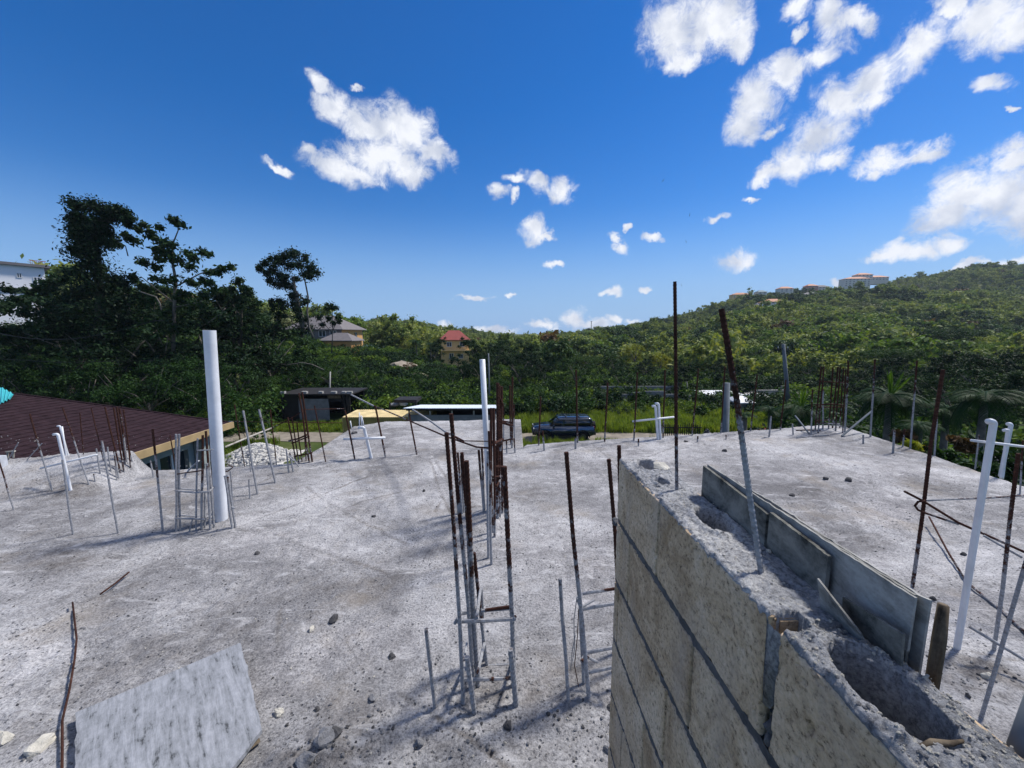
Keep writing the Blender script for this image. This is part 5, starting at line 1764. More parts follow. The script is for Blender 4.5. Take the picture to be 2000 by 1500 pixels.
MB().tube([AT(-60, 800, 8.5), Vector((AT(-60, 800, 8.5).x, 8.5, GZ))], .05, 8).build('post', M['dark_steel'], tc_)

# ------------------------------------------------------------------ container, sheds, field things
ct = empty('shipping_container', (-9, 27, GZ), 'yellow shipping container with sunlit top painted paler beside the low grey shed', 'container')
x0, x1 = AT(668, 815, 26).x, AT(668, 815, 26).x + 6.06
zt = AT(700, 815, 26).z
zz = []
m = MB(); vs, fs = [], []
kk = 44
for i in range(kk * 4 + 1):
    x = x0 + .1 + (x1 - x0 - .2) * i / (kk * 4)
    dy = (0, .035, .035, 0)[i % 4]
    vs += [(x, 26 + dy, GZ + .2), (x, 26 + dy, zt - .1)]
    if i:
        z_ = 2 * i; fs.append((z_ - 2, z_, z_ + 1, z_ - 1))
m.add(vs, fs); m.build('side_panel', M['cont'], ct)
fr_ = MB()
for x in (x0, x1 - .1):
    for y in (25.98, 28.35):
        fr_.box2((x, y, GZ + .05), (x + .1, y + .1, zt))
fr_.box2((x0 + .1, 25.98, zt - .1), (x1 - .1, 26.06, zt)); fr_.box2((x0 + .1, 25.98, GZ + .05), (x1 - .1, 26.06, GZ + .2))
fr_.build('frame', M['cont'], ct)
MB().box2((x0 + .01, 26.1, GZ + .1), (x0 + .04, 28.35, zt - .01)).build('end_panel', M['cont'], ct)
MB().box2((x1 - .04, 26.1, GZ + .1), (x1 - .01, 28.35, zt - .01)).build('end_panel', M['cont'], ct)
MB().box2((x0 + .1, 28.4, GZ + .1), (x1 - .1, 28.43, zt - .01)).build('side_panel', M['cont'], ct)
m = MB(); vs, fs = [], []
for i in range(81):
    x = x0 + (x1 - x0) * i / 80
    vs += [(x, 25.95, zt + .01 + (.02 if i % 2 else 0)), (x, 28.5, zt + .03 + (.02 if i % 2 else 0))]
    if i:
        z_ = 2 * i; fs.append((z_ - 2, z_, z_ + 1, z_ - 1))
m.add(vs, fs); m.build('roof', M['cont_roof_lit'], ct)
for i, x in enumerate((1.1, 1.25, 1.42)):
    MB().box2((x0 + x, 25.955, zt - 1.0 - .1 * (i % 2)), (x0 + x + .08, 25.965, zt - .45)).build('marking', M['dark_steel'], ct)

gs = empty('low_shed', (-5, 27, GZ), 'long low grey block shed with pale zinc roof right of the container', 'shed')
sx0, sx1 = AT(797, 810, 25.4).x, AT(968, 810, 25.4).x
zw = AT(850, 811, 25.4).z
zr = AT(850, 797, 25.2).z
zrb = AT(850, 791, 30).z
MB().box2((sx0, 25.4, GZ), (sx1, 25.55, zw)).build('wall', M['block_grey'], gs)
MB().box2((sx0, 29.5, GZ), (sx1, 29.65, zrb - .1)).build('wall', M['dark_steel'], gs)
MB().box2((sx0, 25.56, GZ), (sx0 + .15, 29.5, zrb - .3)).build('wall', M['block_grey'], gs)
MB().box2((sx1 - .15, 25.56, GZ), (sx1, 29.5, zrb - .3)).build('wall', M['block_grey'], gs)
for f_ in (0.01, .25, .5, .75, .985):
    x = sx0 + (sx1 - sx0) * f_
    MB().box2((x - .05, 25.42, zw), (x + .05, 25.52, zr - .12)).build('post', M['block_pale'], gs)
MB().box2((sx0 - .1, 25.3, zr - .2), (sx1 + .1, 25.4, zr - .08)).build('beam', M['dark_steel'], gs)
m = MB(); vs, fs = [], []
for i in range(121):
    x = sx0 - .25 + (sx1 - sx0 + .5) * i / 120
    w_ = .03 * (i % 2)
    vs += [(x, 25.1, zr + w_), (x, 30.0, zrb + w_), (x, 25.1, zr + w_ - .04), (x, 30.0, zrb - .04 + w_)]
    if i:
        z_ = 4 * i; fs += [(z_ - 4, z_, z_ + 1, z_ - 3), (z_ - 2, z_ - 1, z_ + 3, z_ + 2), (z_ - 4, z_ - 2, z_ + 2, z_)]
m.add(vs, fs); m.build('roof', M['zinc'], gs)
ds = empty('lean_to', AT(755, 800, 25.5), 'dark lean to with tarpaulin heap between container and low shed', 'shed')
MB().box2((AT(752, 795, 26.5).x, 28.6, AT(755, 797, 26.5).z), (sx0 - .2, 30.2, AT(755, 791, 26.5).z)).build('canopy', M['dark_steel'], ds)
for x in (AT(760, 795, 28.7).x, sx0 - .35):
    MB().box2((x, 28.7, GZ), (x + .1, 28.8, AT(755, 797, 26.5).z)).build('post', M['dark_steel'], ds)
for i, (x, y) in enumerate(((772, 789), (788, 788))):
    p = AT(x, y, 29.4); m = MB(); m.add([tuple(Vector(q) + p) for q in rock(.45, 60 + i, 2, .4)[0]], rock(.45, 60 + i, 2, .4)[1])
    tag(m.build('tarpaulin', M['zinc'] if i else M['block_grey']), ['grey tarpaulin heap on the dark lean to', 'pale folded tarpaulin on the dark lean to'][i], 'tarpaulin')

dk = empty('dark_shed', (-17, 35, GZ), 'dark flat roofed shed with a grey block bay left of the container', 'shed')
dx0, dx1 = AT(553, 800, 35).x, AT(682, 800, 35).x
dzt = AT(600, 769, 35).z
MB().box2((dx0 - .3, 34.8, dzt - .12), (dx1 + .3, 39, dzt)).build('roof', M['dark_steel'], dk)
MB().box2((dx0, 38.6, GZ), (dx1, 38.8, dzt - .12)).build('wall', M['dark_steel'], dk)
MB().box2((AT(583, 800, 35).x, 35.1, GZ), (AT(641, 800, 35).x, 35.25, dzt - .5)).build('wall', M['block_grey'], dk)
MB().box2((dx0, 35.1, GZ), (AT(582, 800, 35).x, 35.2, dzt - .12)).build('panel', M['dark_steel'], dk)
MB().box2((AT(642, 800, 35).x, 35.1, AT(642, 785, 35).z), (dx1 - .6, 35.2, dzt - .12)).build('panel', M['open_bay_shade'], dk)  # near-black sheet stands in for the shade inside the open bay
MB().box2((AT(640, 778, 35).x, 35.0, AT(640, 778, 35).z), (AT(665, 778, 35).x, 35.06, dzt - .14)).build('panel', M['wood_brown'], dk)
for x in (dx0 - .1, dx1 - .5, dx1 - .2, dx1):
    MB().box2((x, 34.95, GZ), (x + .12, 35.07, dzt - .12)).build('post', M['dark_steel'], dk)
for i, px in enumerate((553, 595, 627, 652, 672, 683)):
    p = AT(px, 766, 35.2)
    m = MB(); m.box((p.x, 35.2, dzt + .1), (.38 + .1 * (i % 2), .3, .2)); 
    tag(m.build('roof_block', M['block_pale'], None), 'pale block on the dark shed roof, ' + ['at its left end', 'second along from the left end', 'left of the thin pale pole', 'right of the thin pale pole', 'above the brown panel', 'at its right end'][i], 'block', 'blocks along the dark shed roof')

def heap(name, label, px0, px1, py_top, Y, mats, n, size, seedb):
    a, b = AT(px0, py_top, Y), AT(px1, py_top, Y)
    cx, w_ = (a.x + b.x) / 2, (b.x - a.x) / 2
    h = AT((px0 + px1) / 2, py_top, Y).z - GZ
    def hz(x, y):
        d = np.sqrt(((x - cx) / w_) ** 2 + ((y - Y) / (w_ * .8)) ** 2)
        return h * np.clip(1 - d ** 1.25, 0, 1)
    m = MB(); rr = random.Random(seedb)
    base = []
    g = 24
    P_ = np.zeros((g, g, 3))
    for i in range(g):
        for j in range(g):
            x = cx + (i / (g - 1) * 2 - 1) * w_ * 1.05; y = Y + (j / (g - 1) * 2 - 1) * w_ * .85
            P_[j, i] = (x, y, GZ - .05 + float(hz(np.array(x), np.array(y))) + .12 * rr.random())
    me = grid_mesh(name, P_, mats[0], smooth=False)
    root_ = bpy.data.objects.new(name, me); COL.objects.link(root_)
    tag(root_, label, 'heap', None, 'stuff')
    pt = []
    for i in range(n):
        x = cx + rr.uniform(-1, 1) * w_; y = Y + rr.uniform(-1, .5) * w_ * .8
        z = float(hz(np.array(x), np.array(y)))
        if z <= 0: continue
        pt.append((x, y, GZ + z + size * .3, size * rr.uniform(.5, 1.5), rr.random() * 6.28))
    o2 = scatter(name, [rock_mesh('heap_stone', seedb + q, mt) for q, mt in enumerate(mats)], pt, None)
    o2.parent = root_
heap('stone_heap', 'heap of broken white limestone beyond the left slab edge', 434, 568, 868, 24.6, [M['stone_white'], M['stone_white'], M['chunk']], 1500, .13, 500)
heap('gravel_heap', 'small dark gravel heap in the grass beyond the far slab edge', 1362, 1402, 837, 26, [M['stone_dark'], M['stone_dark']], 300, .07, 520)

# iron gate beyond the far edge
ig = empty('iron_gate', AT(1335, 850, 25), 'low dark iron gate in the grass right of the far pipe cross', 'gate')
for i in range(19):
    x = 1292 + i * 4.2
    a = AT(x, 829 + (i % 3) * .5 - (3 if 12 < i < 15 else 0), 25)
    MB().box2((a.x - .02, 25, GZ), (a.x + .02, 25.03, a.z)).build('bar', M['dark_steel'], ig)
MB().box2((AT(1291, 834, 25).x, 24.95, AT(1291, 836, 25).z), (AT(1370, 834, 25).x, 24.99, AT(1291, 834, 25).z)).build('rail', M['dark_steel'], ig)

# utility poles
def pole(px_b, px_t, py_t, Y, wpx, label, mat='pole_concrete', cross=False):
    a = AT(px_b, 850, Y); t = AT(px_t, py_t, Y)
    b = Vector((a.x, Y, GZ - .2)); r = wpx / 2 / FPX * Y
    root = empty('utility_pole', (b.x, Y, GZ), label, 'pole', 'poles beyond the slab')
    MB().tube([b, t], [r * 1.25, r * .85], 12).build('shaft', M[mat], root, smooth=True)
    if cross:
        MB().box((t.x, Y, t.z - .5), (1.2, .12, .12)).build('crossarm', M['dark_steel'], root)
        for k in (-.5, 0, .5):
            MB().tube([(t.x + k, Y, t.z - .44), (t.x + k, Y, t.z - .25)], .05, 6).build('insulator', M['cream_wall'], root)
    return root
pole(1427, 1419, 748, 13, 15, 'thick grey pole behind the leaning ribbed rod')
pole(1537, 1530, 672, 40, 7, 'tall slim grey utility pole above the feathery plants', cross=True)
pole(957, 954, 690, 40, 3.2, 'slim dark pole just right of the white centre pipe')
pole(646, 645, 726, 42, 3, 'thin pale pole rising behind the dark shed', 'block_pale')
pole(1342, 1341, 742, 46, 2.5, 'thin grey pole above the ruined block building', 'block_pale')
# overhead cable at the left
m = MB(); PP = []
for i in range(25):
    s = i / 24
    x = -80 + 400 * s
    y = 632 + 34 * math.sin(math.pi * min(1, s * 1.05)) - 6 * s
    PP.append(AT(x, y, 24 - 2 * s))
m.tube(PP, .018, 5)
tag(m.build('overhead_cable', M['cable']), 'sagging cable crossing the dark trees at left', 'cable')
m = MB(); PP = [AT(-80, 696, 24), AT(0, 701, 24), AT(120, 708, 24), AT(300, 704, 26)]
m.tube(PP, .012, 5); tag(m.build('overhead_cable', M['cable']), 'lower thin cable before the dark trees at left', 'cable')

# ------------------------------------------------------------------ parked car (built around the origin, nose to -X)
car = empty('parked_car', Vector((AT(1099, 850, 29.3).x, 29.3, GZ + .03)), 'dark blue boxy off road car parked on the dirt track beyond the slab', 'car')
CO = Vector(car.location)
def cpart(name, prof, y0, y1, mat, parent, inset=0.0, bev=0.05):
    bm = bmesh.new()
    n_ = len(prof)
    vs0 = [bm.verts.new((x, y0, z)) for x, z in prof]
    vs1 = [bm.verts.new((x, y1, z)) for x, z in prof]
    bm.faces.new(vs0); bm.faces.new(vs1[::-1])
    for i in range(n_):
        j = (i + 1) % n_
        bm.faces.new((vs0[j], vs0[i], vs1[i], vs1[j]))
    bmesh.ops.recalc_face_normals(bm, faces=bm.faces)
    if bev: bmesh.ops.bevel(bm, geom=list(bm.edges), offset=bev, segments=3, affect='EDGES', clamp_overlap=True)
    me = bpy.data.meshes.new(name); bm.to_mesh(me); bm.free()
    me.polygons.foreach_set('use_smooth', [True] * len(me.polygons)); me.materials.append(mat)
    ob = bpy.data.objects.new(name, me); COL.objects.link(ob); ob.parent = parent
    return ob
W2 = .93
body = cpart('body', [(-2.30, .55), (-2.34, .80), (-2.26, 1.05), (-1.15, 1.16), (-1.05, 1.18), (2.24, 1.18), (2.32, .9), (2.30, .55), (1.95, .42), (-1.95, .42)], -W2, W2, M['paint_blue'], car, bev=.06)
cab = cpart('cabin', [(-1.12, 1.14), (-.50, 1.66), (-.36, 1.72), (1.98, 1.74), (2.12, 1.66), (2.22, 1.14)], -W2 + .09, W2 - .09, M['car_glass'], car, bev=.05)
cpart('roof', [(-.52, 1.67), (-.36, 1.745), (0, 1.775), (1.9, 1.775), (2.12, 1.71), (2.10, 1.66)], -W2 + .07, W2 - .07, M['paint_blue'], car, bev=.03)
for sy in (-1, 1):
    for x_ in (-.05, 0.95, 2.02):
        MB().prism([CO + Vector((x_ - .05, sy * (W2 - .082), 1.15)), CO + Vector((x_ + .05, sy * (W2 - .082), 1.15)), CO + Vector((x_ + .05, sy * (W2 - .085), 1.68)), CO + Vector((x_ - .05, sy * (W2 - .085), 1.68))], (0, sy * .012, 0)).build('pillar', M['paint_blue'], car)
    MB().tube([CO + Vector((-.2, sy * .72, 1.83)), CO + Vector((1.85, sy * .72, 1.83))], .022, 6).build('roof_rail', M['black_plastic'], car)
    for x_ in (-1.42, 1.42):
        w_ = MB().tube([CO + Vector((x_, sy * (W2 - .24), .39)), CO + Vector((x_, sy * (W2 + .02), .39))], .39, 24).build('wheel', M['rubber'], car)
        MB().tube([CO + Vector((x_, sy * (W2 - .1), .39)), CO + Vector((x_, sy * (W2 + .03), .39))], .22, 16).build('rim', M['alloy'], w_)
        arch = MB()
        PPa = [CO + Vector((x_ + .49 * math.cos(a), sy * (W2 + .01), .40 + .49 * math.sin(a))) for a in np.linspace(-.1, math.pi + .1, 14)]
        arch.tube(PPa, .05, 6); arch.build('wheel_arch', M['black_plastic'], car)
    MB().box(CO + Vector((0.1, sy * (W2 + .03), .45)), (1.9, .1, .06)).build('side_step', M['black_plastic'], car)
    MB().box(CO + Vector((-.82, sy * (W2 + .12), 1.22)), (.12, .22, .16)).build('mirror', M['paint_blue'], car)
    MB().box(CO + Vector((-2.31, sy * .68, .93)), (.06, .3, .16)).build('headlight', M['lamp_clear'], car)
    MB().box(CO + Vector((2.29, sy * .80, 1.0)), (.06, .12, .3)).build('tail_light', M['lamp_red'], car)
    MB().box(CO + Vector((.75, sy * (W2 + .004), 1.0)), (.18, .02, .03)).build('door_handle', M['black_plastic'], car)
MB().box(CO + Vector((-2.33, 0, .62)), (.14, 1.7, .2)).build('bumper', M['black_plastic'], car)
MB().box(CO + Vector((2.33, 0, .62)), (.14, 1.7, .2)).build('bumper', M['black_plastic'], car)
MB().box(CO + Vector((-2.33, 0, .90)), (.05, .9, .2)).build('grille', M['black_plastic'], car)
sp_ = MB().tube([CO + Vector((2.26, 0, 1.05)), CO + Vector((2.48, 0, 1.05))], .36, 20).build('spare_wheel', M['rubber'], car)
MB().tube([CO + Vector((2.47, 0, 1.05)), CO + Vector((2.50, 0, 1.05))], .22, 16).build('rim', M['lamp_clear'], sp_)
for x_ in (.2, 1.2):
    MB().box(CO + Vector((x_, 0, 1.82)), (.06, 1.4, .03)).build('cross_rail', M['black_plastic'], car)

# ------------------------------------------------------------------ houses
def hip_house(name, label, c, size, wz0, wz1, rz, roofh, over, mw, mr, rot=0, wins=(), cat='house', storeys=None, ridge_frac=.4, wallmats=None, frame='frame_white', group=None, glass='glass'):
    """wins: (side, u centre 0..1, z, w, h); side f/l/r"""
    root = empty(name, Vector((c[0], c[1], wz0)), label, cat, group, rz=rot)
    O = Vector((c[0], c[1], wz0))
    hx, hy = size[0] / 2, size[1] / 2
    Z = wz1 - wz0
    def L_(mb, nm, mat, par=root):
        me = mb.mesh(nm); me.materials.append(mat)
        ob = bpy.data.objects.new(nm, me); COL.objects.link(ob); ob.parent = par
        return ob
    t = .2
    wm_ = wallmats or (mw, mw, mw)
    L_(MB().box2((-hx, -hy, -4), (hx, -hy + t, Z)), 'wall', wm_[0])
    L_(MB().box2((-hx, hy - t, -4), (hx, hy, Z)), 'wall', mw)
    L_(MB().box2((-hx, -hy + t, -4), (-hx + t, hy - t, Z)), 'wall', wm_[1])
    L_(MB().box2((hx - t, -hy + t, -4), (hx, hy - t, Z)), 'wall', wm_[2])
    o_ = over
    rr = ridge_frac * hx
    m = MB()
    if roofh > 0:
        vs = [(-hx - o_, -hy - o_, Z), (hx + o_, -hy - o_, Z), (hx + o_, hy + o_, Z), (-hx - o_, hy + o_, Z), (-rr, 0, Z + roofh), (rr, 0, Z + roofh)]
        vs += [(x, y, z - .12) for x, y, z in vs[:4]]
        m.add(vs, [(0, 1, 5, 4), (1, 2, 5), (2, 3, 4, 5), (3, 0, 4), (6, 7, 1, 0), (7, 8, 2, 1), (8, 9, 3, 2), (9, 6, 0, 3), (9, 8, 7, 6)])
    else:
        m.box2((-hx - o_, -hy - o_, Z), (hx + o_, hy + o_, Z + .35))
    L_(m, 'roof', mr)
    for (side, u, z, w, h) in wins:
        if side == 'f':
            x = -hx + 2 * hx * u
            wd = L_(MB().box2((x - w / 2, -hy - .03, z), (x + w / 2, -hy + .02, z + h)), 'window', M[glass])
            f_ = MB().box2((x - w / 2 - .08, -hy - .07, z - .08), (x + w / 2 + .08, -hy - .031, z)); f_.box2((x - w / 2 - .08, -hy - .07, z + h), (x + w / 2 + .08, -hy - .031, z + h + .08))
            f_.box2((x - .04, -hy - .07, z), (x + .04, -hy - .032, z + h)); f_.box2((x - w / 2 - .08, -hy - .07, z), (x - w / 2, -hy - .033, z + h)); f_.box2((x + w / 2, -hy - .07, z), (x + w / 2 + .08, -hy - .033, z + h))
        else:
            sx = 1 if side == 'r' else -1
            y = -hy + 2 * hy * u
            wd = L_(MB().box2((sx * hx - .02 * sx, y - w / 2, z), (sx * (hx + .03), y + w / 2, z + h)), 'window', M[glass])
            f_ = MB().box2((sx * (hx + .031), y - w / 2 - .08, z - .08), (sx * (hx + .07), y + w / 2 + .08, z)); f_.box2((sx * (hx + .031), y - .04, z), (sx * (hx + .07), y + .04, z + h))
        L_(f_, 'frame', M[frame], wd)
    return root


# white block of flats top left
pw = AT(0, 545, 60)
zt_ = AT(45, 512, 58).z
hw_ = hip_house('white_house', 'white two storey building with grey roof edge cut by the left edge, above the trees', (-76.0, 48.1), (24, 10), 2.0, 10.6, 0, 0, .5, M['white_wall'], M['grey_wall'], rot=R(55),
          wins=[('f', .906, 7.1, .3, .5), ('f', .968, 6.0, .5, 1.2), ('f', .906, 3.9, .35, .6), ('f', .86, 3.9, .5, .6), ('f', .7, 6.0, 1.5, 1.2), ('f', .55, 6.0, 1.5, 1.2), ('f', .7, 3.0, 1.5, 1.2)])
hz_ = 8.6
for nm, mb, mt in (('ledge', MB().box2((-12, -5.25, 5.45), (12.3, -5.02, 5.62)), M['grey_wall']),):
    me = mb.mesh(nm); me.materials.append(mt); ob = bpy.data.objects.new(nm, me); COL.objects.link(ob); ob.parent = hw_
rl = MB()
for i in range(8):
    rl.box2((10.9 + i * .18, -4.6, hz_ + .35), (10.93 + i * .18, -4.55, hz_ + .95))
rl.box2((10.8, -4.6, hz_ + .9), (12.3, -4.54, hz_ + .97))
me = rl.mesh('railing'); me.materials.append(M['red_rail']); ob = bpy.data.objects.new('railing', me); COL.objects.link(ob); ob.parent = hw_

# big brown house behind the leaning tree
Yh = 80
xl, xr = AT(556, 650, Yh).x, AT(672, 650, Yh).x
ze = AT(650, 643, Yh).z
hip_house('brown_house', 'large three storey house with grey hip roof, shaded grey front and sunlit ochre side', ((xl + xr) / 2, Yh + 5), (xr - xl, 9), -4.6, ze, 0, AT(640, 617, Yh + 5).z - ze, .7, M['grey_wall'], M['grey_roof'], rot=R(-6),
          wins=[('f', .66, 5.6, 1.4, 1.1), ('f', .86, 5.6, 1.4, 1.1), ('f', .40, 5.6, 1.3, 1.1), ('f', .15, 5.6, 1.3, 1.1), ('r', .25, 5.2, 1.1, 1.2), ('r', .65, 5.2, 1.1, 1.2), ('r', .25, 2.2, 1.1, 1.2), ('r', .65, 2.2, 1.1, 1.2)],
          wallmats=(M['grey_wall'], M['grey_wall'], M['ochre_wall']), ridge_frac=.35)  # front in shade and side in sun, put into two wall colours
Yh2 = 76
xl, xr = AT(628, 670, Yh2).x, AT(690, 670, Yh2).x
ze = AT(660, 665, Yh2).z
hip_house('brown_house_wing', 'lower ochre wing with grey hip roof in front of the large house', ((xl + xr) / 2, Yh2 + 2), (xr - xl, 4.2), -5.2, ze, 0, 1.5, .5, M['ochre_wall'], M['grey_roof'], rot=R(-6),
          wins=[('f', .3, 1.0, 1.2, 1.2), ('f', .75, 1.0, 1.2, 1.2)])
Yh3 = 84
xl, xr = AT(700, 690, Yh3).x, AT(727, 690, Yh3).x
hip_house('blue_house', 'small pale blue house at the right foot of the large brown house', ((xl + xr) / 2, Yh3 + 2), (xr - xl, 5), AT(710, 700, Yh3).z, AT(710, 682, Yh3).z, 0, .9, .3, M['white_wall'], M['blue_roof'],
          wins=[('f', .55, .6, .9, .8)])
Yh4 = 92
xl, xr = AT(862, 670, Yh4).x, AT(903, 670, Yh4).x
ze = AT(880, 664, Yh4).z
hr_ = hip_house('red_roof_house', 'yellow two storey house with dark red hip roof behind the trees', ((xl + xr) / 2, Yh4 + 4), (xr - xl + 1.5, 7), AT(880, 703, Yh4).z, ze, 0, 2.3, .5, M['tan_wall'], M['red_roof'], rot=R(12),
          wins=[('f', .28, 3.2, 1.0, 1.0), ('f', .75, 3.2, 1.0, 1.0), ('f', .35, .3, .9, 1.2), ('f', .7, .4, .9, .9)], glass='glass')
me = MB().box2((-3.4, -4.7, 2.15), (3.6, -3.52, 2.35)).mesh('balcony'); me.materials.append(M['tan_wall']); ob = bpy.data.objects.new('balcony', me); COL.objects.link(ob); ob.parent = hr_
# bare bank and earth heap below the trees
for i, (px, py, Y, r, lb) in enumerate(((745, 698, 78, 3.6, 'bare pale earth bank right of the small blue house'), (810, 738, 60, 2.2, 'bare pale earth patch on the slope between the houses'), (790, 712, 66, 2.0, 'pale boulder on the slope below the red roofed house'))):
    p = AT(px, py, Y); m = MB(); rv = rock(r, 700 + i, 3, .35); m.add([tuple(Vector(q) + p) for q in rv[0]], rv[1])
    tag(m.build('earth_bank', M['rock_earth'], None, p), lb, 'earth bank')
# sheds and ruins to the right
Y5 = 44
a, b = AT(1383, 796, Y5), AT(1421, 776, Y5)
hip_house('white_roof_hut', 'small grey hut with bright white flat roof left of the thick grey pole', ((a.x + b.x) / 2 + .8, Y5 + 1.5), (b.x - a.x + 1.5, 3), GZ - .4, b.z, 0, 0, .3, M['block_grey'], M['frame_white'], wins=[('f', .3, 1.2, .8, .7)], cat='hut')
Y6 = 42
ru = empty('ruined_building', AT(1270, 790, Y6), 'roofless grey block ruin overgrown with dark creepers behind the tall rods', 'ruin')
for (x0_, x1_, yt, yb) in ((1190, 1230, 770, 800), (1228, 1262, 766, 790), (1260, 1300, 764, 782), (1296, 1330, 770, 776), (1328, 1349, 772, 800)):
    A_, B_ = AT(x0_, yt, Y6), AT(x1_, yb, Y6)
    MB().box2((A_.x, Y6, GZ if yb > 795 else B_.z), (B_.x - .03, Y6 + .2, A_.z)).build('wall', M['block_pale'] if x0_ > 1320 else M['block_grey'], ru)
MB().box2((AT(1190, 770, Y6).x, Y6 + 4, GZ), (AT(1349, 770, Y6).x, Y6 + 4.2, AT(1250, 764, Y6).z)).build('wall', M['block_grey'], ru)
for x in (1232, 1263, 1297):
    A_ = AT(x, 784, Y6); MB().box2((A_.x - .15, Y6 - .02, GZ), (A_.x + .15, Y6 + .19, AT(x, 783, Y6).z)).build('column', M['block_pale'], ru)
Y7 = 46
cs = empty('concrete_shell', AT(1520, 790, Y7), 'unfinished grey concrete shell beyond the feathery plants', 'building')
for (x0_, x1_, yt, yb, dy) in ((1478, 1520, 762, 774, 0), (1518, 1552, 764, 770, 1.0), (1478, 1486, 776, 800, 0), (1550, 1586, 758, 776, 2)):
    A_, B_ = AT(x0_, yt, Y7), AT(x1_, yb, Y7)
    MB().box2((A_.x, Y7 + dy, B_.z), (B_.x, Y7 + dy + .25, A_.z)).build('wall', M['block_pale'], cs)
MB().box2((AT(1478, 762, Y7).x, Y7 + .3, AT(1478, 777, Y7).z), (AT(1560, 762, Y7).x, Y7 + 5, AT(1478, 775, Y7).z)).build('floor_slab', M['block_pale'], cs)
for x in (1480, 1508, 1535, 1558):
    A_ = AT(x, 790, Y7); MB().box2((A_.x - .15, Y7 + .4, GZ), (A_.x + .15, Y7 + .7, AT(x, 777, Y7).z)).build('column', M['block_pale'], cs)
for i, (x0_, x1_, y_, Y) in enumerate(((1526, 1548, 761, 50), (1482, 1504, 778, 43), (1445, 1470, 786, 38))):
    A_, B_ = AT(x0_, y_, Y), AT(x1_, y_ + 6, Y)
    hip_house('small_hut', ['small hut with white sheet roof behind the concrete shell', 'small hut with white roof under the concrete shell', 'low hut with pale roof right of the leaning rod'][i],
              ((A_.x + B_.x) / 2, Y + 1.2), (B_.x - A_.x, 2.4), GZ, A_.z, 0, .5, .2, M['block_grey'], M['frame_white'], cat='hut')

# houses on the hill: px box, distance, walls, roof
HILL = [
    (1652, 1702, 541, 556, 405, 'cream_wall', 'orange_roof', 'large cream hotel block with orange roofs on the hill crest', 4),
    (1678, 1706, 533, 545, 412, 'cream_wall', 'orange_roof', 'taller right wing of the cream hotel block on the crest', 3),
    (1499, 1536, 589, 600, 330, 'white_wall', 'orange_roof', 'white villa with pale orange roof below the crest', 3),
    (1484, 1497, 596, 604, 330, 'white_wall', 'grey_roof', 'small white villa left of the orange roofed one', 2),
    (1575, 1612, 575, 584, 350, 'pink_wall', 'grey_roof', 'dull red terraced building half hidden below the crest', 3),
    (1580, 1600, 555, 562, 405, 'pink_wall', 'orange_roof', 'small pink villa on the crest left of the hotel', 2),
    (1525, 1552, 560, 567, 400, 'cream_wall', 'orange_roof', 'villa with bright orange roof on the crest', 2),
    (1482, 1500, 567, 576, 400, 'cream_wall', 'blue_roof', 'grey white villa in the row along the crest', 2),
    (1432, 1470, 572, 579, 400, 'tan_wall', 'orange_roof', 'long villa with orange roof at the left end of the crest', 3),
    (1705, 1738, 538, 544, 415, 'cream_wall', 'orange_roof', 'low villa just right of the hotel on the crest', 2),
    (1600, 1622, 557, 564, 408, 'cream_wall', 'grey_roof', 'grey roofed villa right of the pink villa on the crest', 2),
    (1066, 1082, 655, 661, 420, 'cream_wall', 'orange_roof', 'pale house on the low ridge above the car', 2),
    (1120, 1132, 659, 664, 400, 'white_wall', 'grey_roof', 'white house on the low ridge right of the car', 2),
    (1044, 1056, 677, 682, 250, 'cream_wall', 'frame_white', 'white roofed house in the woods above the car', 1),
    (1362, 1382, 677, 686, 170, 'cream_wall', 'frame_white', 'cream house among yellow green trees right of the tallest rod', 2),
    (1280, 1294, 694, 699, 160, 'cream_wall', 'grey_roof', 'pale house in the woods left of the tallest rod', 1),
]
def tz(x, y):
    return float(terrain(np.array(x), np.array(y)))


HILLBOX = []


def hill_Y(px, py, y_lo=120, y_hi=398):
    for Y in np.linspace(y_lo, y_hi, 280):
        p = AT(px, py, float(Y))
        if tz(p.x, p.y) + 1.2 >= p.z:
            return float(Y)
    return float(y_hi)


for (x0_, x1_, y0_, y1_, Y, mw, mr_, lb, nst) in HILL:
    if Y < 395:
        Y = hill_Y((x0_ + x1_) / 2, y1_ + 2)
    if Y >= 399:
        y0_ += 3; x0_, x1_ = x0_ + (x1_ - x0_) * .06, x1_ - (x1_ - x0_) * .06
    A_, B_ = AT(x0_, y0_, Y), AT(x1_, y1_ + 3, Y)
    w_ = B_.x - A_.x
    h_ = A_.z - B_.z
    nw = max(2, int(w_ / 3.2))
    wins = [('f', (i + .5) / nw, h_ * (s + .3) / nst, w_ / nw * .4, h_ / nst * .45) for i in range(nw) for s in range(nst)]
    hip_house('hill_house', lb, ((A_.x + B_.x) / 2, Y + 5), (w_, 9), B_.z, A_.z, 0, 2.2 if mr_ != 'frame_white' else .8, .5, M[mw], M[mr_], rot=R(-8), wins=wins, group='houses on the far hillside')
    HILLBOX.append(((A_.x + B_.x) / 2, Y, w_ / 2 + 3, B_.z))
# mast on the skyline
ms_ = AT(1155, 652, 430); mt_ = AT(1155, 628, 430)
root = empty('radio_mast', ms_, 'thin lattice radio mast on the far ridge line', 'mast')
for k in range(3):
    a = 2.1 * k; MB().tube([ms_ + Vector((1.2 * math.cos(a), 1.2 * math.sin(a), -8)), mt_ + Vector((.2 * math.cos(a), .2 * math.sin(a), 0))], .16, 4).build('leg', M['pole_concrete'], root)
MB().box(mt_, (1.6, 1.6, .5)).build('antenna', M['pole_concrete'], root)


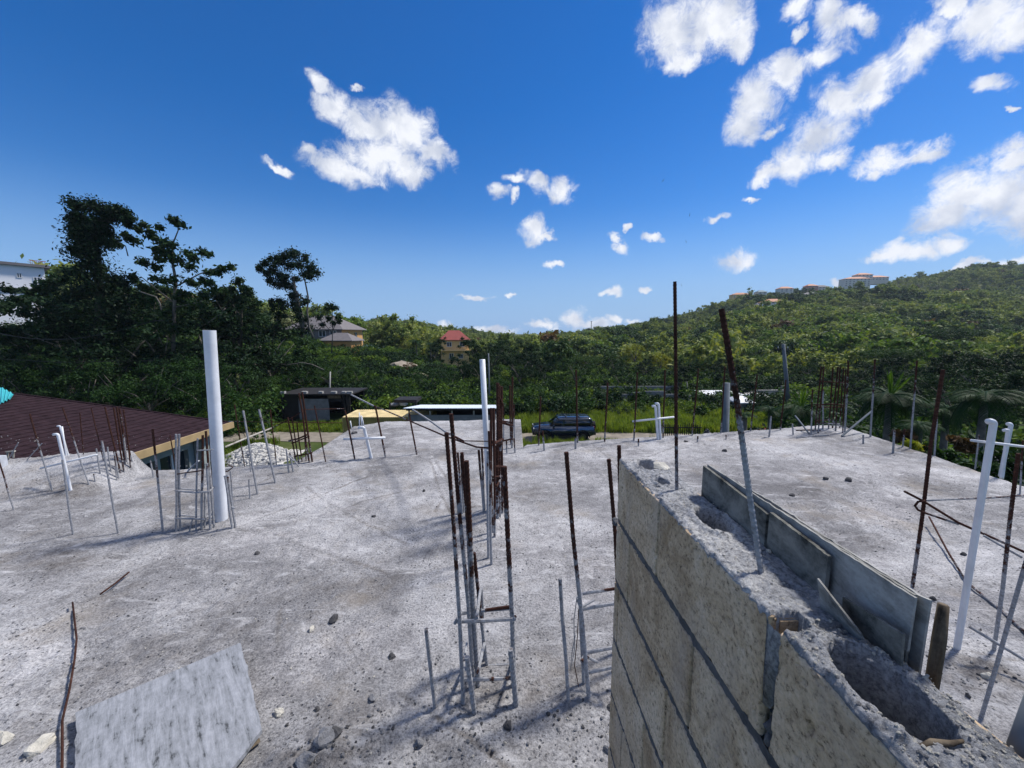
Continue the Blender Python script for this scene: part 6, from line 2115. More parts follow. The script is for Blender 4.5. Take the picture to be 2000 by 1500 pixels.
# ------------------------------------------------------------------ foliage
def leaf_cloud(centers, radii, per, leaf, seed=0, up=.35, flat_=1.0, droop=0.0):
    """quads folded along the midrib scattered through blobs -> (verts, faces) numpy"""
    r = np.random.default_rng(seed)
    C = np.repeat(np.asarray(centers, float), per, 0)
    Rr = np.repeat(np.asarray(radii, float), per)[:, None]
    n = len(C)
    d = r.normal(size=(n, 3)); d /= np.linalg.norm(d, axis=1, keepdims=True)
    rad = np.minimum(np.abs(r.normal(size=(n, 1))) * .62 + .12 * r.random((n, 1)), 1.55)
    pos = C + d * rad * Rr * np.array([1, 1, flat_])
    nrm = d * .6 + r.normal(size=(n, 3)) * .55 + np.array([0, 0, up]); nrm /= np.linalg.norm(nrm, axis=1, keepdims=True)
    t = r.normal(size=(n, 3)); t[:, 2] -= droop
    t -= nrm * (t * nrm).sum(1, keepdims=True); t /= np.linalg.norm(t, axis=1, keepdims=True)
    b = np.cross(nrm, t)
    s = leaf * r.uniform(.6, 1.35, (n, 1))
    A = pos - t * s
    B = pos + b * s * .45 + nrm * s * .12
    C_ = pos + t * s
    D = pos - b * s * .45 + nrm * s * .12
    V = np.stack([A, B, C_, D], 1).reshape(-1, 3)
    F = np.arange(4 * n).reshape(-1, 4)
    return V, F


def np_mesh(name, V, F, mat):
    me = bpy.data.meshes.new(name)
    me.vertices.add(len(V)); me.vertices.foreach_set('co', V.astype(np.float32).reshape(-1))
    me.loops.add(F.size); me.polygons.add(len(F))
    me.loops.foreach_set('vertex_index', F.astype(np.int32).reshape(-1))
    k = F.shape[1]
    me.polygons.foreach_set('loop_start', np.arange(0, F.size, k, dtype=np.int32))
    me.polygons.foreach_set('loop_total', np.full(len(F), k, dtype=np.int32))
    me.update(calc_edges=True)
    me.materials.append(mat)
    return me


def tree_variant(seed, h=10.0, cw=4.0, nb=34, per=85, leaf=.22, mat='leaf_dark', style='round', barkm='bark'):
    """unit tree: base at origin, height h"""
    rr = random.Random(seed)
    trunk = MB()
    th = h * (.5 if style != 'umbrella' else .7)
    k1 = Vector((rr.uniform(-.4, .4), rr.uniform(-.4, .4), th * .5)); k2 = Vector((rr.uniform(-.7, .7), rr.uniform(-.7, .7), th))
    trunk.tube([(0, 0, -1), (0, 0, 0), k1, k2], [h * .032, h * .026, h * .02, h * .014], 8)
    cs, rs = [], []
    limbs = 9
    for i in range(limbs):
        a = i * 2.4 + rr.uniform(-.3, .3)
        st = k1.lerp(k2, rr.uniform(.3, 1.0))
        if style == 'umbrella':
            e = Vector((math.cos(a) * cw * rr.uniform(.4, 1), math.sin(a) * cw * rr.uniform(.4, 1), h * rr.uniform(.80, .95)))
        elif style == 'tall':
            e = Vector((math.cos(a) * cw * rr.uniform(.2, .8), math.sin(a) * cw * rr.uniform(.2, .8), h * rr.uniform(.3, .98)))
        else:
            e = Vector((math.cos(a) * cw * rr.uniform(.4, .9), math.sin(a) * cw * rr.uniform(.4, .9), h * rr.uniform(.45, .93)))
        mid = st.lerp(e, .5) + Vector((0, 0, h * .04))
        trunk.tube([st, mid, e], [h * .010, h * .006, h * .002], 5)
        m_ = nb // limbs + 1
        for j in range(m_):
            q = e + Vector((rr.gauss(0, 1), rr.gauss(0, 1), rr.gauss(0, .7))) * cw * (.24 if style != 'umbrella' else .22)
            if style == 'umbrella': q.z = e.z + rr.gauss(0, 1) * h * .03
            cs.append(q); rs.append(cw * rr.uniform(.13, .30))
    V, F = leaf_cloud(cs, rs, per, leaf, seed, flat_=.65)
    crown = np_mesh('crown', V, F, M[mat])
    tm = trunk.mesh('trunk', smooth=True); tm.materials.append(M[barkm])
    return crown, tm


def place_tree(var, loc, s, rz, label, group, name='tree', cat='tree'):
    e = empty(name, loc, label, cat, group, rz)
    e.scale = (s, s, s * random.uniform(.92, 1.1))
    for nm, me in (('crown', var[0]), ('trunk', var[1])):
        ob = bpy.data.objects.new(nm, me); COL.objects.link(ob); ob.parent = e
    return e


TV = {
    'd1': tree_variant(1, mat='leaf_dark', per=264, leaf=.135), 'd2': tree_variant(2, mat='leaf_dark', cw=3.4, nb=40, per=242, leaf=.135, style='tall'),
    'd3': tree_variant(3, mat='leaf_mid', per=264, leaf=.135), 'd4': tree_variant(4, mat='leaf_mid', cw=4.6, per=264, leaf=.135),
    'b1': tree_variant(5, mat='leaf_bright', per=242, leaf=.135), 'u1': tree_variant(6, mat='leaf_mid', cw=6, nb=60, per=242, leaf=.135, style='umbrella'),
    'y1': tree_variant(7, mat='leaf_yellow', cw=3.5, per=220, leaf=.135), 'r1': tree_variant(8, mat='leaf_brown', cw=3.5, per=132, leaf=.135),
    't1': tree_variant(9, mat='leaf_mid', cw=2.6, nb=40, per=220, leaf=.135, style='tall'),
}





def tree_px(v, px, py_top, Y, label, group, wide=1.0, name='tree'):
    """tree standing at distance Y whose top reaches py_top"""
    t = AT(px, py_top, Y); g = tz(t.x, Y)
    h = t.z - g
    s = h / (10.6 if group.startswith(('dense', 'front')) else 9.5)
    e = place_tree(TV[v], (t.x, Y, g - .2), s, random.uniform(0, 6.28), label, group, name)
    e.scale = (s * wide, s * wide, s)
    return e


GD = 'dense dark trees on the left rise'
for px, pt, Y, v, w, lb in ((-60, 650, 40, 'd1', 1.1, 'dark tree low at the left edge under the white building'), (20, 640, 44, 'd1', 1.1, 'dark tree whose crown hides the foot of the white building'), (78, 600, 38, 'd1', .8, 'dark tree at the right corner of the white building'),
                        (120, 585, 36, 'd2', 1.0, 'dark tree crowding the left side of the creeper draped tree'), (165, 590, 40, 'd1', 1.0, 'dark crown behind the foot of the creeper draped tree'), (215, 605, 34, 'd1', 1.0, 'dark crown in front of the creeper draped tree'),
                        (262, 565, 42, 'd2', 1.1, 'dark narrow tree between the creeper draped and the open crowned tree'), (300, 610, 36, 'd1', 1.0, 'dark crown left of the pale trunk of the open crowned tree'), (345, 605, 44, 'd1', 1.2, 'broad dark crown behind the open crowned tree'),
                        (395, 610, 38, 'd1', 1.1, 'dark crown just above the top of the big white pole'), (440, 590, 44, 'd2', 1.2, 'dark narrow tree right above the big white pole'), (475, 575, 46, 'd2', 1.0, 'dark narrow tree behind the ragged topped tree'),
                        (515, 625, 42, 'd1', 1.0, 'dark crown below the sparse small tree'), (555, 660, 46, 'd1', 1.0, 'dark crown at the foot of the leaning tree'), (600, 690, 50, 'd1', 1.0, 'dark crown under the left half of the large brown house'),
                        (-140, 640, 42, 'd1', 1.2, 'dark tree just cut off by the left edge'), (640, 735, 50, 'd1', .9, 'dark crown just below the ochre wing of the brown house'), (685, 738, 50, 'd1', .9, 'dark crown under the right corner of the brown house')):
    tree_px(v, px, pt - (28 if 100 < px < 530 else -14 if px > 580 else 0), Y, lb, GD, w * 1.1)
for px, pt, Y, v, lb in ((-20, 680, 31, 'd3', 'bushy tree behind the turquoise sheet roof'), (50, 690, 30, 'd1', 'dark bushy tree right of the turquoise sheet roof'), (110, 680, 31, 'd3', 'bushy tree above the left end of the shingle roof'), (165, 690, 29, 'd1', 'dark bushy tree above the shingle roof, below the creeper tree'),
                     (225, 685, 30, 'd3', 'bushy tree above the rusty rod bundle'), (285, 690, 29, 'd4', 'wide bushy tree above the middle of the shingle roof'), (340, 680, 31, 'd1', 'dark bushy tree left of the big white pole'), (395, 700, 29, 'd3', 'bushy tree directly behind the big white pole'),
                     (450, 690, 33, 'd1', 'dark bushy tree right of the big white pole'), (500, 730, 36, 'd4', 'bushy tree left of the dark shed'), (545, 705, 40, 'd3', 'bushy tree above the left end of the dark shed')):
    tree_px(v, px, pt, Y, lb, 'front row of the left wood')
GM = 'trees between the sheds and the houses'
for px, pt, Y, v, lb in ((590, 700, 44, 'd3', 'green tree rising behind the dark shed'), (640, 700, 48, 'd4', 'green tree between dark shed and large brown house'), (700, 715, 50, 'd3', 'rounded tree above the yellow container'),
                         (745, 735, 44, 'd3', 'low leafy tree directly behind the yellow container'), (790, 745, 42, 'd4', 'leafy tree behind the lean to'), (838, 722, 46, 'd3', 'leafy tree behind the low shed roof'),
                         (880, 728, 50, 'd4', 'broad green tree below the yellow house'), (932, 664, 62, 'd2', 'tall dark tree covering the right corner of the yellow house'), (850, 662, 80, 'd2', 'dark tree standing left of the red roof'),
                         (720, 654, 130, 'b1', 'sunlit tree right of the large brown house'), (760, 650, 125, 'b1', 'sunlit feathery tree between the two houses'), (800, 655, 120, 'b1', 'sunlit tree left of the palm'),
                         (905, 690, 56, 'd1', 'dark tree left of the white centre pipe'), (960, 668, 60, 'd1', 'dark tree behind the slim dark pole'), (1000, 665, 66, 'd1', 'dark tree on the valley edge left of the car'),
                         (1035, 672, 58, 'd2', 'tall dark tree above the bonnet of the car'), (985, 735, 44, 'd3', 'bushy tree behind the right end of the low shed'), (1030, 750, 42, 'd3', 'bushy tree behind the grass left of the car'),
                         (1080, 672, 85, 'u1', 'wide flat crowned tree above the parked car'), (1110, 735, 48, 'd4', 'bushy tree directly above the car roof'), (1150, 745, 46, 'd1', 'dark bushy tree right above the car'),
                         (1150, 695, 75, 'u1', 'flat crowned green tree in the valley centre'), (1200, 690, 70, 'd3', 'green tree between the tall rods'), (1190, 740, 50, 'd2', 'dark narrow tree left of the ruin'),
                         (1240, 672, 90, 'y1', 'yellow green tree left of the tallest rod'), (1262, 700, 66, 'd1', 'dark tree above the ruin'), (1300, 725, 54, 'd3', 'leafy tree behind the ruin'),
                         (1345, 700, 64, 'd4', 'green tree right of the tallest rod'), (1375, 678, 84, 'y1', 'bright yellow green tree near the cream house'), (1350, 690, 78, 'b1', 'pale green tree in the valley by the cream house'), (1400, 700, 60, 'd2', 'dark narrow tree left of the leaning rod'),
                         (1450, 695, 66, 'd3', 'leafy tree right of the leaning rod'), (1490, 705, 58, 't1', 'slender tree left of the slim utility pole'), (1520, 655, 110, 'b1', 'bright round crown left of the pole top'), (1560, 660, 105, 'u1', 'flat olive crown above the slim utility pole'),
                         (1580, 700, 62, 'd4', 'green tree behind the concrete shell'), (1640, 690, 70, 'u1', 'wide flat crown behind the far corner cage'), (1610, 735, 48, 'd1', 'dark tree behind the far corner cage'),
                         (1690, 705, 52, 'd1', 'dark tree right of the far corner cage'), (1740, 680, 60, 'u1', 'spreading tree above the tall palm'), (1800, 700, 42, 'd1', 'dark tree behind the thick dark rod'),
                         (1780, 655, 80, 'd3', 'green tree on the lower slope above the palms'), (1850, 690, 38, 'd2', 'tall dark tree above the near hook pipe'), (1900, 675, 50, 'd4', 'leafy tree on the lower slope at right'),
                         (1930, 700, 34, 'd1', 'dark tree above the far hook pipe'), (1985, 690, 36, 'd1', 'dark tree at the right edge of the photo'), (2060, 680, 34, 'd1', 'dark tree just cut by the right edge'),
                         (940, 690, 52, 'd1', 'dark round tree behind the white centre pipe'), (1060, 700, 54, 'd2', 'dark tree standing behind the bonnet of the car, taller than the bushes'), (1015, 690, 50, 'd1', 'dark tree left of the car, nearer than the valley edge trees'),
                         (1125, 700, 52, 'd3', 'green tree rising behind the rear of the car'), (1215, 715, 48, 'd1', 'dark tree behind the left wall of the ruin'), (1330, 715, 46, 'd2', 'dark slender tree behind the right wall of the ruin'),
                         (1290, 690, 72, 'y1', 'yellowish tree between the tallest rod and the valley houses'), (1430, 705, 52, 'd1', 'dark tree just right of the leaning rod'), (1475, 680, 86, 'b1', 'light green crown above the small palms'),
                         (1540, 715, 50, 'd1', 'dark tree at the foot of the slim utility pole'), (1660, 720, 40, 'd1', 'dark tree left of the tallest palm'), (1720, 700, 44, 'd2', 'dark tree right behind the tallest palm'),
                         (1765, 715, 34, 'd1', 'dark tree between the tallest palm and the thick dark rod'), (1880, 720, 28, 'd1', 'dark tree close behind the near hook pipe'), (1955, 725, 26, 'd2', 'dark tree close behind the far hook pipe'),
                         (1820, 735, 30, 'd3', 'leafy tree close behind the thick dark rod'),
                         (1850, 640, 95, 'u1', 'spreading crown on the lower slope at right'), (1960, 650, 80, 'b1', 'olive tree on the lower slope by the right edge'), (800, 705, 62, 'r1', 'brown leaved tree on the bank between the houses')):
    tree_px(v, px, pt, Y, lb, GM)


# signature trees shaped from their own silhouette
def leafy_thing(name, label, Y, blobs, limbs, mat, barkm, leaf, per, base_px, depth=.8, cat='tree', trunk_extra=None, seed=0):
    p0 = AT(base_px, 700, Y); g = tz(p0.x, Y)
    root = empty(name, (p0.x, Y, g), label, cat)
    rr = random.Random(seed)
    cs, rs = [], []
    for (px, py, r) in blobs:
        r = r * 1.15
        c = AT(px, py, Y); R_ = r / FPX * Y
        k = max(1, int(depth * 3))
        for q in range(k):
            cs.append(c + Vector((rr.gauss(0, .25), rr.uniform(-1, 1) * depth, rr.gauss(0, .25)) ) * R_)
            rs.append(R_ * rr.uniform(.55, 1.0))
    V, F = leaf_cloud(cs, rs, int(per * 2.1), leaf * .74, seed, up=.3, flat_=.9)
    V = V - np.array([p0.x, Y, g])
    ob = bpy.data.objects.new('crown', np_mesh('crown', V, F, M[mat])); COL.objects.link(ob); ob.parent = root
    m = MB()
    for pts_, w0, w1 in limbs:
        PP = [AT(x, y, Y + (dy[0] if dy else 0)) for x, y, *dy in pts_]
        k = len(PP)
        m.tube(PP, [(w0 + (w1 - w0) * i / (k - 1)) / 2 / FPX * Y for i in range(k)], 7)
    m.build('trunk', M[barkm], root, smooth=True)
    return root


vine = [(150, 402, 12), (168, 405, 16), (190, 410, 14), (205, 408, 8), (150, 420, 12), (160, 432, 20), (182, 432, 22), (200, 432, 14), (215, 425, 10), (228, 418, 12), (240, 418, 12), (250, 430, 7), (248, 437, 5),
        (156, 452, 14), (175, 455, 24), (200, 450, 18), (212, 450, 8), (170, 480, 18), (190, 478, 24), (210, 478, 12), (182, 505, 24), (202, 505, 20), (183, 530, 22), (202, 532, 22), (175, 560, 26), (200, 562, 30),
        (225, 548, 16), (160, 585, 30), (195, 592, 34), (232, 585, 26), (150, 615, 36), (200, 625, 40), (245, 620, 34), (165, 655, 40), (225, 660, 40), (155, 462, 8), (158, 475, 6)]
leafy_thing('vine_draped_tree', 'tall dead tree wholly draped in dark creepers, highest of the left wood', 33, [(a_, b_, c_ * 1.12) for a_, b_, c_ in vine], [([(195, 740), (195, 600), (190, 500), (182, 440)], 20, 5), ([(196, 470), (212, 435), (240, 418)], 6, 3)], 'leaf_dark', 'bark_dark', .17, 230, 195, seed=31)
spin = [(345, 432, 9), (335, 430, 7), (352, 440, 6), (315, 445, 9), (290, 448, 10), (275, 450, 8), (300, 462, 8), (310, 470, 10), (265, 468, 12), (250, 462, 9), (232, 472, 10), (225, 478, 8), (245, 455, 4),
        (295, 485, 12), (320, 490, 10), (345, 485, 14), (362, 492, 12), (335, 500, 14), (310, 505, 12), (375, 505, 12), (400, 495, 9), (408, 500, 6), (345, 515, 14), (375, 520, 12), (300, 520, 12), (275, 512, 12),
        (452, 520, 8), (438, 524, 8), (425, 530, 8), (410, 532, 7), (405, 552, 10), (395, 548, 8), (350, 545, 14), (375, 550, 8), (310, 550, 14), (285, 560, 14), (365, 575, 12), (340, 580, 14), (400, 578, 9), (420, 568, 8),
        (300, 590, 18), (330, 615, 18), (370, 600, 12), (270, 585, 14), (265, 540, 12), (395, 600, 10)]
leafy_thing('spindly_tree', 'loose open crowned tree with pale trunk and big leaf bunches right of the creeper tree', 35, spin,
            [([(338, 700), (340, 610), (343, 545), (335, 505), (338, 470)], 7, 3), ([(338, 475), (348, 450), (346, 432)], 2.5, 1.2), ([(343, 560), (390, 535), (425, 523), (450, 520)], 3, 1.2), ([(336, 505), (310, 480), (290, 455)], 2.5, 1.2),
             ([(338, 590), (300, 560), (275, 540)], 3, 1.4), ([(342, 600), (390, 590), (420, 570)], 2.5, 1.2), ([(250, 500), (245, 480), (237, 475)], 2, 1), ([(205, 598), (230, 585), (250, 575)], 2, 1)], 'leaf_dark', 'bark', .24, 46, 338, seed=32)
lean = [(555, 495, 10), (568, 492, 12), (580, 497, 12), (590, 505, 12), (545, 505, 8), (532, 510, 10), (520, 516, 10), (510, 522, 7), (530, 528, 14), (550, 520, 16), (570, 515, 18), (590, 520, 16), (605, 520, 12), (612, 530, 9), (608, 540, 9), (595, 538, 10),
        (520, 535, 8), (545, 538, 14), (560, 540, 12), (530, 550, 10), (545, 557, 12), (560, 556, 10), (575, 545, 8), (565, 565, 8), (568, 575, 10), (575, 585, 10), (580, 596, 12), (584, 606, 12), (588, 618, 12), (590, 632, 13), (592, 646, 14), (598, 590, 6), (505, 526, 4)]
leafy_thing('leaning_tree', 'tall dark leaning tree with a clumped crown standing alone before the brown house', 46, lean,
            [([(612, 660), (604, 640), (600, 610), (602, 580), (596, 550), (586, 520)], 4.5, 2), ([(596, 590), (580, 570), (560, 545)], 3, 1.5), ([(592, 660), (590, 620), (578, 580), (572, 540)], 9, 5), ([(583, 642), (572, 630), (563, 615)], 1.8, 1)], 'leaf_dark', 'bark', .2, 110, 600, seed=33)
small = [(540, 585, 10), (550, 595, 10), (545, 612, 10), (556, 600, 8), (535, 600, 8), (540, 625, 8), (530, 590, 6), (556, 618, 5)]
leafy_thing('small_tree', 'sparse small tree left of the leaning tree', 45, small, [([(530, 680), (538, 640), (543, 610), (545, 590)], 3, 1.2)], 'leaf_dark', 'bark', .2, 60, 530, seed=34)
topl = [(465, 552, 8), (475, 558, 8), (482, 566, 8), (458, 566, 8), (486, 572, 7), (470, 575, 14), (455, 585, 16), (480, 592, 16), (500, 590, 10), (440, 575, 8), (470, 548, 5)]
leafy_thing('spiky_tree', 'dark tree with ragged top midway between the open crowned and the leaning tree', 40, topl, [([(470, 700), (472, 620), (470, 565)], 6, 2)], 'leaf_dark', 'bark_dark', .2, 80, 470, seed=35)
pap = [(640, 600, 5), (648, 598, 5), (655, 602, 5), (648, 604, 4), (640, 625, 7), (650, 630, 7), (660, 622, 6), (625, 618, 8), (632, 632, 8), (665, 628, 5)]
leafy_thing('umbrella_top_tree', 'thin tree with a tiny umbrella tuft before the grey hip roof', 60, pap, [([(648, 690), (650, 640), (649, 602)], 2, 1), ([(650, 650), (630, 630), (624, 620)], 1.6, 1), ([(650, 645), (660, 625)], 1.4, 1)], 'leaf_dark', 'bark', .28, 40, 648, seed=36)
ban = [(128, 528, 5), (140, 532, 7), (150, 530, 6), (110, 545, 9), (90, 552, 9), (75, 560, 8), (60, 572, 9), (125, 545, 10), (100, 565, 12), (55, 585, 8), (80, 580, 14), (40, 598, 10), (20, 600, 12)]
leafy_thing('shrubby_tree', 'dark shrubby tree in front of the white building at left', 38, ban, [([(95, 700), (98, 620), (100, 570)], 6, 3)], 'leaf_dark', 'bark_dark', .26, 90, 95, seed=37)
# bare twisting branches hanging in front of the wood
for i, (pts_, Y, lb) in enumerate((([(532, 708), (560, 713), (590, 708), (610, 712), (632, 722)], 40, 'bare pale branch looping before the wood behind the dark shed'),
                                   ([(390, 640), (410, 628), (432, 612), (440, 602)], 36, 'pale bare branch above the top of the big white pole'),
                                   ([(275, 570), (305, 580), (312, 592), (315, 606)], 32, 'pale bare twig in the left wood'),
                                   ([(1238, 650), (1230, 650), (1222, 646)], 60, ''))):
    if not lb: continue
    m = MB(); m.tube([AT(x, y, Y) for x, y in pts_], .05, 6)
    tag(m.build('bare_branch', M['bark'], smooth=True), lb, 'branch')


# palms
def palm_frond(L_, sag, leafm, seed, width=.55, n=22):
    r = random.Random(seed)
    m = MB()
    pts_ = []
    for i in range(n + 1):
        s = i / n
        pts_.append(Vector((s * L_ * (1 - .18 * s), 0, L_ * (.35 * s - sag * s * s))))
    m.tube(pts_, [.028 * (1 - .8 * i / n) for i in range(n + 1)], 4)
    for i in range(2, n):
        s = i / n
        wl_ = width * L_ * .55 * math.sin(math.pi * min(1, s * .9 + .12)) ** .7
        for sd in (-1, 1):
            p = pts_[i]; d = (pts_[i + 1] - pts_[i]).normalized()
            tip = p + Vector((d.x * wl_ * .55, sd * wl_ * .8, d.z * wl_ * .5 - wl_ * (.25 + .3 * r.random())))
            mid = p.lerp(tip, .5) + Vector((0, 0, wl_ * .12))
            o_ = d * .020 * L_ / 2
            m.add([p - o_, p + o_, mid + o_ * .9, mid - o_ * .9, tip], [(0, 1, 2, 3), (3, 2, 4)])
    return m
FR = [palm_frond(1.0, s, None, i, n=34) for i, s in enumerate((.55, .8, 1.05, .3))]
FR[3] = palm_frond(1.0, .15, None, 9, width=.16, n=30)
FRM = {}
for mt in ('palm', 'palm_bright'):
    for i, m in enumerate(FR):
        me = m.mesh('frond'); me.materials.append(M[mt]); FRM[(mt, i)] = me


def palm_thing(px, py, Y, rpx, label, nf=16, bright=0, seed=0, trunk=True, kind='palm_tree'):
    rpx = rpx * .85; nf = int(nf * 1.25)
    c = AT(px, py, Y); g = tz(c.x, Y); L_ = rpx / FPX * Y * 1.15
    root = empty(kind, (c.x, Y, g), label, 'palm', 'palms beyond the slab')
    rr = random.Random(seed)
    if trunk:
        MB().tube([(c.x + .3, Y, g - .2), (c.x + .1, Y, (g + c.z) / 2), c], [.17, .13, .11], 10).build('trunk', M['bark'], root, smooth=True)
    for i in range(nf):
        el = rr.uniform(-.5, .55); k = 1 if el > .2 else (0 if el > -.1 else 2)
        ob = bpy.data.objects.new('frond', FRM[('palm', k)]); COL.objects.link(ob); ob.parent = root
        ob.location = c - Vector((c.x, Y, g)); ob.rotation_euler = (rr.uniform(-.3, .3), -el, i * 2.399 + rr.uniform(-.2, .2)); ob.scale = (L_,) * 3
    for i in range(bright):
        ob = bpy.data.objects.new('frond', FRM[('palm_bright', 3)]); COL.objects.link(ob); ob.parent = root
        ob.location = c - Vector((c.x, Y, g)); ob.rotation_euler = (0, -R(40 + rr.uniform(-10, 32)), i * 2.4); ob.scale = (L_ * .85,) * 3
    return root
palm_thing(1738, 775, 17, 78, 'tall palm with upright bright spear fronds behind the far corner', 22, 5, 1)
palm_thing(1565, 800, 19, 60, 'feathery palm with bright fronds left of the far corner cage', 18, 7, 2)
palm_thing(1505, 800, 21, 40, 'small palm beside the knee high pale stub', 14, 0, 3)
palm_thing(1925, 775, 14, 75, 'dark palm above the far hook pipe', 20, 0, 4)
palm_thing(1850, 800, 16, 55, 'dark palm right of the thick dark rod', 16, 0, 5)
palm_thing(1795, 830, 13, 45, 'low palm at the right slab edge', 14, 0, 6)
palm_thing(1655, 830, 15, 30, 'small palm behind the corner prop', 12, 0, 7)
palm_thing(812, 668, 85, 20, 'palm on the slope between the two houses', 14, 1, 8)
palm_thing(840, 672, 82, 15, 'second palm left of the red roofed house', 12, 0, 9)
palm_thing(1455, 812, 20, 28, 'small palm right of the thick grey pole', 12, 0, 10)
# flowering shrubs
for i, (px, py, Y, r, mt, lb) in enumerate(((1487, 838, 15, 16, 'flower', 'red flowering shrub before the small palms'), (1782, 868, 11, 12, 'leaf_yellow', 'yellow green shrub at the right slab edge'),
                                            (1835, 885, 10, 16, 'leaf_mid', 'green shrub below the thick dark rod'), (1770, 845, 13, 14, 'leaf_brown', 'reddish brown shrub right of the corner prop'),
                                            (1880, 860, 11, 14, 'leaf_brown', 'rusty leaved shrub left of the near hook pipe'), (1812, 872, 11, 8, 'flower', 'small red flowering shrub behind the thick dark rod'),
                                            (1900, 905, 9, 22, 'leaf_mid', 'leafy shrub below the near hook pipe top'), (1970, 890, 9, 30, 'leaf_dark', 'dark shrub at the right edge below the far hook pipe'),
                                            (480, 775, 27, 60, 'leaf_mid', 'broad leafy bush between the white pole and the dark shed'), (820, 770, 36, 30, 'leaf_mid', 'rounded bush above the low shed roof'), (905, 778, 36, 26, 'leaf_bright', 'light green bush behind the low shed roof'))):
    c = AT(px, py, Y); g = tz(c.x, Y); r_ = r / FPX * Y
    root = empty('shrub', (c.x, Y, g), lb, 'shrub', 'shrubs beyond the slab')
    rr = random.Random(i)
    cs = [Vector((rr.gauss(0, .5) * r_, rr.gauss(0, .5) * r_, c.z - g - r_ * rr.uniform(0, 1.2))) for _ in range(16)]
    V, F = leaf_cloud(cs, [r_ * .45] * 16, 70, min(.16, .10 + r_ * .06), i)
    if mt == 'flower':
        V2, F2 = leaf_cloud(cs, [r_ * .45] * 16, 60, .10, i + 50)
        ob = bpy.data.objects.new('foliage', np_mesh('foliage', V2, F2, M['leaf_dark'])); COL.objects.link(ob); ob.parent = root
        V, F = leaf_cloud(cs, [r_ * .5] * 16, 30, .06, i)
        ob = bpy.data.objects.new('blossom', np_mesh('blossom', V, F, M['flower'])); COL.objects.link(ob); ob.parent = root
    else:
        ob = bpy.data.objects.new('foliage', np_mesh('foliage', V, F, M[mt])); COL.objects.link(ob); ob.parent = root
    ms2 = MB()
    for q in range(4):
        ms2.tube([Vector((c.x, Y, g)), Vector((c.x, Y, g)) + (cs[q] - Vector((0, 0, 0)))], [.03, .012], 5)
    ms2.build('stem', M['bark_dark'], root)

# hillside forest and valley undergrowth: masses nobody could count
def far_tree(seed, mat, h=7.5, cw=3.6, nb=26, per=50, leaf=.42):
    rr = random.Random(seed)
    cs, rs = [], []
    for i in range(nb):
        a = rr.uniform(0, 6.28); r_ = cw * rr.random() ** .6
        zf = rr.uniform(.25, 1.0)
        cs.append((math.cos(a) * r_ * (1.15 - .5 * zf), math.sin(a) * r_ * (1.15 - .5 * zf), h * zf * .9)); rs.append(cw * rr.uniform(.2, .38))
    V, F = leaf_cloud(cs, rs, per, leaf, seed, up=.5, flat_=.8)
    return np_mesh('far_crown', V, F, M[mat])
FT = [far_tree(11, 'leaf_hill'), far_tree(12, 'leaf_hill', 9, 3.2), far_tree(13, 'leaf_hill', 6.5, 4.4), far_tree(14, 'leaf_hill', 8, 3.0), far_tree(15, 'leaf_hill', 7, 4.0), far_tree(16, 'leaf_hill_pale', 6, 4.6), far_tree(17, 'leaf_hill', 10, 3.6), far_tree(18, 'leaf_mid2', 9, 3.4), far_tree(19, 'leaf_mid2', 8, 4.2), far_tree(20, 'leaf_bright', 7, 4.0), far_tree(21, 'leaf_brown', 6, 3.0)]
pts = []
y = 64.0
while y < 640:
    step = 3.2 + y * .006
    u0, u1 = (-1.5, 1.75) if y < 200 else ((-.35, 1.6) if y < 430 else (-.35, .4))
    x = u0 * y
    while x < u1 * y:
        xx, yy = x + rng.uniform(-.5, .5) * step, y + rng.uniform(-.5, .5) * step
        ok = True
        for (hx, hy, hw2, hz2) in HILLBOX:
            if abs(xx - hx) < hw2 and hy - 22 < yy < hy + 12:
                ok = False; break
        if -58 < xx < -2 and yy < 101:      # around the brown, blue and yellow houses
            ok = False
        if xx < -58 and yy < 90: ok = ok and (yy > 76)
        if -.1 < xx / yy < 1.3 and yy < 94 and rng.random() < .85: ok = False
        if ok:
            s = rng.uniform(.65, 1.25)
            pts.append((xx, yy, s))
        x += step
    y += step * .9
pa = np.array(pts); zt2 = terrain(pa[:, 0], pa[:, 1])
pn = fbm(pa[:, 0] / 55, pa[:, 1] / 70, 3, 301)
pn2 = fbm(pa[:, 0] / 18 + 50, pa[:, 1] / 22, 3, 311)
rr_ = rng.random(len(pa))
ids = rng.integers(0, 5, len(pa))
ids = np.where(pn > .22, np.where(rr_ < .7, 5, ids), ids)
ids = np.where(pn < -.20, np.where(rr_ < .75, 7 + (rr_ * 10).astype(int) % 2, ids), ids)
ids = np.where((pn2 > .30) & (rr_ < .6), 9, ids)
ids = np.where(rr_ > .995, 10, ids)
ids = np.where((rr_ > .90) & (rr_ < .93), 6, ids)
sz = pa[:, 2] * (.8 + .5 * np.clip(pn2 + .1, -.4, .6)) * np.where(rr_ > .96, 1.45, 1)
pts = [(p[0], p[1], z - .5, q, rng.random() * 6.28) for p, z, q in zip(pa, zt2, sz)]
scatter('forest', FT, pts, 'green forest covering the far hillside and valley', ids=ids)


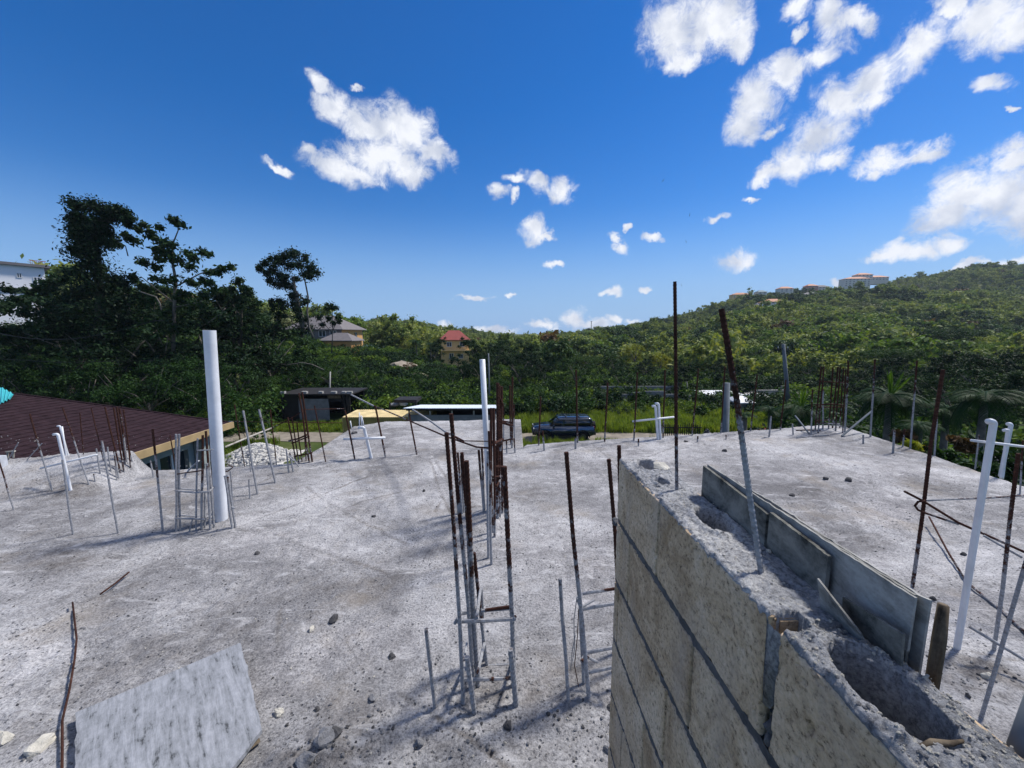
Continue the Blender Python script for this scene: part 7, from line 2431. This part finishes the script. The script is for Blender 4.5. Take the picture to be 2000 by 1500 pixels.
def bush_mesh(seed, mat, leaf=.12, n=9, per=120):
    rr = random.Random(seed)
    cs = [(rr.gauss(0, .6), rr.gauss(0, .6), rr.uniform(.1, 1.3)) for _ in range(n)]
    V, F = leaf_cloud(cs, [.55] * n, per, leaf, seed, flat_=.8)
    return np_mesh('bush', V, F, M[mat])
BM = [bush_mesh(1, 'leaf_dark'), bush_mesh(2, 'leaf_mid'), bush_mesh(3, 'leaf_dark'), bush_mesh(4, 'leaf_dark'), bush_mesh(5, 'leaf_bright'), bush_mesh(6, 'leaf_mid')]
pts = []
for i in range(4200):
    y = rng.uniform(36, 78) if rng.random() < .7 else rng.uniform(36, 110)
    x = rng.uniform(-1.45, 1.5) * y
    if (dx0 - 1 < x < dx1 + 1 and y < 39.5) or (15 < x < 34 and 42 < y < 52 and rng.random() < .8): continue
    if 7 < x < 30 and y < 41 and rng.random() < .85: continue
    pts.append((x, y, 0, rng.uniform(.7, 1.5), rng.random() * 6.28))
for i in range(800):      # left bank close by and right flank close by
    x = rng.uniform(-48, -14); y = rng.uniform(30, 40)
    if (dx0 - 2 < x < dx1 + 2): continue
    pts.append((x, y, 0, rng.uniform(.7, 1.5), rng.random() * 6.28))
for i in range(500):
    x = rng.uniform(9, 40); y = rng.uniform(8, 34)
    if x < 14 + (34 - y) * -.05 and y > 20: continue
    if x / y < .75: continue
    pts.append((x, y, 0, rng.uniform(.9, 1.8), rng.random() * 6.28))
pa = np.array(pts); zz2 = terrain(pa[:, 0], pa[:, 1])
pts = [(p[0], p[1], z, p[3], p[4]) for p, z in zip(pa, zz2)]
scatter('undergrowth', BM, pts, 'tangled bushes and undergrowth between the trees')


# grass field
def tuft(seed, h, n=46):
    rr = np.random.default_rng(seed)
    V, F = [], []
    for i in range(n):
        a = rr.random() * 6.28; r0 = rr.random() * .35
        bx, by = math.cos(a) * r0, math.sin(a) * r0
        a2 = rr.random() * 6.28; l = h * rr.uniform(.5, 1.1); bend = l * rr.uniform(.15, .5)
        w = .022
        tx, ty = bx + math.cos(a2) * bend, by + math.sin(a2) * bend
        mx_, my_ = bx + math.cos(a2) * bend * .35, by + math.sin(a2) * bend * .35
        sx_, sy_ = -math.sin(a2) * w, math.cos(a2) * w
        k = len(V)
        V += [(bx - sx_, by - sy_, 0), (bx + sx_, by + sy_, 0), (mx_ + sx_ * .8, my_ + sy_ * .8, l * .65), (mx_ - sx_ * .8, my_ - sy_ * .8, l * .65), (tx, ty, l), (tx, ty, l)]
        F += [(k, k + 1, k + 2, k + 3), (k + 3, k + 2, k + 4, k + 5)]
    me = bpy.data.meshes.new('tuft'); me.from_pydata(V, [], F); me.materials.append(M['grass'])
    return me
TF = [tuft(1, .55), tuft(2, .8), tuft(3, .4), tuft(4, .65)]
pts = []
for i in range(9000):
    y = rng.uniform(31.2, 42); x = rng.uniform(-26, 46)
    s = 1.0
    if x > 6: s = .75 + rng.random() * .5
    if x < -6: s = .6
    if dx0 - .5 < x < dx1 + .5 and y > 34.6 : continue
    pts.append((x, y, float(GZ), s * rng.uniform(.7, 1.3), rng.random() * 6.28))
for i in range(7500):
    y = rng.uniform(19, 28.2); x = rng.uniform(-20, 26)
    if x0 - .3 < x < sx1 + .3 and y > 24.8: continue
    if -17.6 < x < -12.2: continue
    pts.append((x, y, float(GZ), rng.uniform(.4, .9) * 1.0, rng.random() * 6.28))
scatter('grass', TF, pts, 'tall green grass in the field beyond the slab')

# weeds on the far left slope are part of the undergrowth; birds in the sky
for i, (px, py, s) in enumerate(((1295, 353, 1.0), (1347, 420, .9), (1340, 472, .8), (1331, 557, .7))):
    c = AT(px, py, 70)
    bd = empty('bird', c, ['soaring dark bird, highest of those left of the big clouds', 'soaring dark bird below the highest one', 'soaring dark bird third from the top', 'lowest soaring bird above the tallest rod'][i], 'bird', 'soaring birds')
    an = .9 + i * .4
    u_ = Vector((math.cos(an), .3, math.sin(an))) * .42 * s
    MB().tube([c - Vector((.12, .2, 0)) * s, c, c + Vector((.12, .25, .0)) * s], [.02, .06, .015], 6).build('body', M['bird'], bd)
    for sg in (-1, 1):
        MB().prism([c, c + u_ * sg * .5 + Vector((0, .08, .1)) * s, c + u_ * sg, c + u_ * sg * .5 - Vector((0, .08, -.02)) * s], (0, 0, .012)).build('wing', M['bird'], bd)

sc.cycles.max_bounces = 6
sc.cycles.diffuse_bounces = 3
sc.cycles.transparent_max_bounces = 4
sc.cycles.transmission_bounces = 2

# ------------------------------------------------------------------ air
HAZE = True
if HAZE:
    hb = MB().box2((-900, -40, -260), (1500, 1500, 190)).build('haze', M['glass'])
    hb.data.materials.clear()
    hm = bpy.data.materials.new('haze'); hm.use_nodes = True
    hm.node_tree.nodes.remove(hm.node_tree.nodes['Principled BSDF'])
    pv = hm.node_tree.nodes.new('ShaderNodeVolumePrincipled')
    pv.inputs['Color'].default_value = (0.72, 0.84, 1.0, 1)
    pv.inputs['Density'].default_value = 0.00016
    pv.inputs['Anisotropy'].default_value = 0.2
    hm.node_tree.links.new(pv.outputs[0], hm.node_tree.nodes['Material Output'].inputs['Volume'])
    hb.data.materials.append(hm)
    tag(hb, kind='stuff')
